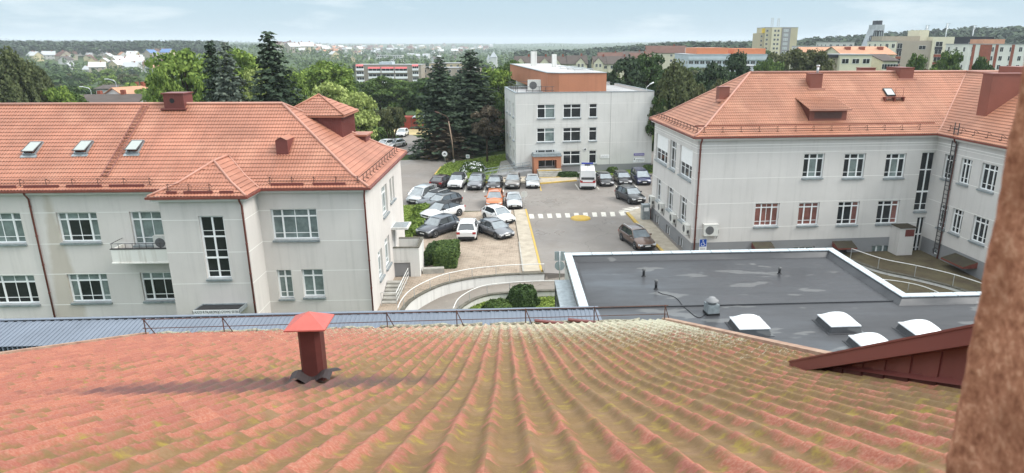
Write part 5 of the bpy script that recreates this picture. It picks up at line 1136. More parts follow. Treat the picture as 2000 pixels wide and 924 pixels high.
slab('lawn', [(14.2, 92.0), (15.4, 92.3), (13.5, 118), (11.5, 118)], -0.3, 0.1, 'lawn'); slab('lawn', [(17.0, 112), (40, 112), (40, 150), (14, 150)], -0.3, 0.14, 'lawn')
# kerbs
def kerb(poly, closed, w_, z0, z1, m, name='kerb'):
    c = MB(); n = len(poly)
    for i in range(n if closed else n-1):
        p, q = Vector(poly[i]), Vector(poly[(i+1) % n]); d = (q-p).normalized(); nn = Vector((-d.y, d.x))*w_/2; e = d*w_*0.4
        c.prism([tuple(p-nn-e), tuple(q-nn+e), tuple(q+nn+e), tuple(p+nn-e)], z0, z1+0.002*(i % 2))
    return kd(c.build(name, M[m]), kind='structure')
kerb(isl, True, 0.18, -0.2, 0.14, 'concrete'); kerb(isl2, True, 0.18, -0.2, 0.16, 'concrete'); kerb(la[:5], False, 0.16, -0.2, 0.15, 'concrete')
kerb(W2([(850, 342), (862, 327)]), False, 0.2, -0.1, 0.165, 'yellow'); kerb(W2([(829, 304), (831, 308), (838, 310.5)]), False, 0.24, -0.1, 0.19, 'yellow'); kerb(W2([(942, 358.5), (951, 358)]), False, 0.24, -0.1, 0.17, 'yellow')
pv_c = W2([(973, 345), (1045, 341), (1127, 340), (1127, 353.5), (1056, 359.5), (973, 358)]); slab('pavement', pv_c, -0.3, 0.115, 'sidewalk')
kerb(W2([(1056, 359.5), (1124, 353.7)]), False, 0.32, -0.1, 0.15, 'yellow'); slab('path', W2([(978, 317), (1003, 312), (1006, 340), (972, 347)]), -0.3, 0.117, 'concrete')
slab('pavement', W2([(1127, 346), (1258, 338), (1259, 330), (1127, 338)]), -0.3, 0.112, 'lawn'); kerb(W2([(1127, 353), (1200, 348), (1280, 345)]), False, 0.2, -0.1, 0.14, 'concrete')
sw = W2([(1003.7, 412), (1026.7, 410.5), (1043, 475), (1057, 531), (1022, 533), (1014, 475)]); slab('pavement', sw, -1.3, 0.12, 'sidewalk')
kerb(W2([(1027, 411), (1043.5, 475), (1057, 530)]), False, 0.17, -0.1, 0.15, 'yellow'); kerb(W2([(1014, 475), (1022, 532)]), False, 0.12, -0.1, 0.135, 'concrete')
sb = W2([(1224, 417), (1259, 405), (1266, 428), (1330, 494), (1345, 515), (1312, 515), (1296, 495), (1246, 440)]); slab('pavement', sb, -0.8, 0.12, 'sidewalk')
kerb(W2([(1226, 418), (1246, 440)]), False, 0.3, -0.1, 0.17, 'yellow'); kerb(W2([(1281, 480), (1296, 495), (1312, 514)]), False, 0.24, -0.1, 0.17, 'yellow'); kerb(W2([(1246, 440), (1281, 480)]), False, 0.2, -0.1, 0.15, 'concrete')
outer_px = [(778, 622), (785, 606), (801, 587), (829, 570), (860, 556.5), (888, 549), (925, 542), (971, 537), (1008, 534.5), (1063, 533)]
outer = [Vector(on_z(x, y, 0.08).to_2d()) for x, y in outer_px]
def sm2(pts, k=5): return [Vector((p.x, p.y)) for p in smooth([Vector((q[0], q[1], 0)) for q in pts], k)]
outS = sm2(outer)
pl_poly = [tuple(p) for p in outS[::-1]]
slab('paver_yard', [W2([(862, 416)])[0], W2([(1003, 411)])[0], W2([(1022, 532)])[0]]+[tuple(p) for p in outS[::-1] if p.x < -2.4]+[(-12.4, 40.5), (-12.2, 50.5), W2([(806, 464)])[0], W2([(830, 412)])[0]], -1.4, 0.02, 'pavers')
# curved ramp
inner_px = [(886, 622), (893, 606), (903, 596), (925, 583), (953, 574), (990, 570), (1035, 567), (1100, 565)]
inS = sm2([Vector(on_z(x, y, -0.45).to_2d()) for x, y in inner_px])
c = MB(); n = 40
def at_len(pts, f_):
    ds = [0]
    for i in range(1, len(pts)): ds.append(ds[-1]+(pts[i]-pts[i-1]).length)
    s = f_*ds[-1]
    for i in range(1, len(pts)):
        if ds[i] >= s: u = (s-ds[i-1])/max(1e-6, ds[i]-ds[i-1]); return pts[i-1].lerp(pts[i], u)
    return pts[-1]
rz_ = lambda f_: -1.05+0.5*f_
for i in range(n):
    f0, f1 = i/n, (i+1)/n; a0, a1, b0, b1 = at_len(outS, f0), at_len(outS, f1), at_len(inS, f0), at_len(inS, f1)
    c.quad((*a0, rz_(f0)), (*b0, rz_(f0)), (*b1, rz_(f1)), (*a1, rz_(f1)), sm=True)
e0, e1 = outS[-1], inS[-1]; rr = rz_(1.0)
c.quad((*e0, rr), (*e1, rr), (e1.x+1.0, e1.y+1.3, -0.35)); c.quad((*e0, rr), (e1.x+1.0, e1.y+1.3, -0.35), (2.3, 49.2, -0.1)); c.quad((*e0, rr), (2.3, 49.2, -0.1), (2.3, 51.2, 0.004), (*(e0+Vector((0.3, 0.35))), 0.004))
kd(c.build('ramp', asphalt_mat('ramp_asphalt', (0.20, 0.175, 0.15), (0.27, 0.24, 0.21), (0.36, 0.33, 0.28))), kind='structure')
def curved_wall(pts, w_, zb, zt_, cop, label):
    r = empty('retaining_wall', (pts[len(pts)//2].x, pts[len(pts)//2].y, 0), 0, label, 'retaining wall'); o = r.location
    c = MB(); d = MB(); n = len(pts)
    nr_ = []
    for i in range(n):
        t_ = (pts[min(i+1, n-1)]-pts[max(i-1, 0)]).normalized(); nr_.append(Vector((-t_.y, t_.x)))
    Q = lambda i, k, z: (pts[i].x+nr_[i].x*k-o.x, pts[i].y+nr_[i].y*k-o.y, z)
    for i in range(n-1):
        f_ = i/(n-1)
        for (mb, k, za, zz) in ((c, w_/2, zb, zt_), (d, w_/2+0.05, zt_, zt_+cop)):
            mb.quad(Q(i, -k, za), Q(i+1, -k, za), Q(i+1, -k, zz), Q(i, -k, zz)); mb.quad(Q(i+1, k, za), Q(i, k, za), Q(i, k, zz), Q(i+1, k, zz)); mb.quad(Q(i, -k, zz), Q(i+1, -k, zz), Q(i+1, k, zz), Q(i, k, zz))
    for i in (0, n-1):
        for (mb, k, za, zz) in ((c, w_/2, zb, zt_), (d, w_/2+0.05, zt_, zt_+cop)): mb.quad(Q(i, -k, za), Q(i, k, za), Q(i, k, zz), Q(i, -k, zz))
    c.build('wall_body', M['white_plaster'], r); d.build('coping', M['wet_coping'], r); return r
M['wet_coping'] = mat('dark_mossy_coping', (0.16, 0.15, 0.12), 0.8, 0.3, col2=(0.07, 0.065, 0.05), vscale=3)
curved_wall(outS, 0.22, -1.4, 0.03, 0.07, 'white curved retaining wall between the brown pavers and the sunken ramp')
curved_wall(inS, 0.22, -1.5, -0.55, 0.07, 'inner curved retaining wall along the lawn with the round dark bush')
def curve_rail(pts, zb, h, label, every, group='tubular railings by the ramp', rails=1):
    r = empty('railing', (pts[0].x, pts[0].y, 0), 0, label, 'railing', group); o = r.location; tot = sum((pts[i+1]-pts[i]).length for i in range(len(pts)-1))
    c = MB(); c.tube([(p.x-o.x, p.y-o.y, zb+h) for p in pts], 0.032, 6); 
    for k in range(1, rails): c.tube([(p.x-o.x, p.y-o.y, zb+h*(1-k/rails)) for p in pts], 0.02, 5)
    c.build('handrail', M['white_rail'], r)
    k = max(2, round(tot/every))
    for i in range(k+1):
        p = at_len(pts, min(i/k, 0.9999)); c = MB(); c.tube([(0, 0, 0), (0, 0, h)], 0.024, 5); c.build('post', M['steel'], r, loc=(p.x-o.x, p.y-o.y, zb))
    return r
curve_rail(outS, 0.10, 0.72, 'outer white handrail curving along the paved yard above the ramp', 2.0)
curve_rail(inS+[Vector((1.2, 46.3))], -0.48, 0.75, 'inner white handrail curving round the lawn with the round bush', 1.7)
slab('lawn', [tuple(p) for p in inS[::-1] if p.x < 0.9]+[(-5.2, 38), (1.0, 38), (1.0, 46.2)], -1.6, -1.0, 'lawn')
# painted markings
c = MB()
def pq(pts, z=0.010, m=0): c.quad(*[tuple(on_z(x, y, z)) for x, y in pts][::-1], m=m)
for i in range(10):
    x0 = 1000+(178+i*95.5)/5.437; yt = 280+(752-i*2.6)/5.437; pq([(x0, yt), (x0+9.2, yt-0.1), (x0+11.2, yt+8.4), (x0+2.2, yt+8.6)])
def zq(*p): pq([(1000+a/5.437, 280+b_/5.437) for a, b_ in p])
zq((1130, 725), (1185, 722), (1212, 765), (1158, 768)); zq((1128, 712), (1180, 712), (1255, 722), (1222, 730)); zq((1165, 697), (1215, 690), (1300, 705), (1262, 716)); zq((1222, 683), (1275, 678), (1330, 692), (1300, 700)); zq((1298, 676), (1345, 672), (1365, 695), (1325, 702))
for l_ in (((909.5, 364), (907.5, 375)), ((947.5, 365), (945, 375.5)), ((983.5, 364), (983, 374.5)), ((1123.5, 359), (1131.5, 371)), ((1165.5, 364), (1170, 370)), ((1200.5, 360), (1208, 368)), ((1237, 359), (1244.6, 366.5)), ((779, 400), (785, 391))):
    (x0, y0), (x1, y1) = l_; pq([(x0-1.1, y0), (x0+1.1, y0), (x1+1.2, y1), (x1-1.2, y1)])
kd(c.build('road_markings', M['white_paint']), kind='structure')
c = MB(); pq([(1053, 361), (1055, 361), (1058.3, 373), (1055.8, 373)]); kd(c.build('road_markings', M['yellow']), kind='structure')
# yellow traffic dome
p = on_z(1134, 427, 0); o = MB(); o.lathe([(1.05, 0), (1.0, 0.12), (0.75, 0.17), (0, 0.19)], 20); o = o.build('traffic_button', M['yellow'], loc=p); kd(o, 'low round yellow traffic island painted beside the zebra crossing', 'traffic island')
# manholes / cast grates
for x, y in ((915, 391), (909, 397), (1042, 551), (918, 557)):
    pass
# concrete entrance block at A
p0 = on_z(821, 540, 0.02); zt_ = on_y(820, 484, p0.y).z; pf = on_z(829, 464, zt_); pl_ = Vector((-12.0, p0.y, 0)); print('block', p0, zt_, pf)
r = empty('entrance_block', (p0.x, p0.y, 0), R(3), 'white concrete entrance block with dark gate and open top beside the left wing', 'entrance')
wx = p0.x+12.35; dy = pf.y-p0.y
c = MB(); T_ = 0.18
wall(c, (-wx, 0), (0, 0), 0, zt_, [(0.35, wx-0.72, 0.02, 1.35)], 0.15)
c.box((-T_, 0.001, 0), (0, dy, zt_)); c.box((-wx, dy-T_, 0), (-T_, dy, zt_)); c.box((-wx, 0.16, zt_-1.5), (-T_, dy-T_, zt_-0.95), 1); c.box((-wx, 0.02, zt_-1.2), (-T_, 0.16, zt_-0.01))
c.build('wall', [M['white_plaster'], M['concrete']], r)
c = MB(); c.box((-wx, -0.04, zt_), (0.04, 0.2, zt_+0.06)); c.box((-T_-0.02, 0.2, zt_), (0.04, dy+0.03, zt_+0.06)); c.box((-wx, dy-T_-0.02, zt_), (-T_-0.02, dy+0.03, zt_+0.06)); c.build('coping', M['wet_coping'], r)
c = MB()
c.box((-wx+0.35, 0.1, 0.02), (-0.72, 0.14, 1.35)); c.build('gate', M['plinth'], r)
q0 = on_z(826, 536, 0); q1 = on_z(868, 534, 0); c = MB(); c.prism([(q0.x, q0.y), (q1.x, q1.y), (q1.x-0.1, q1.y+0.5), (q0.x-0.1, q0.y+0.5)], 0, 0.42); c.prism([(q0.x+0.06, q0.y+0.06), (q1.x-0.08, q1.y+0.06), (q1.x-0.18, q1.y+0.44), (q0.x-0.04, q0.y+0.44)], 0.421, 0.43); o = c.build('planter_wall', M['concrete']); kd(o, 'low grey concrete planter wall in front of the clipped hedge', 'planter wall')
# basement stair railing beside A
def railset(name, label, pts, h, every, z, rails=3):
    P = [Vector((p[0], p[1])) for p in pts]; return curve_rail(P, z, h, label, every, rails=rails)
g0 = FA.loc(1.2, 2.0); g1 = FA.loc(1.2, 7.2); railset('railing', 'white three bar railing round the basement steps of the left wing', [FA.loc(0.15, 2.0), g0, g1], 0.95, 1.1, 0.04)
c = MB(); 
for k in range(6): c.box((0.05, 2.4+k*0.45, -0.05), (1.1, 2.85+k*0.45, 0.06+0.14*k))
o = c.build('steps', M['concrete'], loc=FA.o); o.rotation_euler = (0, 0, FA.a); kd(o, 'grey concrete steps against the side wall of the left wing', 'steps')
# courtyard behind the annex (right)
M['mossy'] = mat('mossy_concrete', (0.085, 0.065, 0.045), 0.9, 0.2, col2=(0.14, 0.12, 0.07), vscale=0.8)
slab('yard', [(12.5, 44), (33.5, 46), (33.0, 56), (12.2, 54)], -1.3, 0.0, 'mossy')
yr = sm2([FB.loc(FB.inv(on_z(x, y, 0.0))[0], FB.inv(on_z(x, y, 0.0))[1]).to_2d() for x, y in ((1660, 512), (1720, 533), (1790, 548), (1860, 566), (1930, 590))])
curved_wall(yr, 0.25, -1.4, 0.2, 0.08, 'stained curved retaining wall in the yard behind the black roof')
curve_rail(yr, 0.28, 0.9, 'long pale handrail over the stained wall in the rear yard', 2.6, 'railings in the rear yard')
yr2 = sm2([on_z(x, y, 0.6).to_2d() for x, y in ((1718, 545), (1760, 550), (1805, 560), (1850, 580), (1900, 610))]); curve_rail(yr2, 0.0, 0.6, 'lower pale handrail curving down in the rear yard', 2.2, 'railings in the rear yard')
# metal cabinet with pipe at the far corner of B
p = FB.loc(-0.75, B_D-0.6, 0.1); cb = empty('metal_cabinet', p, FB.a, 'tall grey metal cabinet at the far end of the side pavement', 'cabinet'); c = MB(); c.box((-0.4, -0.4, 0), (0.4, 0.4, 1.5)); c.box((-0.43, -0.43, 1.5), (0.43, 0.43, 1.55)); c.box((-0.25, -0.41, 0.9), (0.25, -0.4, 1.3), 1); c.build('body', [M['sill'], M['sign_white']], cb)
# sign posts, lamp
def sign_post(px, py, ztop_px, build, label, name='road_sign', group=None, rz=0.0):
    p = on_z(px, py, 0.0); zt_ = on_y(px, ztop_px, p.y).z; r = empty(name, p, rz, label, 'road sign', group); c = MB(); c.tube([(0, 0, 0), (0, 0, zt_)], 0.035, 6); c.build('pole', M['steel'], r); build(r, zt_, p); return r
def disc(mb, x, y, z, rad, th=0.02, m=0, n=18):
    mb.tube([(x, y, z), (x, y+th, z)], rad, n, m)
M['sign_back'] = mat('sign_back', (0.36, 0.42, 0.44), 0.5, 0.4, 0.3); M['orange_red'] = mat('sign_red', (0.5, 0.04, 0.03), 0.4)
def b1(r, zt_, p):
    c = MB(); disc(c, 0, -0.06, zt_-0.35, 0.36); c.box((-0.02, -0.08, zt_-0.7), (0.02, -0.061, zt_), 1); c.build('round_sign', [M['sign_back'] if False else M['ac'], M['steel']], r)
sign_post(1024, 411, 373, b1, 'round sign seen from behind, on a slim pole where the pavement strip ends')
pS = on_z(1092, 562, -0.3)
def b2(r, zt_, p):
    c = MB(); c.box((-0.38, 0.04, zt_-0.75), (0.38, 0.07, zt_-0.02)); 
    c.build('square_sign', M['sign_back'], r); c = MB(); disc(c, 0, 0.04, zt_-1.15, 0.38); c.build('round_sign', M['sign_back'], r)
    c = MB(); c.box((-0.3, 0.02, zt_-0.7), (-0.26, 0.039, zt_-0.05)); c.box((0.26, 0.02, zt_-0.7), (0.3, 0.039, zt_-0.05)); c.build('bracket_rail', M['steel'], r)
sign_post(1093, 556, 491, b2, 'two grey sign backs, square over round, on a post beside the annex')
def b3(r, zt_, p):
    c = MB(); disc(c, 0, -0.06, zt_-0.42, 0.45, 0.02, 0); disc(c, 0, -0.075, zt_-0.42, 0.40, 0.014, 1); c.box((-0.16, -0.09, zt_-0.5), (0.16, -0.076, zt_-0.38), 2); c.box((-0.1, -0.09, zt_-0.38), (0.1, -0.076, zt_-0.3), 2); c.box((-0.16, -0.09, zt_-0.55), (-0.1, -0.076, zt_-0.5), 2); c.box((0.1, -0.09, zt_-0.55), (0.16, -0.076, zt_-0.5), 2); c.build('round_sign', [M['grille'], M['sign_white'], M['black']], r)
sign_post(869.5, 322, 295, b3, 'round white sign with a car symbol on a pole at the lawn tip')
def b4(r, zt_, p):
    c = MB(); c.box((-0.28, -0.06, zt_-0.55), (0.28, -0.04, zt_)); c.box((-0.18, -0.07, zt_-0.42), (0.18, -0.06, zt_-0.12), 1); c.build('square_sign', [M['sign_white'], M['sign_back']], r)
sign_post(914, 317, 302, b4, 'small square sign on the lawn island right of the lamp post')
p = on_z(886.5, 318, 0.1); zt_ = on_y(878, 232, p.y).z; lp_ = empty('street_lamp', p, 0, 'slightly leaning concrete street lamp with a curved arm beside the spruces', 'street lamp')
c = MB(); c.tube([(0, 0, 0), (-0.15, 0, zt_*0.5), (-0.55, 0, zt_*0.93)], 0.1, 8, radii=[0.13, 0.10, 0.075]); c.build('pole', mat('lamp_pole', (0.30, 0.22, 0.16), 0.85, var=0.3, vscale=2), lp_)
c = MB(); c.tube([(-0.55, 0, zt_*0.93), (-0.65, 0, zt_), (-0.95, 0, zt_+0.35), (-1.9, -0.1, zt_+0.75)], 0.05, 6); c.build('arm', M['rust'], lp_)
c = MB(); c.tube([(-1.8, -0.1, zt_+0.72), (-2.05, -0.12, zt_+0.80), (-2.5, -0.14, zt_+0.98)], 0.11, 8, radii=[0.06, 0.13, 0.1]); c.build('lamp_head', M['rust'], lp_); c = MB(); c.box((-0.14, -0.14, 0), (0.14, 0.14, 0.5)); c.build('base_collar', M['white_plaster'], lp_)
# red shed on the field
p = on_z(800, 250, -0.1); sh = empty('shed', (p.x, 142, HT(p.x, 142)+0.0), R(2), 'red brick shed with a pale metal roof beyond the sandy field', 'shed')
xa = on_y(782, 240, 142).x-p.x; xb = on_y(824, 240, 142).x-p.x; z_t = on_y(800, 229, 142).z-HT(p.x, 142)
M['red_brick'] = mat('red_brick', (0.28, 0.055, 0.04), 0.9, var=0.3, vscale=1); c = MB(); c.box((xa, 0, -0.5), (xb, 3.5, z_t-0.3)); c.box((xa, 0, z_t-0.3), (xa+2.4, 3.5, z_t+0.0)); c.build('wall', M['red_brick'], sh)
c = MB(); c.box((xa+2.6, -0.15, z_t-0.25), (xb+0.15, 3.6, z_t+0.05)); c.build('roof', M['zinc'], sh); c = MB(); c.box((xa+2.2, -0.02, -0.5), (xa+2.5, 0.0, z_t)); c.box((xb-1.6, -0.03, -0.2), (xb-0.5, 0.0, z_t-0.8)); c.build('door', M['red_metal'], sh)
# ================================================================== CARS
def paint(name, col, metal=0.3, rough=0.32): return mat(name, col, rough, 0.5, metal, coat=0.8)
PT = {'white': paint('white_car_paint', (0.72, 0.72, 0.72), 0.0), 'silver': paint('silver_car_paint', (0.48, 0.49, 0.50), 0.55), 'grey': paint('grey_car_paint', (0.17, 0.175, 0.19), 0.5), 'dark': paint('dark_grey_car_paint', (0.075, 0.08, 0.095), 0.4),
      'black': paint('black_car_paint', (0.02, 0.02, 0.023), 0.2), 'blue': paint('dark_blue_car_paint', (0.025, 0.03, 0.085), 0.3), 'maroon': paint('black_red_car_paint', (0.045, 0.022, 0.026), 0.3), 'orange': paint('orange_car_paint', (0.52, 0.15, 0.04), 0.2), 'brown': paint('brown_car_paint', (0.12, 0.07, 0.05), 0.4), 'taupe': paint('taupe_car_paint', (0.22, 0.20, 0.185), 0.4)}
M['carglass'] = mat('car_glass', (0.035, 0.042, 0.048), 0.04, 1.0, coat=0.6); M['screen'] = mat('windscreen_glass', (0.17, 0.20, 0.22), 0.05, 1.0, coat=1.0, var=0.35, vscale=1.3)  # screen: sky reflection painted in as a paler base than the car glass
M['lamp_glass'] = mat('headlamp_glass', (0.62, 0.64, 0.66), 0.15, 0.8); M['tail'] = mat('tail_lamp_red', (0.36, 0.02, 0.02), 0.2, 0.6); M['rim'] = mat('alloy_rim', (0.42, 0.43, 0.44), 0.35, 0.5, 0.6); M['tyre'] = mat('tyre_rubber', (0.02, 0.02, 0.021), 0.8); M['plate'] = mat('number_plate', (0.7, 0.7, 0.68), 0.5); M['trim'] = mat('black_trim', (0.02, 0.02, 0.022), 0.5)
KINDS = {  # L, W, H, belt, nose height, hood height, windscreen base, roof front, roof rear, rear glass base, deck height, wheel radius, clearance
 'suv': (4.45, 1.86, 1.66, 1.06, 0.80, 1.03, 0.27, 0.42, 0.86, 0.965, 1.06, 0.36, 0.27),
 'hatch': (4.20, 1.78, 1.47, 0.93, 0.64, 0.90, 0.24, 0.43, 0.83, 0.965, 0.96, 0.32, 0.2),
 'sedan': (4.50, 1.77, 1.42, 0.92, 0.64, 0.88, 0.26, 0.44, 0.72, 0.86, 0.95, 0.32, 0.2),
 'wagon': (4.72, 1.80, 1.52, 0.96, 0.70, 0.94, 0.26, 0.42, 0.88, 0.97, 0.97, 0.34, 0.24),
 'mpv': (4.66, 1.86, 1.73, 1.00, 0.74, 1.0, 0.13, 0.35, 0.90, 0.975, 1.0, 0.33, 0.2),
 'coupe_suv': (4.85, 1.98, 1.70, 1.10, 0.84, 1.07, 0.27, 0.43, 0.66, 0.95, 1.14, 0.38, 0.28),
 'van': (5.40, 2.02, 2.52, 1.30, 0.95, 1.25, 0.12, 0.25, 0.985, 0.999, 1.30, 0.35, 0.25)}
def car_mesh(root, kind, body, roof_mat=None, rails=False, cladding=False, details=True):
    Lc, W, H, belt, nose, hood, t0, t1, t2, t3, deck, rw, cl = KINDS[kind]; hw = W/2; Y = lambda t: -Lc/2+Lc*t
    st = [(0.0, 0.80, cl+0.10, nose-0.16), (0.012, 0.90, cl+0.03, nose-0.05), (0.05, 0.965, cl, nose+0.05), (0.14, 1.0, cl, nose+(hood-nose)*0.62), (t0, 1.0, cl, hood), (t0+0.03, 1.0, cl, belt-0.02), (0.55, 1.0, cl, belt), (t2, 1.0, cl, belt+0.02)]
    if deck < belt+0.05 and t3 < 0.9: st += [(t3, 0.985, cl, deck), (0.955, 0.96, cl, deck-0.02), (0.985, 0.92, cl+0.05, deck-0.1), (1.0, 0.84, cl+0.14, deck-0.25)]
    else: st += [(t3-0.02 if t3 > 0.97 else t3, 0.975, cl, deck), (0.988, 0.93, cl+0.03, deck-0.07), (1.0, 0.86, cl+0.12, deck-0.2)]
    b = MB(); n = 11; s_ = sorted(st)
    for t, wf, zb, zt_ in s_:
        w_ = hw*wf; h = zt_-zb; cr = 0.045
        sec = [(-w_*0.90, zb), (-w_, zb+h*0.22), (-w_*1.0, zb+h*0.6), (-w_*0.985, zt_-0.13), (-w_*0.90, zt_-0.01), (0, zt_+cr), (w_*0.90, zt_-0.01), (w_*0.985, zt_-0.13), (w_, zb+h*0.6), (w_, zb+h*0.22), (w_*0.90, zb)]
        for x, z in sec: b.v.append((x, Y(t), z))
    for i in range(len(s_)-1):
        for j in range(n-1): b.f.append((i*n+j, i*n+j+1, (i+1)*n+j+1, (i+1)*n+j)); b.m.append(0); b.sm.append(True)
        b.f.append((i*n+n-1, i*n, (i+1)*n, (i+1)*n+n-1)); b.m.append(1); b.sm.append(False)
    b.f.append(tuple(range(n-1, -1, -1))); b.m.append(0); b.sm.append(False); e = (len(s_)-1)*n; b.f.append(tuple(e+j for j in range(n))); b.m.append(0); b.sm.append(False)
    wb_, wr = hw*0.93, hw*0.74 if kind != 'van' else hw*0.86
    zb_ = belt-0.01; zr = H-0.05
    y0, y1, y2, y3 = Y(t0), Y(t1), Y(t2), Y(t3)
    ym = (y1+y2)/2
    # roof panel
    rows = [(y1-0.02, wr*0.97, zr-0.01), (y1+0.25, wr, zr+0.035), (ym, wr, zr+0.05), (y2-0.25, wr, zr+0.03), (y2+0.02, wr*0.95, zr-0.03)]; i0 = len(b.v)
    for y, w_, z in rows:
        for k in range(7): u = -1+k/3; b.v.append((w_*u, y, z+0.03*(1-u*u)-(0.03 if abs(u) == 1 else 0)))
    rm = 2 if roof_mat else 0
    for i in range(4):
        for k in range(6): b.f.append((i0+i*7+k, i0+i*7+k+1, i0+(i+1)*7+k+1, i0+(i+1)*7+k)); b.m.append(rm); b.sm.append(True)
    zrf, zrr = zr-0.04, zr-0.06
    # pillars
    for sx in (-1, 1):
        A0, A1 = Vector((sx*wb_, y0, zb_)), Vector((sx*wr*0.98, y1, zrf)); C1, C0 = Vector((sx*wr*0.96, y2, zrr)), Vector((sx*wb_*0.95, y3, deck-0.02))
        b.tube([A0, A1], 0.045, 5, rm); b.tube([C1, C0], 0.055 if kind in ('sedan', 'coupe_suv') else 0.075, 5, rm if roof_mat else 0); b.tube([A1, Vector((sx*wr, ym, zr-0.015)), C1], 0.035, 5, rm)
        for q in (0.46,) if kind != 'van' else ():
            yq = y1+(y2-y1)*q; b.tube([(sx*wb_*1.0, yq+0.02, zb_), (sx*wr*1.0, yq, zr-0.03)], 0.03, 4, 1)
        if kind in ('suv', 'wagon', 'mpv', 'hatch'):
            yq = y1+(y2-y1)*0.93; b.tube([(sx*wb_*0.99, yq+0.1, zb_), (sx*wr*0.99, yq-0.05, zr-0.04)], 0.06, 4, 0)
        if rails: b.tube([(sx*wr*0.9, y1+0.25, zr+0.05), (sx*wr*0.9, y1+0.35, zr+0.1), (sx*wr*0.9, y2-0.3, zr+0.1), (sx*wr*0.9, y2-0.15, zr+0.04)], 0.022, 4, 3)
        # wheel arches and sill
        for wy in (Y(0.185), Y(0.80)):
            b.tube([(sx*(hw-0.06), wy, rw+0.015), (sx*(hw+0.006), wy, rw+0.015)], rw+0.07, 16, 1)
        b.box((sx*(hw-0.03), Y(0.27), cl-0.02), (sx*(hw+0.008), Y(0.71), cl+(0.18 if cladding else 0.1)), 1)
        if details: b.box((sx*(hw*0.985), Y(0.50), belt-0.28), (sx*(hw+0.002), Y(0.505), belt-0.04), 1); b.box((sx*(hw*0.985), Y(0.46), belt-0.16), (sx*(hw+0.012), Y(0.49), belt-0.13), 1); b.box((sx*(hw*0.985), Y(0.66), belt-0.16), (sx*(hw+0.012), Y(0.69), belt-0.13), 1)
    b.box((-hw*0.8, Y(0)-0.012, cl+0.02), (hw*0.8, Y(0.02), cl+0.22), 1)
    b.box((-hw*0.82, Y(0.98), cl), (hw*0.82, Y(1)+0.015, cl+0.24), 1)
    if kind == 'van':   # solid sides and rear
        for sx in (-1, 1): b.quad((sx*wb_*0.995, Y(0.33), zb_), (sx*wb_*0.995, Y(0.985), zb_), (sx*wr*0.995, Y(0.985), zr-0.03), (sx*wr*0.995, Y(0.33), zr-0.03), m=0)
        b.quad((-wb_, Y(0.992), 1.0), (wb_, Y(0.992), 1.0), (wr, Y(0.985), zr-0.02), (-wr, Y(0.985), zr-0.02), m=0)
    bo = b.build('body', [body, M['trim'], roof_mat or body, M['steel']], root)
    g = MB(); g.quad((-wb_*0.97, y0-0.005, zb_), (wb_*0.97, y0-0.005, zb_), (wr*0.97, y1-0.01, zrf), (-wr*0.97, y1-0.01, zrf)); g.build('windscreen', M['screen'], root)
    g = MB()
    if kind != 'van': g.quad((wb_*0.93, y3, deck-0.02), (-wb_*0.93, y3, deck-0.02), (-wr*0.95, y2+0.01, zrr), (wr*0.95, y2+0.01, zrr))
    else: g.quad((wb_*0.9, Y(1.0), 1.32), (-wb_*0.9, Y(1.0), 1.32), (-wb_*0.88, Y(0.999), 1.62), (wb_*0.88, Y(0.999), 1.62))
    g.build('rear_window', M['carglass'], root)
    for sx in (-1, 1):
        g = MB(); x0, x1 = sx*wb_*0.985, sx*wr*0.985
        ye = y2 if kind != 'van' else Y(0.33)
        P = [(x0, y0+0.05, zb_), (x0, y1, zb_), (x0, ye, zb_), (x0*0.97, y3-0.05 if kind != 'van' else Y(0.33), zb_)]
        Q = [(x1, y1, zr-0.05), (x1, ye, zr-0.06)]
        g.quad(P[0], P[1], Q[0]); g.quad(P[1], P[2], Q[1], Q[0])
        if kind != 'van': g.quad(P[2], P[3], Q[1])
        g.build('side_window', M['carglass'], root)
        for wy in (Y(0.185), Y(0.80)):
            wh = MB(); wh.lathe([(rw*0.62, 0.0), (rw*0.97, 0.0), (rw, 0.03), (rw, 0.2), (rw*0.97, 0.23), (0, 0.23)], 18)
            wh.v = [(sx*(hw+0.014-z), wy+x, rw+y) for x, y, z in wh.v]; wo = wh.build('wheel', M['tyre'], root)
            rm_ = MB(); rr = rw*0.64; rm_.lathe([(0.0, -0.005), (rr*0.25, -0.005), (rr*0.3, 0.02), (rr*0.85, 0.012), (rr, -0.002), (rr*1.02, 0.03)], 15); 
            rm_.v = [(sx*(hw+0.014-z), wy+x, rw+y) for x, y, z in rm_.v]
            for k in range(5):
                a = 2*math.pi*k/5; rm_.quad((sx*(hw+0.009), wy+math.cos(a)*rr*0.3, rw+math.sin(a)*rr*0.3), (sx*(hw+0.009), wy+math.cos(a+0.5)*rr*0.85, rw+math.sin(a+0.5)*rr*0.85), (sx*(hw+0.009), wy+math.cos(a+0.85)*rr*0.85, rw+math.sin(a+0.85)*rr*0.85), m=1)
            rm_.build('rim', [M['rim'], M['trim']], wo)
        h = MB(); h.box((sx*hw*0.52, Y(0.0)+0.0, nose-0.2), (sx*hw*0.84, Y(0.03), nose-0.06)); h.box((sx*hw*0.66, Y(0.02), nose-0.18), (sx*hw*0.93, Y(0.06), nose-0.03)); h.build('headlight', M['lamp_glass'], root)
        tl = MB(); tl.box((sx*hw*0.62, Y(0.97), deck-0.33), (sx*hw*0.945, Y(1.0)+0.006, deck-0.12)); 
        if kind == 'van': tl.box((sx*hw*0.84, Y(0.98), 0.95), (sx*hw*0.95, Y(1.0)+0.01, 1.4))
        tl.build('taillight', M['tail'], root)
        mi = MB(); mi.box((sx*wb_, Y(t0+0.07), belt+0.02), (sx*(hw+0.19), Y(t0+0.1), belt+0.16)); mi.build('wing_mirror', M['trim'] if roof_mat else body, root)
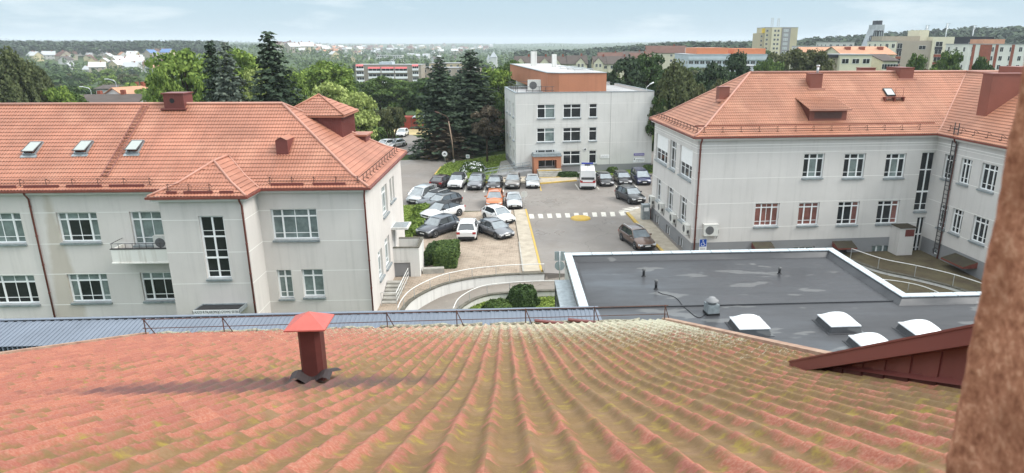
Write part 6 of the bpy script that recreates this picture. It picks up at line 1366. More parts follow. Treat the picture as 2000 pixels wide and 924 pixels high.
    gr = MB(); gr.box((-hw*0.46, Y(0.0)-0.012, nose-0.24), (hw*0.46, Y(0.02), nose-0.1)); gr.box((-hw*0.5, Y(0.0)-0.016, nose-0.1), (hw*0.5, Y(0.01), nose-0.08), 1); gr.build('grille', [M['trim'], M['rim']], root)
    for y, z, s in ((Y(0)-0.018, cl+0.24, -1), (Y(1)+0.012, (cl+0.32 if kind != 'van' else 0.8), 1)):
        p = MB(); p.box((-0.26, y, z-0.055), (0.26, y+0.008*s, z+0.055)); p.build('number_plate', M['plate'], root)
    return bo
GRP = 'cars parked in the hospital car park'
def car(kind, col, px, py, h, end, label, roof=None, rails=False, clad=False, zg=0.0, group=GRP, name='parked_car', cat='car'):
    p = on_z(px, py, zg); hr = R(h); fd_ = Vector((-math.sin(hr), -math.cos(hr), 0)); Lc = KINDS[kind][0]
    ctr = p-fd_*(Lc/2)*(1 if end == 'F' else -1)
    r = empty(name, (ctr.x, ctr.y, zg), -hr, label, cat, group); car_mesh(r, kind, PT[col], M['trim'] if roof else None, rails, clad); return r
car('hatch', 'maroon', 850, 369, 200, 'R', 'black hatchback with red tail lights facing away, leftmost car along the lawn')
car('suv', 'white', 887, 371.5, 4, 'F', 'white crossover with a black roof beside the black hatchback with red tail lights', roof=True, clad=True)
car('suv', 'grey', 926.3, 373, 2, 'F', 'grey crossover with a pale bonnet, third from the left in the row along the lawn', clad=True)
car('sedan', 'black', 963, 372.5, 2, 'F', 'black saloon with a wide grille, right behind the orange car')
car('suv', 'taupe', 1000.4, 371, 0, 'F', 'taupe off-road car with roof rails near the entrance ramp', rails=True)
car('sedan', 'silver', 1041, 369.5, -3, 'F', 'silver saloon parked right in front of the orange entrance portal')
car('hatch', 'black', 1187, 365.5, -8, 'F', 'black hatchback immediately right of the tall white van')
car('hatch', 'black', 1222.5, 363, -6, 'F', 'black hatchback in the middle of the three dark cars right of the van')
car('mpv', 'blue', 1259, 363, -6, 'F', 'dark blue compact car, last of the row beside the side wall of the right wing')
car('suv', 'black', 1249, 400.5, -22, 'F', 'shiny black crossover standing alone above the curved zebra stripes')
car('wagon', 'brown', 1265, 491, -17, 'F', 'brown estate car with a black bonnet patch, nearest car, by the yellow kerb', rails=True, clad=True)
car('mpv', 'silver', 806, 400.5, 18, 'F', 'silver people carrier at the corner of the left lawn')
car('wagon', 'dark', 823, 407.5, 30, 'F', 'dark blue grey estate between the silver people carrier and a black saloon', roof=True, rails=True)
car('wagon', 'black', 833, 412.5, 38, 'F', 'black estate half hidden behind the white coupe crossover')
car('coupe_suv', 'white', 831, 434, 38, 'F', 'white coupe crossover with a dark glass roof, angled beside the hedge', roof=True)
car('suv', 'dark', 825, 466, 33, 'F', 'dark grey crossover angled next to the concrete entrance block', clad=True)
car('suv', 'white', 911, 473, 178, 'R', 'white crossover seen from behind on the brown pavers', rails=True, clad=True)
car('hatch', 'grey', 992, 468, -38, 'F', 'dark grey hatchback angled on the pavers beside the narrow pavement')
car('hatch', 'white', 995, 439, -36, 'F', 'white hatchback with a pale windscreen behind the dark grey hatchback')
car('suv', 'orange', 965, 409.5, -2, 'F', 'orange crossover standing in the second row', clad=True)
car('sedan', 'silver', 1005.5, 410, -6, 'F', 'silver white saloon beside the orange crossover near the round sign')
car('suv', 'white', 1281, 297, 95, 'F', 'white car farthest back in the gap between the panel building and the right wing', group='cars beyond the panel building')
car('hatch', 'orange', 1284, 309, 95, 'F', 'orange car in the gap between the panel building and the right wing', group='cars beyond the panel building')
car('hatch', 'black', 1287, 322, 95, 'F', 'black car nearest in the gap between the panel building and the right wing', group='cars beyond the panel building')
car('hatch', 'white', 781, 268.5, 2, 'F', 'white car alone on the sandy field in front of the red shed', group='cars by the field')
car('hatch', 'white', 932, 268, 80, 'F', 'white car glimpsed between the spruces, left one', zg=0.14, group='cars by the field')
car('suv', 'white', 962, 264, 80, 'F', 'white car glimpsed between the spruces, right one', zg=0.14, group='cars by the field')
car('hatch', 'white', 738, 292, 25, 'F', 'white car mostly hidden by the left roof edge and a shrub, left one', group='cars by the field', zg=0.1)
car('hatch', 'silver', 757, 291, 25, 'F', 'pale car mostly hidden by the left roof edge, right one', group='cars by the field')
# tall ambulance type van
p = on_z(1148.5, 371.5, 0); v = empty('delivery_van', (p.x+0.05, p.y+2.7, 0), R(180)-R(2), 'tall white ambulance van with blue roof beacon bar, seen from behind, in the front row', 'van', None); car_mesh(v, 'van', PT['white'])
c = MB(); c.box((-0.75, -1.9, 2.52), (0.75, -1.55, 2.68)); c.build('beacon_bar', M['blue_lamp'] if 'blue_lamp' in M else mat('beacon_blue', (0.03, 0.05, 0.30), 0.2), v)
c = MB(); c.box((-0.35, -0.9, 2.545), (0.35, -0.3, 2.63)); c.tube([(0, 1.2, 2.5), (0, 1.35, 2.85)], 0.02, 5); c.build('roof_hatch', M['trim'], v)
c = MB(); 
for sx in (-1, 1): c.box((sx*1.012, -1.9, 0.95), (sx*1.018, 2.5, 1.12)); c.box((sx*1.012, -1.9, 0.55), (sx*1.018, 2.5, 0.72), 1)
c.box((-0.85, 2.70, 0.92), (0.85, 2.716, 1.02)); c.build('side_stripe', [M['tail'], PT['dark']], v)
# ================================================================== VEGETATION
import numpy as np
def leafmat(name, dark, light, trans=0.25):
    m = bpy.data.materials.new(name); m.use_nodes = True; t = m.node_tree; b = t.nodes['Principled BSDF']; g = t.nodes.new('ShaderNodeNewGeometry')
    col = ramp(t, g.outputs['Random Per Island'], [(0.0, dark), (0.6, tuple((a+c)/2 for a, c in zip(dark, light))), (1.0, light)])
    t.links.new(col, b.inputs['Base Color']); b.inputs['Roughness'].default_value = 0.75; b.inputs['Specular IOR Level'].default_value = 0.25
    tr_ = t.nodes.new('ShaderNodeBsdfTranslucent'); t.links.new(col, tr_.inputs['Color']); ms = t.nodes.new('ShaderNodeMixShader'); ms.inputs[0].default_value = trans
    t.links.new(b.outputs[0], ms.inputs[1]); t.links.new(tr_.outputs[0], ms.inputs[2]); t.links.new(ms.outputs[0], t.nodes['Material Output'].inputs['Surface']); return m
LM = {'mid': leafmat('leaves_mid', (0.032, 0.065, 0.018), (0.135, 0.20, 0.05)), 'dark': leafmat('leaves_dark', (0.020, 0.045, 0.014), (0.085, 0.14, 0.04)), 'bright': leafmat('leaves_bright', (0.065, 0.12, 0.02), (0.27, 0.36, 0.075)),
      'yellow': leafmat('leaves_yellow_green', (0.16, 0.21, 0.05), (0.48, 0.55, 0.19)), 'olive': leafmat('leaves_olive', (0.05, 0.06, 0.025), (0.15, 0.16, 0.065)), 'spruce': leafmat('needles_spruce', (0.016, 0.032, 0.018), (0.075, 0.11, 0.062), 0.1),
      'bluespruce': leafmat('needles_blue_spruce', (0.05, 0.072, 0.055), (0.17, 0.20, 0.15), 0.1), 'brown': leafmat('needles_brown', (0.040, 0.030, 0.020), (0.14, 0.11, 0.07), 0.1), 'pine': leafmat('needles_pine', (0.012, 0.028, 0.014), (0.055, 0.085, 0.038), 0.1), 'grass': leafmat('grass_blades', (0.10, 0.16, 0.025), (0.32, 0.40, 0.09)), 'birch': leafmat('leaves_birch', (0.045, 0.06, 0.022), (0.145, 0.165, 0.07))}
M['bark'] = mat('brown_bark', (0.085, 0.06, 0.045), 0.95, 0.1, var=0.4, vscale=3); M['birch_bark'] = mat('birch_bark', (0.45, 0.43, 0.38), 0.9, 0.1, col2=(0.08, 0.07, 0.06), vscale=3)
rng = np.random.default_rng(11)
def quads_mesh(name, C, Nn, S, m, asp=1.0):
    """leaf quads: centres C, normals Nn, half sizes S"""
    n = len(C); up = rng.normal(size=(n, 3)); Nn = Nn/np.maximum(np.linalg.norm(Nn, axis=1, keepdims=True), 1e-6)
    a = np.cross(Nn, up); a /= np.maximum(np.linalg.norm(a, axis=1, keepdims=True), 1e-6); b = np.cross(Nn, a)
    S = S[:, None]; P = np.empty((n, 4, 3)); P[:, 0] = C-a*S-b*S*asp; P[:, 1] = C+a*S*0.9-b*S*asp*0.7; P[:, 2] = C+a*S+b*S*asp; P[:, 3] = C-a*S*0.8+b*S*asp*0.9
    me = bpy.data.meshes.new(name); me.vertices.add(n*4); me.vertices.foreach_set('co', P.reshape(-1)); me.loops.add(n*4); me.loops.foreach_set('vertex_index', np.arange(n*4, dtype=np.int32))
    me.polygons.add(n); me.polygons.foreach_set('loop_start', np.arange(0, n*4, 4, dtype=np.int32)); me.polygons.foreach_set('loop_total', np.full(n, 4, dtype=np.int32)); me.materials.append(m); me.update(calc_edges=True); return me
def crown_pts(n, Rx, Rz, zc, clumps, rc, seed, squash=0.0, low=0.0):
    g = np.random.default_rng(seed); d = g.normal(size=(clumps, 3)); d /= np.linalg.norm(d, axis=1, keepdims=True); rad = g.uniform(0.45, 0.92, clumps)**0.7
    cc = d*rad[:, None]*np.array([Rx, Rx, Rz]); cc[:, 2] += zc; 
    sz = rc*g.uniform(0.6, 1.35, clumps); k = g.integers(0, clumps, n); q = g.normal(size=(n, 3)); q /= np.linalg.norm(q, axis=1, keepdims=True); q[:, 2] = np.where(q[:, 2] < -0.35, -q[:, 2]*0.5, q[:, 2])
    rr = g.uniform(0.75, 1.08, n)[:, None]; C = cc[k]+q*rr*sz[k][:, None]*np.array([1, 1, 0.8]); return C, q+g.normal(size=(n, 3))*0.55, cc
def trunk_mesh(h, r, cc, limbs=9, seed=0, lean=0.0, forks=None):
    g = np.random.default_rng(seed); b = MB(); b.tube([(0, 0, -0.6), (lean*0.2, 0, h*0.35), (lean*0.5, 0.05, h*0.65), (lean, 0, h*0.92)], r, 8, radii=[r*1.25, r*0.9, r*0.6, r*0.15])
    if cc is not None:
        for i in g.choice(len(cc), min(limbs, len(cc)), replace=False):
            e = Vector(cc[i]); z0 = max(h*0.18, min(e.z*0.65, h*0.7)); s = Vector((lean*0.3, 0, z0)); md = s.lerp(e, 0.5)+Vector((0, 0, -0.3)); b.tube([s, md, e], r*0.3, 5, radii=[r*0.45, r*0.28, r*0.08])
    return b
PROTO = {}
def proto(kind):
    """returns (crown mesh builder, trunk MB) for a tree about 12 m tall, 9 m wide, base at origin"""
    if kind in PROTO: return PROTO[kind]
    base, _, q = kind.partition('_'); hi = q != 'lo'
    if base in ('oak', 'oaka', 'oakb'):
        sd = {'oak': 1, 'oaka': 2, 'oakb': 3}[base]; n = 9500 if hi else 1500; C, Nn, cc = crown_pts(n, 4.3, 4.6, 7.2, 80 if hi else 34, 1.15 if hi else 1.5, sd); S = np.random.default_rng(sd).uniform(0.10, 0.21, n) if hi else np.random.default_rng(sd).uniform(0.22, 0.46, n)
        tr = trunk_mesh(11, 0.28, cc, 12 if hi else 4, sd)
    elif base == 'weep':
        n = 14000 if hi else 1600; g = np.random.default_rng(5); ns = 170; st = g.uniform(0, 2*np.pi, ns); rr = 3.9*np.sqrt(g.uniform(0.02, 1, ns)); top = 11.8-5.2*(rr/3.9)**1.6+g.uniform(-0.7, 0.5, ns); ln = g.uniform(1.5, 5.0, ns); k = g.integers(0, ns, n); u = g.uniform(0, 1, n)
        C = np.stack([np.cos(st[k])*(rr[k]+0.3*u), np.sin(st[k])*(rr[k]+0.3*u), top[k]-u*ln[k]], 1)+g.normal(size=(n, 3))*np.array([0.16, 0.16, 0.1]); Nn = np.stack([np.cos(st[k]), np.sin(st[k]), np.zeros(n)+0.2], 1)+g.normal(size=(n, 3))*0.5
        S = g.uniform(0.07, 0.16, n) if hi else g.uniform(0.2, 0.35, n); cc = np.stack([np.cos(st)*rr, np.sin(st)*rr, top], 1); tr = trunk_mesh(11.5, 0.2, cc, 16, 5)
    elif base in ('spruce', 'fir'):
        g = np.random.default_rng(7 if base == 'spruce' else 8); Cs, Ns = [], []; H_ = 16.0; R0 = 4.6 if base == 'spruce' else 3.4; per = 30 if hi else 9; wh = 44 if hi else 20
        for i in range(wh):
            z = 1.2+(H_-1.4)*(i/wh)**0.95; Rr = R0*(1-(z-1.0)/(H_-0.6))**0.78*g.uniform(0.7, 1.2)+0.25; nb = int(9+7*Rr/R0) if hi else 7; a0 = g.uniform(0, 6.28)
            for j in range(nb):
                a = a0+2*np.pi*j/nb+g.normal()*0.14; Lb = Rr*g.uniform(0.72, 1.12); k = max(3, int(per*Lb/R0)); u = g.uniform(0.08, 1, k)**0.8
                zz = z-0.42*Lb*u+0.22*Lb*u*u; wd = 0.34*Lb*(1.05-u)*g.uniform(-1, 1, k); zz = zz+g.uniform(-0.28, 0.28); Cs.append(np.stack([np.cos(a)*Lb*u-np.sin(a)*wd, np.sin(a)*Lb*u+np.cos(a)*wd, zz-np.abs(wd)*0.35-g.uniform(0, 0.16, k)], 1)); Ns.append(np.stack([np.cos(a)*0.4+g.normal(size=k)*0.4, np.sin(a)*0.4+g.normal(size=k)*0.4, np.ones(k)], 1))
        C = np.concatenate(Cs); Nn = np.concatenate(Ns); S = g.uniform(0.10, 0.22, len(C)) if hi else g.uniform(0.28, 0.5, len(C)); tr = MB(); tr.tube([(0, 0, -0.5), (0, 0, 8), (0, 0, 15.6)], 0.2, 8, radii=[0.30, 0.17, 0.03])
    elif base == 'pine':
        g = np.random.default_rng(9); n = 6500 if hi else 1100; C, Nn, cc = crown_pts(n, 3.6, 3.4, 8.6, 26, 1.15, 9); C[:, 2] = cc[0, 2]*0+C[:, 2]; S = g.uniform(0.11, 0.24, n) if hi else g.uniform(0.26, 0.42, n); tr = trunk_mesh(11, 0.2, cc, 14, 9)
    elif base == 'shrubtree':
        n = 8000; C, Nn, cc = crown_pts(n, 3.4, 2.0, 4.3, 60, 0.75, 13); S = rng.uniform(0.09, 0.18, n); tr = MB()
        for k in range(7):
            a = 2*math.pi*k/7+0.3; e = Vector((2.2*math.cos(a), 2.2*math.sin(a), 4.2)); tr.tube([(0.1*math.cos(a), 0.1*math.sin(a), -0.3), (0.9*math.cos(a), 0.9*math.sin(a), 1.9), e], 0.1, 6, radii=[0.16, 0.11, 0.04])
    PROTO[kind] = (C, Nn, S, tr); return PROTO[kind]
PM = {}
TALL = {'oak': 12.4, 'oaka': 12.4, 'oakb': 12.4, 'weep': 12.0, 'spruce': 15.9, 'fir': 15.9, 'pine': 12.8, 'shrubtree': 6.6}; WIDE = {'oak': 9.8, 'oaka': 9.8, 'oakb': 9.8, 'weep': 8.3, 'spruce': 7.4, 'fir': 6.0, 'pine': 8.6, 'shrubtree': 7.8}
def tree(kind, leaf, x, y, z, height, width, label, cat='tree', group=None, name='leafy_tree', bark='bark', rz=None, trunk=True):
    base = kind.split('_')[0]; key = (kind, leaf)
    if key not in PM:
        C, Nn, S, tr = proto(kind); PM[key] = quads_mesh('crown', C, Nn, S, LM[leaf])
    tk = (kind, bark)
    if tk not in PM: PM[tk] = proto(kind)[3].mesh('trunk', M[bark])
    r = empty(name, (x, y, z), random.uniform(0, 6.28) if rz is None else rz, label, cat, group); r.scale = (width/WIDE[base], width/WIDE[base], height/TALL[base])
    for nm, k in (('crown', key), ('trunk', tk)):
        o = bpy.data.objects.new(nm, PM[k]); COL.objects.link(o); o.parent = r
    return r
random.seed(21)
def tree_at(kind, leaf, px, ytop, Y, wpx, label, zb=None, **kw):
    x = on_y(px, 200, Y).x; ztop = on_y(px, ytop, Y).z; d = on_y(px, 200, Y); x = on_y(px, ytop, Y).x
    z = HT(x, Y) if zb is None else zb; dep = Y*math.cos(PITCH)+(CAMZ-(z+ztop)/2)*math.sin(PITCH); return tree(kind, leaf, x, Y, z, ztop-z, wpx/FPX*dep, label, **kw)
G1_ = 'trees round the hospital'
T = tree_at
T('weep', 'birch', 8, 84, 98, 112, 'weeping birch with pale trunk, cut by the left edge of the view', name='weeping_birch', bark='birch_bark'); T('weep', 'birch', 58, 112, 112, 78, 'second weeping birch, just right of the one at the left edge', name='weeping_birch', bark='birch_bark')
T('oak', 'bright', 105, 158, 100, 75, 'bright green rounded tree right of the birches'); T('oaka', 'mid', 140, 172, 108, 60, 'lower mid green tree between the bright tree and the pitched roofs')
T('oaka', 'bright', 352, 78, 98, 150, 'very large light green willow like tree left of the two grey green spruces'); T('oakb', 'bright', 312, 122, 92, 60, 'lower light green tree in front of the large willow like tree'); T('oakb', 'bright', 468, 86, 112, 135, 'large light green tree behind and right of the pair of spruces')
T('oak', 'bright', 395, 130, 88, 70, 'light green foliage at the foot of the pair of spruces'); T('oak', 'yellow', 490, 120, 108, 60, 'pale green tree left of the tallest spruce')
T('fir', 'spruce', 408, 76, 84, 78, 'left, narrower one of the two spruces behind the red chimney', name='spruce_tree'); T('spruce', 'bluespruce', 437, 77, 82, 100, 'right, grey green one of the two spruces behind the red chimney', name='spruce_tree')
T('spruce', 'spruce', 522, 56, 78, 150, 'tallest dark spruce, standing above the ridge end of the left roof', name='spruce_tree')
T('oaka', 'bright', 632, 108, 135, 130, 'light green tree behind the yellow green willow'); T('oak', 'bright', 572, 128, 125, 60, 'light green tree right beside the tallest spruce'); T('oakb', 'yellow', 650, 153, 100, 118, 'yellow green willow, left crown behind the roof turret'); T('oak', 'yellow', 693, 168, 98, 92, 'yellow green willow, right crown reaching down to the roof edge')
T('oakb', 'mid', 738, 145, 165, 95, 'dull green round tree behind the umbrella shaped tree'); T('oak', 'mid', 785, 150, 172, 80, 'mid green tree under the brown apartment block'); T('oaka', 'dark', 828, 146, 160, 70, 'dark leafy tree left of the spruces')
T('shrubtree', 'olive', 761, 205, 118, 66, 'umbrella shaped tree with several bare stems at the edge of the sandy field', bark='bark', name='umbrella_tree', zb=0.05)
T('oak', 'yellow', 818, 210, 138, 18, 'small bright cone shaped tree in front of the red shed', zb=0)
T('spruce', 'spruce', 857, 108, 108, 112, 'big dark spruce directly behind the street lamp', name='spruce_tree', zb=0.1); T('spruce', 'spruce', 918, 94, 116, 130, 'tallest of the big dark spruces by the drive, behind and right of the street lamp', name='spruce_tree', zb=0.1)
T('fir', 'brown', 868, 232, 106, 90, 'brownish dying lower spruce under the big dark spruce', name='spruce_tree', zb=0.1); T('pine', 'brown', 949, 205, 101, 74, 'low brownish conifer on the lawn tip in front of the dark spruces', name='conifer', zb=0.1); T('fir', 'spruce', 905, 190, 110, 90, 'shorter dark spruce between the two big ones', name='spruce_tree', zb=0.1)
T('oak', 'bright', 972, 122, 125, 98, 'broad green tree left of the panel building', zb=0); T('oaka', 'mid', 1000, 108, 150, 78, 'dark leafy tree behind the left edge of the panel building', zb=0); T('oakb', 'mid', 955, 170, 118, 62, 'green tree below the broad tree left of the panel building', zb=0); T('oak', 'dark', 985, 190, 113, 50, 'dark green undergrowth tree by the drive next to the panel building', zb=0)
T('pine', 'pine', 1222, 106, 118, 100, 'dark pine touching the right edge of the panel building', name='pine_tree', zb=0); T('oakb', 'dark', 1268, 97, 135, 95, 'big dark round tree behind the pines right of the panel building', zb=0); T('oaka', 'pine', 1245, 150, 112, 80, 'dark green lower tree right of the panel building', zb=0); T('weep', 'birch', 1325, 110, 96, 112, 'tall olive birch between the panel building and the right roof', name='birch_tree', bark='birch_bark', zb=0); T('oak', 'dark', 1293, 170, 95, 62, 'dark shrubby tree under the olive birch', zb=0)
T('pine', 'pine', 1392, 118, 112, 82, 'left pine above the right roof hip', name='pine_tree', zb=0); T('pine', 'pine', 1434, 96, 118, 80, 'tall right pine above the right roof hip', name='pine_tree', zb=0); T('oak', 'olive', 1415, 142, 100, 66, 'olive round tree below the two pines over the roof hip', zb=0); T('oaka', 'olive', 1372, 150, 92, 48, 'olive bush like tree beside the birch', zb=0)
T('oak', 'olive', 1542, 84, 150, 105, 'large olive tree in front of the nine storey block'); T('oakb', 'olive', 1597, 90, 148, 92, 'olive round tree right of the large olive tree, before the cream house'); T('oaka', 'mid', 1502, 104, 140, 70, 'lower olive green tree left of the large olive tree'); T('oak', 'mid', 1797, 92, 128, 50, 'narrow round tree in front of the taupe apartment wall'); T('oakb', 'mid', 1858, 91, 126, 72, 'tree in front of the dark slate building'); T('oaka', 'bright', 1830, 122, 120, 70, 'low light green shrubbery above the right roof ridge'); T('pine', 'dark', 1928, 106, 118, 58, 'dark tree with upright shoots near the brick striped flats'); T('oak', 'bright', 1640, 134, 118, 60, 'light green shrub just above the right ridge left of the red chimney')
# ---- bushes and hedges near the car park
def bush(name, label, px, py, z, rx, ry, h, leaf, n=2600, cat='bush', group=None, blooms=0, size=(0.03, 0.075)):
    p = on_z(px, py, z); g = np.random.default_rng(int(px)); q = g.normal(size=(n, 3)); q /= np.linalg.norm(q, axis=1, keepdims=True); q[:, 2] = np.abs(q[:, 2]); lump = 1+0.10*np.sin(q[:, 0]*9)*np.cos(q[:, 1]*8+1)+0.08*np.sin(q[:, 2]*11)+g.normal(size=n)*0.03
    C = q*lump[:, None]*np.array([rx, ry, h]); me = quads_mesh('foliage', C, q+g.normal(size=(n, 3))*0.5, g.uniform(size[0], size[1], n), LM[leaf]); r = empty(name, p, 0, label, cat, group); o = bpy.data.objects.new('foliage', me); COL.objects.link(o); o.parent = r
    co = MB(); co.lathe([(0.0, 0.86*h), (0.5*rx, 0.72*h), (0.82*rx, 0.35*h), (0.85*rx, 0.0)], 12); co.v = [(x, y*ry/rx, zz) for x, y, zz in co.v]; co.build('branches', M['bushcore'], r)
    if blooms:
        k = g.choice(n, blooms, replace=False); me = quads_mesh('blossom', C[k]*1.03, q[k]+0.01, g.uniform(0.08, 0.14, blooms), M['sign_white']); o = bpy.data.objects.new('blossom', me); COL.objects.link(o); o.parent = r
    return r
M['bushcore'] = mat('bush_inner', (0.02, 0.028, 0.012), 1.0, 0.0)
bush('round_bush', 'dark green round clipped bush on the small lawn by the ramp', 1021, 594, -1.0, 1.12, 1.05, 1.45, 'dark', 9000); bush('round_bush', 'second round bush on the small lawn, cut off by the grey corrugated roof', 972, 607, -1.0, 1.05, 1.0, 0.75, 'mid', 5000)
bush('flowering_bush', 'round bush with cream blossoms on the lawn island', 925, 334, 0.1, 1.75, 1.4, 1.35, 'mid', 3200, blooms=230, size=(0.06, 0.12))
bush('shrub', 'low green shrub under the ground floor windows beside the entrance steps', 1110, 345, 0.1, 1.6, 0.6, 0.7, 'dark', 1800, size=(0.05, 0.1)); bush('shrub', 'small shrub by the wall between the first and second dark car', 1196, 337, 0.1, 0.8, 0.6, 0.8, 'mid', 1200, size=(0.05, 0.1)); bush('shrub', 'shrub at the right corner of the panel building', 1267, 334, 0.1, 1.0, 0.8, 0.9, 'mid', 1200, size=(0.05, 0.1))
for i, (px, py, w_, lb) in enumerate(((826, 412, 1.0, 'farthest bright shrub of the row beside the angled cars'), (821, 426, 0.9, 'second bright shrub from the far end, beside the angled cars'), (815, 441, 1.0, 'third bright shrub, beside the white coupe crossover'), (810, 454, 0.9, 'nearest bright shrub of the row, above the dark grey crossover'))): bush('shrub', lb, px, py, 0.12, w_, w_, 0.75, 'bright', 1800, group='bright shrubs along the left lawn', size=(0.05, 0.1))
for px, py, rx, h_, lf, lb in ((790, 247, 2.2, 1.8, 'mid', 'dark shrub in front of the red shed, left part'), (818, 248, 2.0, 2.0, 'bright', 'bright shrub in front of the red shed, right part'), (738, 276, 3.5, 2.6, 'mid', 'wide green shrub at the road side beyond the left roof'), (765, 283, 2.4, 1.2, 'mid', 'low juniper beside the half hidden pale cars'), (700, 262, 5.0, 4.0, 'bright', 'large shrub under the yellow green willow')): bush('shrub', lb, px, py, 0.1, rx, rx*0.8, h_, lf, 2600, group=None, size=(0.10, 0.2))
for i, (px, py) in enumerate(((905, 296), (930, 288), (950, 285), (972, 279))): bush('shrub', ['green undergrowth at the foot of the dark spruces, far left clump', 'green undergrowth at the foot of the dark spruces, second clump', 'green undergrowth at the foot of the dark spruces, third clump', 'green undergrowth at the foot of the dark spruces, right clump'][i], px, py, 0.1, 1.8, 1.2, 0.8, 'bright', 1500, size=(0.08, 0.15))
def hedge(label, poly, z0, z1, leaf, n):
    xs = [p[0] for p in poly]; ys = [p[1] for p in poly]; cx, cy = sum(xs)/len(xs), sum(ys)/len(ys); r = empty('hedge', (cx, cy, z0), 0, label, 'hedge'); g = np.random.default_rng(3); Cs, Ns = [], []
    per = sum((Vector(poly[i])-Vector(poly[(i+1) % len(poly)])).length for i in range(len(poly)))
    for i in range(len(poly)):
        a, b = np.array(poly[i]), np.array(poly[(i+1) % len(poly)]); d = b-a; Ld = np.linalg.norm(d); k = int(n*0.6*Ld/per); u = g.uniform(0, 1, k); nn = np.array([d[1], -d[0]])/Ld; off = g.normal(size=k)*0.045+0.05*np.sin(u*Ld*2.2)
        P = a+u[:, None]*d+nn*off[:, None]; Cs.append(np.column_stack([P[:, 0]-cx, P[:, 1]-cy, g.uniform(0.0, 1, k)*(z1-z0)])); Ns.append(np.column_stack([np.tile(nn, (k, 1)), np.full(k, 0.3)])+g.normal(size=(k, 3))*0.4)
    k = int(n*0.4); w_ = g.dirichlet(np.ones(len(poly)), k*2)**1.0; P = w_ @ np.array(poly); Cs.append(np.column_stack([P[:, 0]-cx, P[:, 1]-cy, (z1-z0)+g.normal(size=k*2)*0.05])); Ns.append(np.column_stack([np.zeros(k*2), np.zeros(k*2), np.ones(k*2)])+g.normal(size=(k*2, 3))*0.4)
    C = np.concatenate(Cs); me = quads_mesh('foliage', C, np.concatenate(Ns), g.uniform(0.035, 0.085, len(C)), LM[leaf]); o = bpy.data.objects.new('foliage', me); COL.objects.link(o); o.parent = r
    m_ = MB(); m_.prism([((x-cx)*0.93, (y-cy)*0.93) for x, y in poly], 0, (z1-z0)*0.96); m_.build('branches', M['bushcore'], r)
hz = 1.35; q = [on_z(849, 525, 0.0), on_z(889, 525, 0.0)]; t_ = [on_z(x, y, hz) for x, y in ((895, 468), (856, 470))]
hedge('dark clipped box hedge on the pavers beside the white crossover', [(q[0].x, q[0].y), (q[1].x, q[1].y), (t_[0].x, t_[0].y), (t_[1].x, t_[1].y)], 0.0, hz, 'mid', 12000)
q0_, q1_ = on_z(830, 521, 0), on_z(846, 515, 0); hedge('shadowed hedge between the clipped hedge and the concrete entrance block', [(q0_.x, q0_.y), (q1_.x+0.3, q1_.y), (q1_.x+0.2, q1_.y+2.6), (q0_.x, q0_.y+2.6)], 0.0, 1.2, 'dark', 7000)
# grass as ground cover on the lawns
def grass(name, label, poly, z, n, size=(0.04, 0.09)):
    pts = np.array(poly); mn, mx_ = pts.min(0), pts.max(0); g = np.random.default_rng(n); out_ = []
    P = g.uniform(mn, mx_, (n*3, 2)); ins_ = np.zeros(len(P), bool); j = len(pts)-1
    for i in range(len(pts)):
        xi, yi = pts[i]; xj, yj = pts[j]; cnd = ((yi > P[:, 1]) != (yj > P[:, 1])) & (P[:, 0] < (xj-xi)*(P[:, 1]-yi)/(yj-yi+1e-9)+xi); ins_ ^= cnd; j = i
    P = P[ins_][:n]; C = np.column_stack([P, np.full(len(P), z)+g.uniform(0.0, 0.06, len(P))]); me = quads_mesh(name, C, np.column_stack([g.normal(size=(len(P), 2))*0.8, np.ones(len(P))]), g.uniform(size[0], size[1], len(P)), LM['grass']); o = bpy.data.objects.new(name, me); COL.objects.link(o); kd(o, label, 'grass', kind='stuff')
grass('grass', 'rough grass on the small lawn by the ramp', [tuple(p) for p in inS[::-1] if p.x < 0.9]+[(-5.2, 38), (1.0, 38), (1.0, 46.2)], -0.98, 9000, (0.03, 0.08)); grass('grass', 'grass on the lawn island', isl, 0.12, 9000, (0.05, 0.1)); grass('grass', 'grass under the dark spruces', isl2, 0.14, 6000, (0.06, 0.12)); grass('grass', 'grass strip beside the left wing', la, 0.13, 4000, (0.04, 0.09))

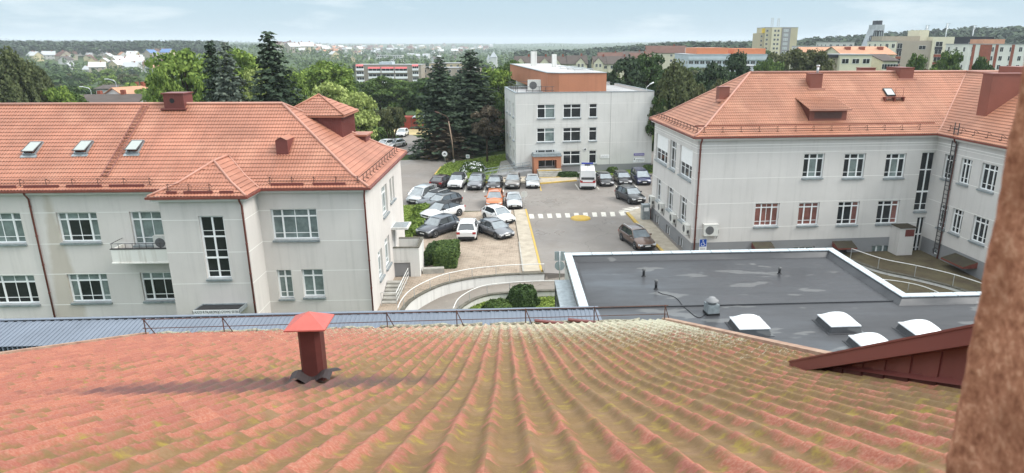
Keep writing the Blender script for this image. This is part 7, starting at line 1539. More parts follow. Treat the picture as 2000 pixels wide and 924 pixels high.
# ================================================================== FAR BUILDINGS
def terr(px, py, rmin=120):
    d = ray(px, py); d.normalize(); s = rmin
    while s < 7000:
        p = CAMP+d*s
        if p.z < HT(p.x, p.y): return p
        s *= 1.012
    return None
WINM = {}
def win_mesh(w_, h, dark='glass'):
    k = (round(w_, 2), round(h, 2), dark)
    if k not in WINM:
        c = MB(); c.box((-w_/2-0.06, -0.05, -0.06), (w_/2+0.06, -0.01, h+0.06), 1); c.box((-w_/2, -0.07, 0), (-0.04, -0.05, h)); c.box((0.04, -0.07, 0), (w_/2, -0.05, h)); WINM[k] = c.mesh('window', [M[dark], M['white']])
    return WINM[k]
def add_win(r, x, y, z, w_, h, dark='glass', rz=0.0):
    o = bpy.data.objects.new('window', win_mesh(w_, h, dark)); COL.objects.link(o); o.parent = r; o.location = (x, y, z); o.rotation_euler = (0, 0, rz); return o
def fblock(name, label, px0, px1, ytop, Y, depth, col, storeys=4, cols=6, rot=0.0, ww=1.3, wh=1.4, roofcol=None, cat='building', group=None, top_skip=0.9, bands=None, sh=3.0, zb=None, flat=True):
    a, b = on_y(px0, ytop, Y), on_y(px1, ytop, Y); W_ = (b.x-a.x)/max(0.3, math.cos(R(rot))); z0 = HT((a.x+b.x)/2, Y)-2.5 if zb is None else zb; Ht_ = a.z-z0
    r = empty(name, (a.x, Y, z0), R(rot), label, cat, group); mt = mat(name+'_wall', col, 0.9, 0.15, var=0.10, vscale=0.2)
    c = MB(); c.box((0, 0, 0), (W_, depth, Ht_)); c.build('wall', mt, r); rc_ = mat(name+'_roof', roofcol or (0.30, 0.30, 0.30), 0.8)
    if flat: c = MB(); c.box((-0.15, -0.15, Ht_), (W_+0.15, depth+0.15, Ht_+0.25)); c.build('roof', rc_, r)
    for s in range(storeys):
        z = Ht_-top_skip-wh-s*sh
        if z < 0.5: break
        for k in range(cols): add_win(r, W_*(k+0.5)/cols, 0, z, ww, wh)
        nd = max(1, int(depth/4.5))
        for sx, rz in ((0, R(-90)), (W_, R(90))):
            for k in range(nd): add_win(r, sx, depth*(k+0.5)/nd, z, ww*0.9, wh, rz=rz)
    return r, W_, Ht_, z0
M['pink'] = mat('pinkish_red_awning', (0.55, 0.13, 0.13), 0.7); M['cream'] = mat('cream_render', (0.60, 0.56, 0.42), 0.9, var=0.08); M['tan'] = mat('tan_render', (0.36, 0.31, 0.24), 0.9, var=0.1); M['slate'] = mat('dark_slate', (0.035, 0.036, 0.045), 0.6, var=0.3, vscale=0.5); M['brickred'] = mat('brick_cladding', (0.26, 0.075, 0.045), 0.85, var=0.2)
M['dark_roof'] = mat('dark_brown_roof', (0.085, 0.068, 0.06), 0.85, var=0.2, vscale=0.5); M['terracotta'] = mat('faded_terracotta_roof', (0.45, 0.24, 0.15), 0.85, var=0.2, vscale=0.3); M['redbrown_roof'] = mat('red_brown_roof', (0.12, 0.06, 0.045), 0.85, var=0.2, vscale=0.3); M['orange_clad'] = mat('orange_cladding', (0.58, 0.20, 0.09), 0.7, var=0.08)
# brown apartment block with red awnings
def apt(label, px0, px1, ytop, Y, cols_, secs):
    r, W_, H_, z0 = fblock('apartment_building', label, px0, px1, ytop, Y, 14, (0.33, 0.285, 0.23), 3, 1, ww=0.5, wh=0.6, sh=3.1); 
    for (a, b, dz) in secs:
        x0, x1 = W_*a, W_*b; n = max(1, round((x1-x0)/6.5))
        for k in range(n):
            xa = x0+(x1-x0)*k/n+0.4; xb = x0+(x1-x0)*(k+1)/n-0.4
            for s in range(3):
                zt_ = H_-0.3-dz-s*3.1; c = MB(); c.box((xa, -1.2, zt_-3.0), (xb, 0, zt_-1.9)); c.box((xa, -0.1, zt_-1.9), (xb, 0.0, zt_-0.7), 1)
                for q in range(4): x_ = xa+(xb-xa)*q/3; c.box((x_-0.06, -0.16, zt_-1.9), (x_+0.06, -0.1, zt_-0.7))
                c.build('balcony', [M['white'], M['glass']], r)
                if s == 0: c = MB(); c.quad((xa-0.1, -1.3, zt_-0.75), (xb+0.1, -1.3, zt_-0.75), (xb+0.1, 0, zt_+0.25), (xa-0.1, 0, zt_+0.25)); c.quad((xa-0.1, -1.3, zt_-0.75), (xa-0.1, 0, zt_-0.75), (xb+0.1, 0, zt_-0.75), (xb+0.1, -1.3, zt_-0.75)); c.build('awning', M['pink'], r)
    return r, W_, H_
r, W_, H_ = apt('brown apartment block with pinkish red awnings and white balconies, above the park trees', 693, 822, 127, 380, 1, [(0.01, 0.14, -0.4), (0.19, 0.80, 0.9), (0.86, 0.97, -0.4)])
c = MB(); c.box((W_*0.36, 1, H_), (W_*0.56, 8, H_+1.6)); c.build('skylight', M['zinc'], r)
fblock('apartment_building', 'lower brown building continuing right of the block with red awnings', 822, 935, 133, 392, 16, (0.36, 0.30, 0.24), 2, 7, ww=1.2, sh=3.1); fblock('apartment_building', 'beige stepped building behind the tips of the big spruces', 838, 900, 124, 420, 14, (0.50, 0.41, 0.25), 1, 5)
r, W_, H_, z0 = fblock('slab_block', 'white long slab block with a regular window grid in the far town', 737, 785, 108, 1000, 14, (0.62, 0.62, 0.58), 5, 11, ww=2.2, wh=1.5, sh=2.9)
# church
p = on_y(964, 100, 700); z0 = HT(p.x, 700); ch = empty('church', (p.x, 700, z0), 0, 'small white church tower with pointed grey spires above the trees', 'church'); hh = p.z-z0
c = MB(); c.box((-3.4, -3, 0), (3.4, 3, hh-6)); c.box((-7, -2, 0), (-3.4, 2, hh-8)); c.build('tower', M['white_plaster'], ch); c = MB()
for x, w_, h0, h1 in ((0, 3.6, hh-6, hh), (-5.2, 1.9, hh-8, hh-3)):
    for a, b in (((-1, -1), (1, -1)), ((1, -1), (1, 1)), ((1, 1), (-1, 1)), ((-1, 1), (-1, -1))): c.quad((x+a[0]*w_, a[1]*w_, h0), (x+b[0]*w_, b[1]*w_, h0), (x, 0, h1))
c.build('spire', mat('spire_grey', (0.40, 0.42, 0.44), 0.5), ch)
# pitched houses
def house(name, label, x, y, z, W_, D_, eave, ridge, rot, wallm, roofm, cat='house', group=None, gable_front=False, wins=0, chimney=True):
    r = empty(name, (x, y, z), rot, label, cat, group); c = MB(); c.box((-W_/2, -D_/2, -1.5), (W_/2, D_/2, eave)); 
    c.quad((-W_/2, -D_/2, eave), (-W_/2, 0, ridge-0.05), (-W_/2, D_/2, eave)); c.quad((W_/2, -D_/2, eave), (W_/2, D_/2, eave), (W_/2, 0, ridge-0.05)); c.build('wall', wallm, r)
    c = MB(); o = 0.4; k = (ridge-eave)/(D_/2)
    for s in (-1, 1):
        e = [(-W_/2-o, s*(D_/2+o), eave-o*k), (W_/2+o, s*(D_/2+o), eave-o*k), (W_/2+o, 0, ridge), (-W_/2-o, 0, ridge)]; e2 = [(x_, y_, z_+0.2) for x_, y_, z_ in e]
        if s > 0: e = e[::-1]; e2 = e2[::-1]
        c.quad(*e2); c.quad(*e[::-1])
        for q in range(4): c.quad(e[q], e[(q+1) % 4], e2[(q+1) % 4], e2[q])
    ro = c.build('roof', roofm, r)
    if chimney: c = MB(); c.box((W_*0.2, -0.4, ridge-0.6), (W_*0.2+0.7, 0.4, ridge+1.0)); c.build('chimney', M['brickred'], ro)
    for i in range(wins): add_win(r, -W_/2+W_*(i+0.5)/wins, -D_/2, 1.0 if eave < 4 else eave-2.0, 1.1, 1.2)
    if eave > 4:
        for i in range(wins): add_win(r, -W_/2+W_*(i+0.5)/wins, -D_/2, eave-4.9, 1.1, 1.2)
    return r
# row of gabled townhouses behind the panel building
xs_ = [1012, 1062, 1088, 1128, 1185, 1201]; 
for i, (px0, px1, kind_) in enumerate(((1006, 1042, 0), (1042, 1074, 1), (1074, 1108, 0), (1108, 1145, 1), (1158, 1185, 0), (1185, 1232, 1))):
    a, b = on_y(px0, 112, 300), on_y(px1, 112, 300); W_ = b.x-a.x; zt_ = on_y(px0, 110.5-1.5*(i == 3), 300).z; z = HT(a.x, 300); eav = on_y(px0, 124, 300).z-z
    lb = ['leftmost yellow gabled townhouse behind the panel building', 'second townhouse with dormers behind the orange storey', 'third townhouse, dark roof with round dormers', 'fourth townhouse with a cream gable behind the panel building', 'grey roofed townhouse left of the last cream gable', 'last townhouse with a yellow gable and two windows, right of the panel building'][i]
    r = house('townhouse', lb, (a.x+b.x)/2, 300, z, W_, 10, max(3, eav), zt_-z, R(2), M['cream'], M['dark_roof'], group='row of gabled townhouses', wins=3)
    eh = max(3, eav); c = MB(); gx_ = W_*0.15 if i % 2 else -W_*0.2; c.box((gx_-2.0, -6.2, 0), (gx_+2.0, -4.9, eh+0.3)); c.quad((gx_-2.0, -6.2, eh+0.3), (gx_+2.0, -6.2, eh+0.3), (gx_, -6.2, eh+2.4)); c.quad((gx_-2.3, -6.4, eh+0.1), (gx_, -6.4, eh+2.6), (gx_, -2.5, eh+2.6), (gx_-2.3, -2.5, eh+0.1), m=1); c.quad((gx_+2.3, -6.4, eh+0.1), (gx_+2.3, -2.5, eh+0.1), (gx_, -2.5, eh+2.6), (gx_, -6.4, eh+2.6), m=1)
    g_ = c.build('gable', [M['cream'], M['dark_roof']], r); add_win(r, gx_-0.8, -6.2, eh-1.3, 0.8, 1.3); add_win(r, gx_+0.8, -6.2, eh-1.3, 0.8, 1.3)
# big houses under the ridge
for px0, px1, yt, ye, Y, rm_, lb in ((1168, 1215, 103, 112, 420, 'redbrown_roof', 'reddish roofed long house left of the large brown roofed house'), (1215, 1262, 101, 112, 430, 'dark_roof', 'brown roofed house with pale dormers among the trees'), (1262, 1338, 90, 103, 400, 'redbrown_roof', 'large brown roofed house with a pale gable above the dark round tree'), (1230, 1270, 104, 113, 350, 'redbrown_roof', 'small dark red roof below the brown roofed house')):
    a, b = on_y(px0, yt, Y), on_y(px1, yt, Y); z = HT(a.x, Y); house('house', lb, (a.x+b.x)/2, Y, z, b.x-a.x, 12, on_y(px0, ye, Y).z-z, a.z-z, R(-3), M['cream'], M[rm_], wins=4)
# orange and white modern complex
r, W_, H_, z0 = fblock('clinic_building', 'long orange and blue grey modern clinic beyond the pines', 1345, 1500, 107, 300, 30, (0.42, 0.47, 0.50), 2, 14, rot=1, ww=1.8, wh=1.3, top_skip=2.6, roofcol=(0.40, 0.42, 0.44))
c = MB(); c.box((W_*0.12, 3, H_+0.3), (W_*0.52, 26, H_+2.9)); c.box((W_*0.60, 3, H_+0.3), (W_*1.0, 26, H_+2.6)); c.build('upper_storey', M['orange_clad'], r)
for z in (H_-2.2, H_-5.4): c = MB(); c.box((0, -0.4, z), (W_, 0, z+1.0)); c.build('balcony_band', M['zinc'], r)
fblock('clinic_building', 'white flat roofed building behind the orange clinic', 1353, 1410, 94, 360, 20, (0.62, 0.62, 0.60), 2, 8, ww=0.9); fblock('clinic_building', 'plain white gable wall just above the right roof hip', 1452, 1483, 130, 190, 14, (0.62, 0.63, 0.64), 0, 1)
# nine storey block with aerials
r, W_, H_, z0 = fblock('tower_block', 'nine storey tan apartment tower with aerials on its roof', 1495, 1559, 54, 450, 18, (0.50, 0.44, 0.30), 9, 1, ww=0.01, wh=0.01, sh=2.75, rot=0)
for o in [o for o in r.children if o.name.startswith('window')]: bpy.data.objects.remove(o)
c = MB(); c.box((W_*0.20, -0.6, 0), (W_*0.48, 0, H_)); c.build('light_bay', mat('pale_tower_bay', (0.62, 0.56, 0.40), 0.9), r); c = MB(); c.box((W_*0.52, -0.3, 0), (W_*0.78, 0, H_-0.2)); c.build('grey_bay', mat('grey_tower_bay', (0.27, 0.26, 0.26), 0.9), r)
for s in range(9):
    z = H_-2.6-s*2.75
    for fx, yy in ((0.07, 0), (0.30, -0.6), (0.40, -0.6)): add_win(r, W_*fx, yy, z, 1.2, 1.3)
    add_win(r, W_*0.64, -0.3, z, 2.8, 1.5, 'glass_pale')
c = MB(); c.box((-W_*0.17, 1, 0), (0, 14, H_-3.4)); c.build('side_wing', M['tan'] if False else mat('tan_side', (0.46, 0.39, 0.26), 0.9), r)
for s in range(8): add_win(r, -W_*0.08, 1, H_-6-s*2.75, 1.1, 1.2)
c = MB(); c.box((-W_*0.06, 0.2, H_-3.4), (W_*0.03, 3, H_-0.5)); c.build('yellow_box', mat('yellow_cladding', (0.65, 0.45, 0.04), 0.7), r)
for fx, h in ((0.24, 6.2), (0.43, 5.5)):
    c = MB(); 
    for dx in (-0.7, 0.7): c.tube([(W_*fx+dx, 3, H_), (W_*fx+dx*0.6, 3, H_+h)], 0.16, 4)
    for k in range(5): c.tube([(W_*fx-0.9, 3, H_+1.5+k), (W_*fx+0.9, 3, H_+1.9+k)], 0.13, 4)
    c.build('aerial', M['steel'], r)
# houses and roofs on the right
r, W_, H_, z0 = fblock('cream_house', 'cream flat topped house with two rows of windows above the right ridge', 1642, 1704, 108, 175, 12, (0.62, 0.59, 0.44), 2, 3, ww=1.7, wh=1.1, sh=3.2, rot=1); c = MB(); c.box((-3.3, 1.5, 0), (0, 9, H_-0.6)); c.box((-3.5, 1.2, H_-0.6), (0.0, 9, H_+0.1), 1); c.build('side_annex', [M['tan'], M['slate']], r)
for i, (px0, px1, yt, ye, Y, rm_, lb) in enumerate(((1560, 1630, 93, 108, 240, 'terracotta', 'faded orange roof behind the olive trees'), (1625, 1728, 92, 106, 215, 'terracotta', 'long faded orange roof with brown chimneys behind the cream house'), (1700, 1728, 107, 118, 185, 'dark_roof', 'yellowish house with a pediment left of the cream apartment block'))):
    a, b = on_y(px0, yt, Y), on_y(px1, yt, Y); z = HT(a.x, Y); r = house('house', lb, (a.x+b.x)/2, Y, z, b.x-a.x, 14, on_y(px0, ye, Y).z-z, a.z-z, R(2), M['cream'], M[rm_], wins=5, chimney=False)
    if i == 1:
        for fx in (-0.32, -0.05, 0.3): c = MB(); c.box(((b.x-a.x)*fx, -3.4, on_y(px0, ye-4, Y).z-z), ((b.x-a.x)*fx+1.3, -1.8, a.z-z+0.1)); c.build('chimney', M['brickred'], r)
fblock('office_block', 'low grey flat roofed block behind the faded orange roofs', 1617, 1669, 83, 330, 14, (0.50, 0.50, 0.46), 1, 4); fblock('office_block', 'long white roofed hall behind the faded orange roofs', 1566, 1712, 91, 300, 12, (0.55, 0.55, 0.53), 1, 10, ww=0.8, wh=0.6, top_skip=0.5)
# tower wrapped in scaffolding sheets
p = on_y(1722, 40, 420); z0 = HT(p.x, 420); hh = p.z-z0; s = empty('wrapped_tower', (p.x, 420, z0), R(4), 'stepped tower wrapped in white scaffold sheeting with a dark box on top', 'tower'); sm_ = mat('scaffold_sheet', (0.38, 0.40, 0.42), 0.7, var=0.25, vscale=0.4)
c = MB(); c.box((-9.5, 0, 0), (3.5, 10, hh-15)); c.quad((-6.0, 1, hh-15), (3.2, 1, hh-15), (3.0, 1, hh-5.0), (-2.8, 1, hh-5.0)); c.quad((3.2, 1, hh-15), (3.2, 9, hh-15), (3.0, 9, hh-5), (3.0, 1, hh-5)); c.quad((-6.0, 9, hh-15), (-6.0, 1, hh-15), (-2.8, 1, hh-5), (-2.8, 9, hh-5)); c.box((-2.6, 1, hh-5), (3.0, 9, hh-2.4)); c.build('sheeting', sm_, s)
c = MB(); c.box((-1.6, 2, hh-2.4), (1.8, 7, hh)); c.build('top_box', M['slate'], s); c = MB()
for x0, x1, z0_, z1_ in ((-3.2, -1.0, hh-13, hh-6), (-0.4, 2.2, hh-13, hh-6), (-5.5, -3.7, hh-14, hh-9)):
    for a_, b_ in (((x0, z0_), (x0, z1_)), ((x0, z1_), (x1, z1_)), ((x1, z1_), (x1, z0_)), ((x1, z0_), (x0, z0_)), (((x0+x1)/2, z0_), ((x0+x1)/2, z1_)), ((x0, (z0_+z1_)/2), (x1, (z0_+z1_)/2))): c.tube([(a_[0], 0.9, a_[1]), (b_[0], 0.9, b_[1])], 0.28, 4)
for k in range(6): c.box((-9+k*2.1, -0.05, hh-19), (-7.8+k*2.1, 0, hh-16.6))
c.build('scaffold_frame', M['slate'], s)
# cream / taupe apartment block
r, W_, H_, z0 = fblock('apartment_building', 'cream and taupe five storey apartment block right of the wrapped tower', 1727, 1752, 81, 270, 14, (0.62, 0.60, 0.49), 5, 2, ww=1.1, wh=1.5, sh=2.9); W2_ = on_y(1822, 80, 270).x-on_y(1727, 80, 270).x; W3_ = on_y(1865, 72, 270).x-on_y(1727, 80, 270).x
c = MB(); c.box((W_, 0.6, 0), (W2_, 14, H_+0.3)); c.build('taupe_wall', mat('taupe_render', (0.36, 0.31, 0.25), 0.9, var=0.06, vscale=0.3), r); c = MB(); c.box((W2_, 0, 0), (W3_, 14, H_+1.7)); c.box((W_+10.5, 4, H_+0.3), (W2_+0.2, 13, H_+4.3)); c.box((W_*0.1, 3, H_+0.25), (W_+10.4, 12, H_+2.0), 1); c.build('cream_wall', [M['cream'], M['tan']], r)
for s in range(4):
    add_win(r, W_+1.6, 0.6, H_-2.6-s*2.9, 1.9, 1.9); add_win(r, W2_+2.6, 0, H_-1.8-s*2.9, 2.6, 1.7)
    c = MB(); c.box((W2_+1.1, -0.05, H_-3.2-s*2.9), (W2_+4.1, 0, H_-1.95-s*2.9)); c.box((W_+0.6, 0.55, H_-3.9-s*2.9), (W_+2.6, 0.6, H_-2.7-s*2.9)); c.build('brown_panel', M['brickred'] if s else M['slate'], r)
for fx in (10.5, 17.5): add_win(r, W_+fx, 0.6, H_-3.0, 2.6, 1.4)
# dark slate building, white and brick flats
r, W_, H_, z0 = fblock('slate_building', 'black slate clad building with slanted left edge', 1868, 1942, 73, 290, 14, (0.035, 0.036, 0.045), 0, 1, roofcol=(0.05, 0.05, 0.055)); add_win(r, W_*0.4, 0, H_-6, 1.5, 4, 'glass')
r, W_, H_, z0 = fblock('striped_flats', 'white flats with brick red vertical stripes behind the big red chimney block', 1893, 2060, 87, 240, 14, (0.64, 0.63, 0.58), 4, 9, ww=1.1, wh=1.5, sh=3.0)
for fx in (0.06, 0.15, 0.33, 0.52, 0.74): c = MB(); c.box((W_*fx-0.5, -0.12, 0), (W_*fx+0.5 if fx != 0.15 else W_*0.27, -0.0, H_+0.2)); c.build('brick_stripe', M['brickred'], r)
c = MB(); c.box((W_*0.25, 4, H_+0.2), (W_*0.5, 12, H_+1.8)); c.build('red_attic', M['terracotta'], r)
for px, yt, lb in ((1811, 50, 'leftmost stadium floodlight mast above the forest'), (1851, 46, 'middle stadium floodlight mast above the forest'), (1903, 50, 'right floodlight mast above the forest')):
    p = on_y(px, yt, 640); z0 = HT(p.x, 640); m_ = empty('floodlight_mast', (p.x, 640, z0), R(15), lb, 'floodlight mast', 'stadium floodlight masts'); c = MB(); c.tube([(0, 0, 0), (0, 0, p.z-z0)], 0.4, 6); c.build('mast', M['steel'], m_)
    c = MB()
    for k in range(4): c.box((-2.2+k*0.3, -0.3, p.z-z0-4+k*1.2), (1.4+k*0.5, 0.2, p.z-z0-3.5+k*1.2))
    c.build('lamp_rack', M['sill'], m_)
# roofs right behind the left ridge
for px, yt, ye, Y, W_, rot, rm_, lb in ((205, 186, 197, 130, 15, 8, 'dark_roof', 'house with a brown pitched roof and pale gable just above the left ridge'), (262, 170, 190, 150, 10, 70, 'terracotta', 'pale house with an orange brown roof left of the big willow like tree'), (175, 187, 195, 140, 9, 3, 'redbrown_roof', 'flat reddish roof left of the brown gabled house'), (248, 167, 172, 190, 12, 4, 'dark_roof', 'small grey roofed shed behind the orange brown roof')):
    p = on_y(px, yt, Y); z = HT(p.x, Y); house('house', lb, p.x, Y, z, W_, 9, max(2.5, on_y(px, ye, Y).z-z), p.z-z, R(rot), M['white_plaster'], M[rm_], wins=2)
for px, yt, lb in ((176, 172, 'double armed pale street lamp among the left houses'), (225, 157, 'pale street lamp with curved arm beside the far shed')):
    p = on_y(px, yt, 170); z = HT(p.x, 170); l_ = empty('street_lamp', (p.x, 170, z), 0, lb, 'street lamp'); c = MB(); c.tube([(0, 0, 0), (0, 0, p.z-z-0.5), (-0.4, 0, p.z-z), (-1.8, 0, p.z-z+0.3)], 0.1, 6); c.build('pole', M['steel'], l_); c = MB(); c.box((-2.6, -0.15, p.z-z+0.25), (-1.7, 0.15, p.z-z+0.42)); c.build('lamp_head', M['sign_white'], l_)
slab_road = [(105, 156), (90, 145)]
c = MB(); pr = [terr(x, y) for x, y in ((176, 133), (177, 143), (184, 150), (193, 156))]
if all(pr):
    for i in range(3): a, b = pr[i], pr[i+1]; c.quad((a.x-3, a.y, a.z+0.3), (b.x-3, b.y, b.z+0.3), (b.x+3, b.y, b.z+0.3), (a.x+3, a.y, a.z+0.3))
    kd(c.build('road', M['concrete']), kind='structure')
# ---- town houses scattered on the valley floor
hm = [mat('grey_white_render', (0.46, 0.45, 0.43), 0.9), M['tan'], mat('pale_grey_render', (0.5, 0.5, 0.48), 0.9), mat('yellow_render', (0.5, 0.42, 0.25), 0.9)]; hr_ = [mat('grey_sheet_roof', (0.40, 0.41, 0.42), 0.7), M['redbrown_roof'], M['terracotta'], mat('pale_sheet_roof', (0.48, 0.48, 0.47), 0.6), M['dark_roof'], mat('blue_roof', (0.10, 0.18, 0.36), 0.6)]
rn = ['grey', 'red brown', 'faded terracotta', 'pale', 'dark brown', 'blue']; protos = {}
def thouse(x, y, z, k, sc, rot, region):
    if k not in protos:
        r = house('house', 'x', 0, 0, 0, 11, 8.5, 4.2+1.6*(k % 2), 7.6+1.6*(k % 2), 0, hm[k % 4], hr_[k % 6], wins=3); protos[k] = r; c_ = r
    else: c_ = copy_tree(protos[k])
    c_.location = (x, y, z); c_.rotation_euler = (0, 0, rot); c_.scale = (sc, sc, sc); nm = rn[k % 6]
    kd(c_, 'far house with %s roof %s' % (nm, region), 'house', '%s roofed houses %s' % (nm, region)); return c_
rnd = random.Random(5); occ = []
def free(p, d):
    for q in occ:
        if (q[0]-p.x)**2+(q[1]-p.y)**2 < d*d: return False
    occ.append((p.x, p.y)); return True
def scatter_h(n, x0, x1, y0, y1, region, ks, big=1.0):
    k = 0; tries = 0
    while k < n and tries < n*30:
        tries += 1; p = terr(rnd.uniform(x0, x1), rnd.uniform(y0, y1))
        if p is None or not free(p, 15): continue
        thouse(p.x, p.y, HT(p.x, p.y), rnd.choice(ks), rnd.uniform(0.85, 1.35)*big, rnd.uniform(0, 3.14), region); k += 1
scatter_h(30, 140, 335, 104, 122, 'in the valley at far left', (0, 3, 0, 3, 1, 7, 9, 4, 2, 0, 3), 0.9); scatter_h(14, 130, 330, 124, 146, 'among the nearer valley trees at left', (0, 3, 7, 9, 4, 2), 0.9); scatter_h(7, 70, 130, 112, 122, 'near the forest foot at far left', (3, 1, 0)); scatter_h(8, 225, 300, 126, 142, 'in the nearer valley at left', (0, 6, 3, 9)); scatter_h(6, 285, 330, 108, 116, 'left of the large willow', (5, 11, 3))
scatter_h(34, 545, 640, 91, 104, 'in the hazy town behind the tall spruce', (0, 3, 1, 2, 7, 9), 1.5); scatter_h(44, 640, 830, 91, 103, 'in the hazy town above the white slab block', (0, 3, 2, 8, 1, 7, 3), 1.5); scatter_h(20, 830, 960, 90, 101, 'in the hazy town left of the church', (0, 3, 2, 1), 1.5); scatter_h(40, 540, 960, 93, 108, 'across the hazy middle distance', (0, 3, 2, 1, 7, 9), 1.2); scatter_h(14, 650, 930, 112, 124, 'behind the brown apartment block', (0, 3, 6, 4, 10))
scatter_h(7, 1600, 1700, 96, 100, 'behind the orange roofs at right', (2, 8, 1))
# ---- individual trees of the park and town
def scat_t(n, x0, x1, r0, r1, ylim, kinds, region, hmin=8, hmax=14):
    k = tries = 0
    while k < n and tries < n*25:
        tries += 1; px = rnd.uniform(x0, x1); Y = rnd.uniform(r0, r1); x = on_y(px, 120, Y).x; z = HT(x, Y); yl = ylim(px)+rnd.uniform(0, 16)*(160/Y); hmx = on_y(px, yl, Y).z-z
        p = Vector((x, Y, z))
        if hmx < 4.5 or not free(p, 5.0): continue
        h = min(rnd.uniform(hmin, hmax), hmx); kd_, lf = rnd.choice(kinds); w_ = h*rnd.uniform(0.75, 1.0)*(0.6 if kd_.startswith(('spruce', 'fir')) else 1)
        tree(kd_, lf, x, Y, z, h, w_, {'bright': 'light green', 'mid': 'mid green', 'dark': 'dark green', 'olive': 'olive green', 'pine': 'dark conifer', 'spruce': 'dark spruce', 'yellow': 'yellow green', 'birch': 'olive birch'}[lf]+' tree '+region, group=lf+' trees '+region); k += 1
lo = [('oak_lo', 'mid'), ('oaka_lo', 'mid'), ('oakb_lo', 'dark'), ('oak_lo', 'dark'), ('oaka_lo', 'bright'), ('oakb_lo', 'olive'), ('pine_lo', 'pine')]
scat_t(34, 60, 300, 150, 300, lambda p: 150, lo, 'in the park behind the left ridge', 7, 12); scat_t(40, 70, 300, 300, 560, lambda p: 124 if p < 150 or p > 270 else 132, lo, 'between the valley houses', 7, 12)
scat_t(12, 270, 520, 120, 200, lambda p: 118, [('oaka_lo', 'bright'), ('oak_lo', 'mid')], 'behind the large willow', 9, 13)
scat_t(30, 520, 840, 150, 330, lambda p: 150 if p > 680 else 130, lo, 'in the park below the brown apartment block', 8, 14); scat_t(24, 500, 700, 300, 600, lambda p: 112, lo, 'in the town behind the light green trees', 7, 12)
scat_t(18, 830, 1000, 140, 330, lambda p: 138, lo, 'behind the dark spruces', 9, 15); scat_t(24, 830, 1010, 330, 640, lambda p: 98, lo, 'round the small white church', 9, 15); scat_t(18, 1000, 1260, 320, 520, lambda p: 96, [('oaka_lo', 'bright'), ('oak_lo', 'mid'), ('oakb_lo', 'dark')], 'above the row of townhouses', 8, 13)
scat_t(12, 1010, 1200, 170, 285, lambda p: 117, [('oaka_lo', 'bright'), ('oak_lo', 'mid')], 'between the panel building and the townhouses', 5, 8); scat_t(24, 1180, 1480, 125, 260, lambda p: 122, [('oakb_lo', 'dark'), ('pine_lo', 'pine'), ('oak_lo', 'olive'), ('oak_lo', 'mid')], 'in the grove right of the panel building', 8, 13)
scat_t(10, 1330, 1500, 380, 560, lambda p: 88, lo, 'behind the orange clinic', 8, 13); scat_t(14, 1480, 1960, 110, 165, lambda p: 118, [('oaka_lo', 'bright'), ('oak_lo', 'mid'), ('oak_lo', 'olive')], 'just behind the right ridge', 6, 11)
# ---- distant woods as one mass each
def wood(name, label, n, sampler, leaf, hh=(11, 17), per=16):
    g = np.random.default_rng(n); Cs, Ns, Ss = [], [], []
    for _ in range(n):
        x, y = sampler(g); z = HT(x, y); h = g.uniform(*hh); w_ = h*0.30; k = per; q = g.normal(size=(k, 3)); q /= np.linalg.norm(q, axis=1, keepdims=True); Cs.append(q*np.array([w_, w_, h*0.36])*g.uniform(0.6, 1, k)[:, None]+np.array([x, y, z+h*0.62])); Ns.append(q+np.array([0, 0, 0.5])+g.normal(size=(k, 3))*0.4); Ss.append(g.uniform(0.13, 0.24, k)*h*0.55)
    me = quads_mesh(name, np.concatenate(Cs), np.concatenate(Ns), np.concatenate(Ss), LM[leaf]); o = bpy.data.objects.new(name, me); COL.objects.link(o); kd(o, label, 'wood', kind='stuff')
def polar(p0, p1, r0, r1):
    def f(g):
        px = g.uniform(p0, p1); a = math.atan((px-CX)*math.cos(PITCH)/FPX); r = math.sqrt(g.uniform(r0*r0, r1*r1)); return r*math.sin(a), r*math.cos(a)
    return f
wood('forest', 'dark pine forest on the rise at far left', 2600, polar(-300, 440, 1080, 1450), 'pine', (13, 18)); wood('forest', 'dark pine forest on the right ridge', 2600, polar(1010, 1500, 620, 1000), 'pine', (12, 18)); wood('forest', 'wooded hill at far right', 2800, polar(1480, 2300, 560, 1000), 'pine', (12, 18))
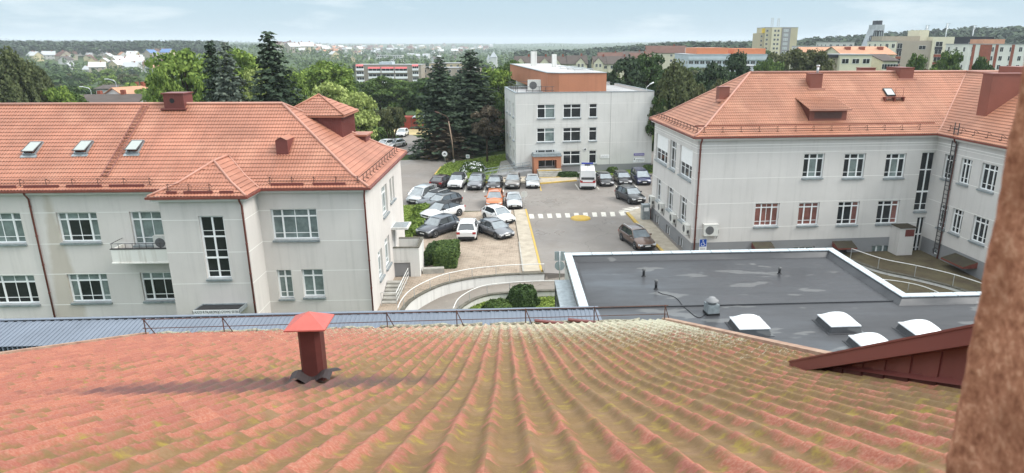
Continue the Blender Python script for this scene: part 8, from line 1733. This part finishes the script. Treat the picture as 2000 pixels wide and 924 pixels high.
wood('tree_belt', 'leafy belts between the far town houses', 520, polar(480, 1010, 620, 1250), 'mid', (8, 12), 12); wood('tree_belt', 'hazy leafy belts beyond the far town', 900, polar(380, 1020, 1250, 2600), 'dark', (9, 14), 8); wood('tree_belt', 'leafy garden trees between the left valley houses', 200, polar(40, 330, 620, 1050), 'mid', (5, 9), 14)
wood('forest', 'hazy woods on the far horizon', 2600, polar(-300, 2300, 2600, 5200), 'dark', (9, 14), 6); wood('forest', 'mixed wood behind the left birches', 500, polar(-500, 130, 260, 820), 'dark', (8, 13), 18)
# ---- air
hz_ = MB(); hz_.box((-9500, -9500, -26), (9500, 9500, 92)); hm_ = bpy.data.materials.new('haze'); hm_.use_nodes = True; t = hm_.node_tree; t.nodes.clear(); o_ = t.nodes.new('ShaderNodeOutputMaterial'); pv_ = t.nodes.new('ShaderNodeVolumePrincipled')
pv_.inputs['Color'].default_value = (0.86, 0.93, 0.98, 1); pv_.inputs['Density'].default_value = 0.00018; t.links.new(pv_.outputs[0], o_.inputs['Volume']); kd(hz_.build('haze', hm_), kind='stuff')

# ---- tell look-alikes apart by their place from left to right
def _n(k): return ['leftmost', 'second from left', 'third from left', 'fourth from left', 'fifth from left', 'sixth from left', 'seventh from left', 'eighth from left', 'ninth from left', 'tenth from left', 'eleventh from left', 'twelfth from left', 'thirteenth from left', 'fourteenth from left', 'fifteenth from left', 'sixteenth from left', 'seventeenth from left', 'eighteenth from left', 'nineteenth from left', 'twentieth from left'][k]
gl_ = {}
for o in bpy.data.objects:
    if o.parent is None and o.get('group') and o.get('label'): gl_.setdefault(o['label'], []).append(o)
for lb, lst in gl_.items():
    if 1 < len(lst) <= 20:
        lst.sort(key=lambda o: math.atan2(o.location.x, max(o.location.y, 1e-3)))
        for k, o in enumerate(lst): o['label'] = lb+', '+(_n(k) if len(lb.split()) <= 13 else _n(k).split()[0])
for o in bpy.data.objects:
    if o.parent is None and o.get('label') and len(o['label'].split()) > 16: print('LONG', o['label'])
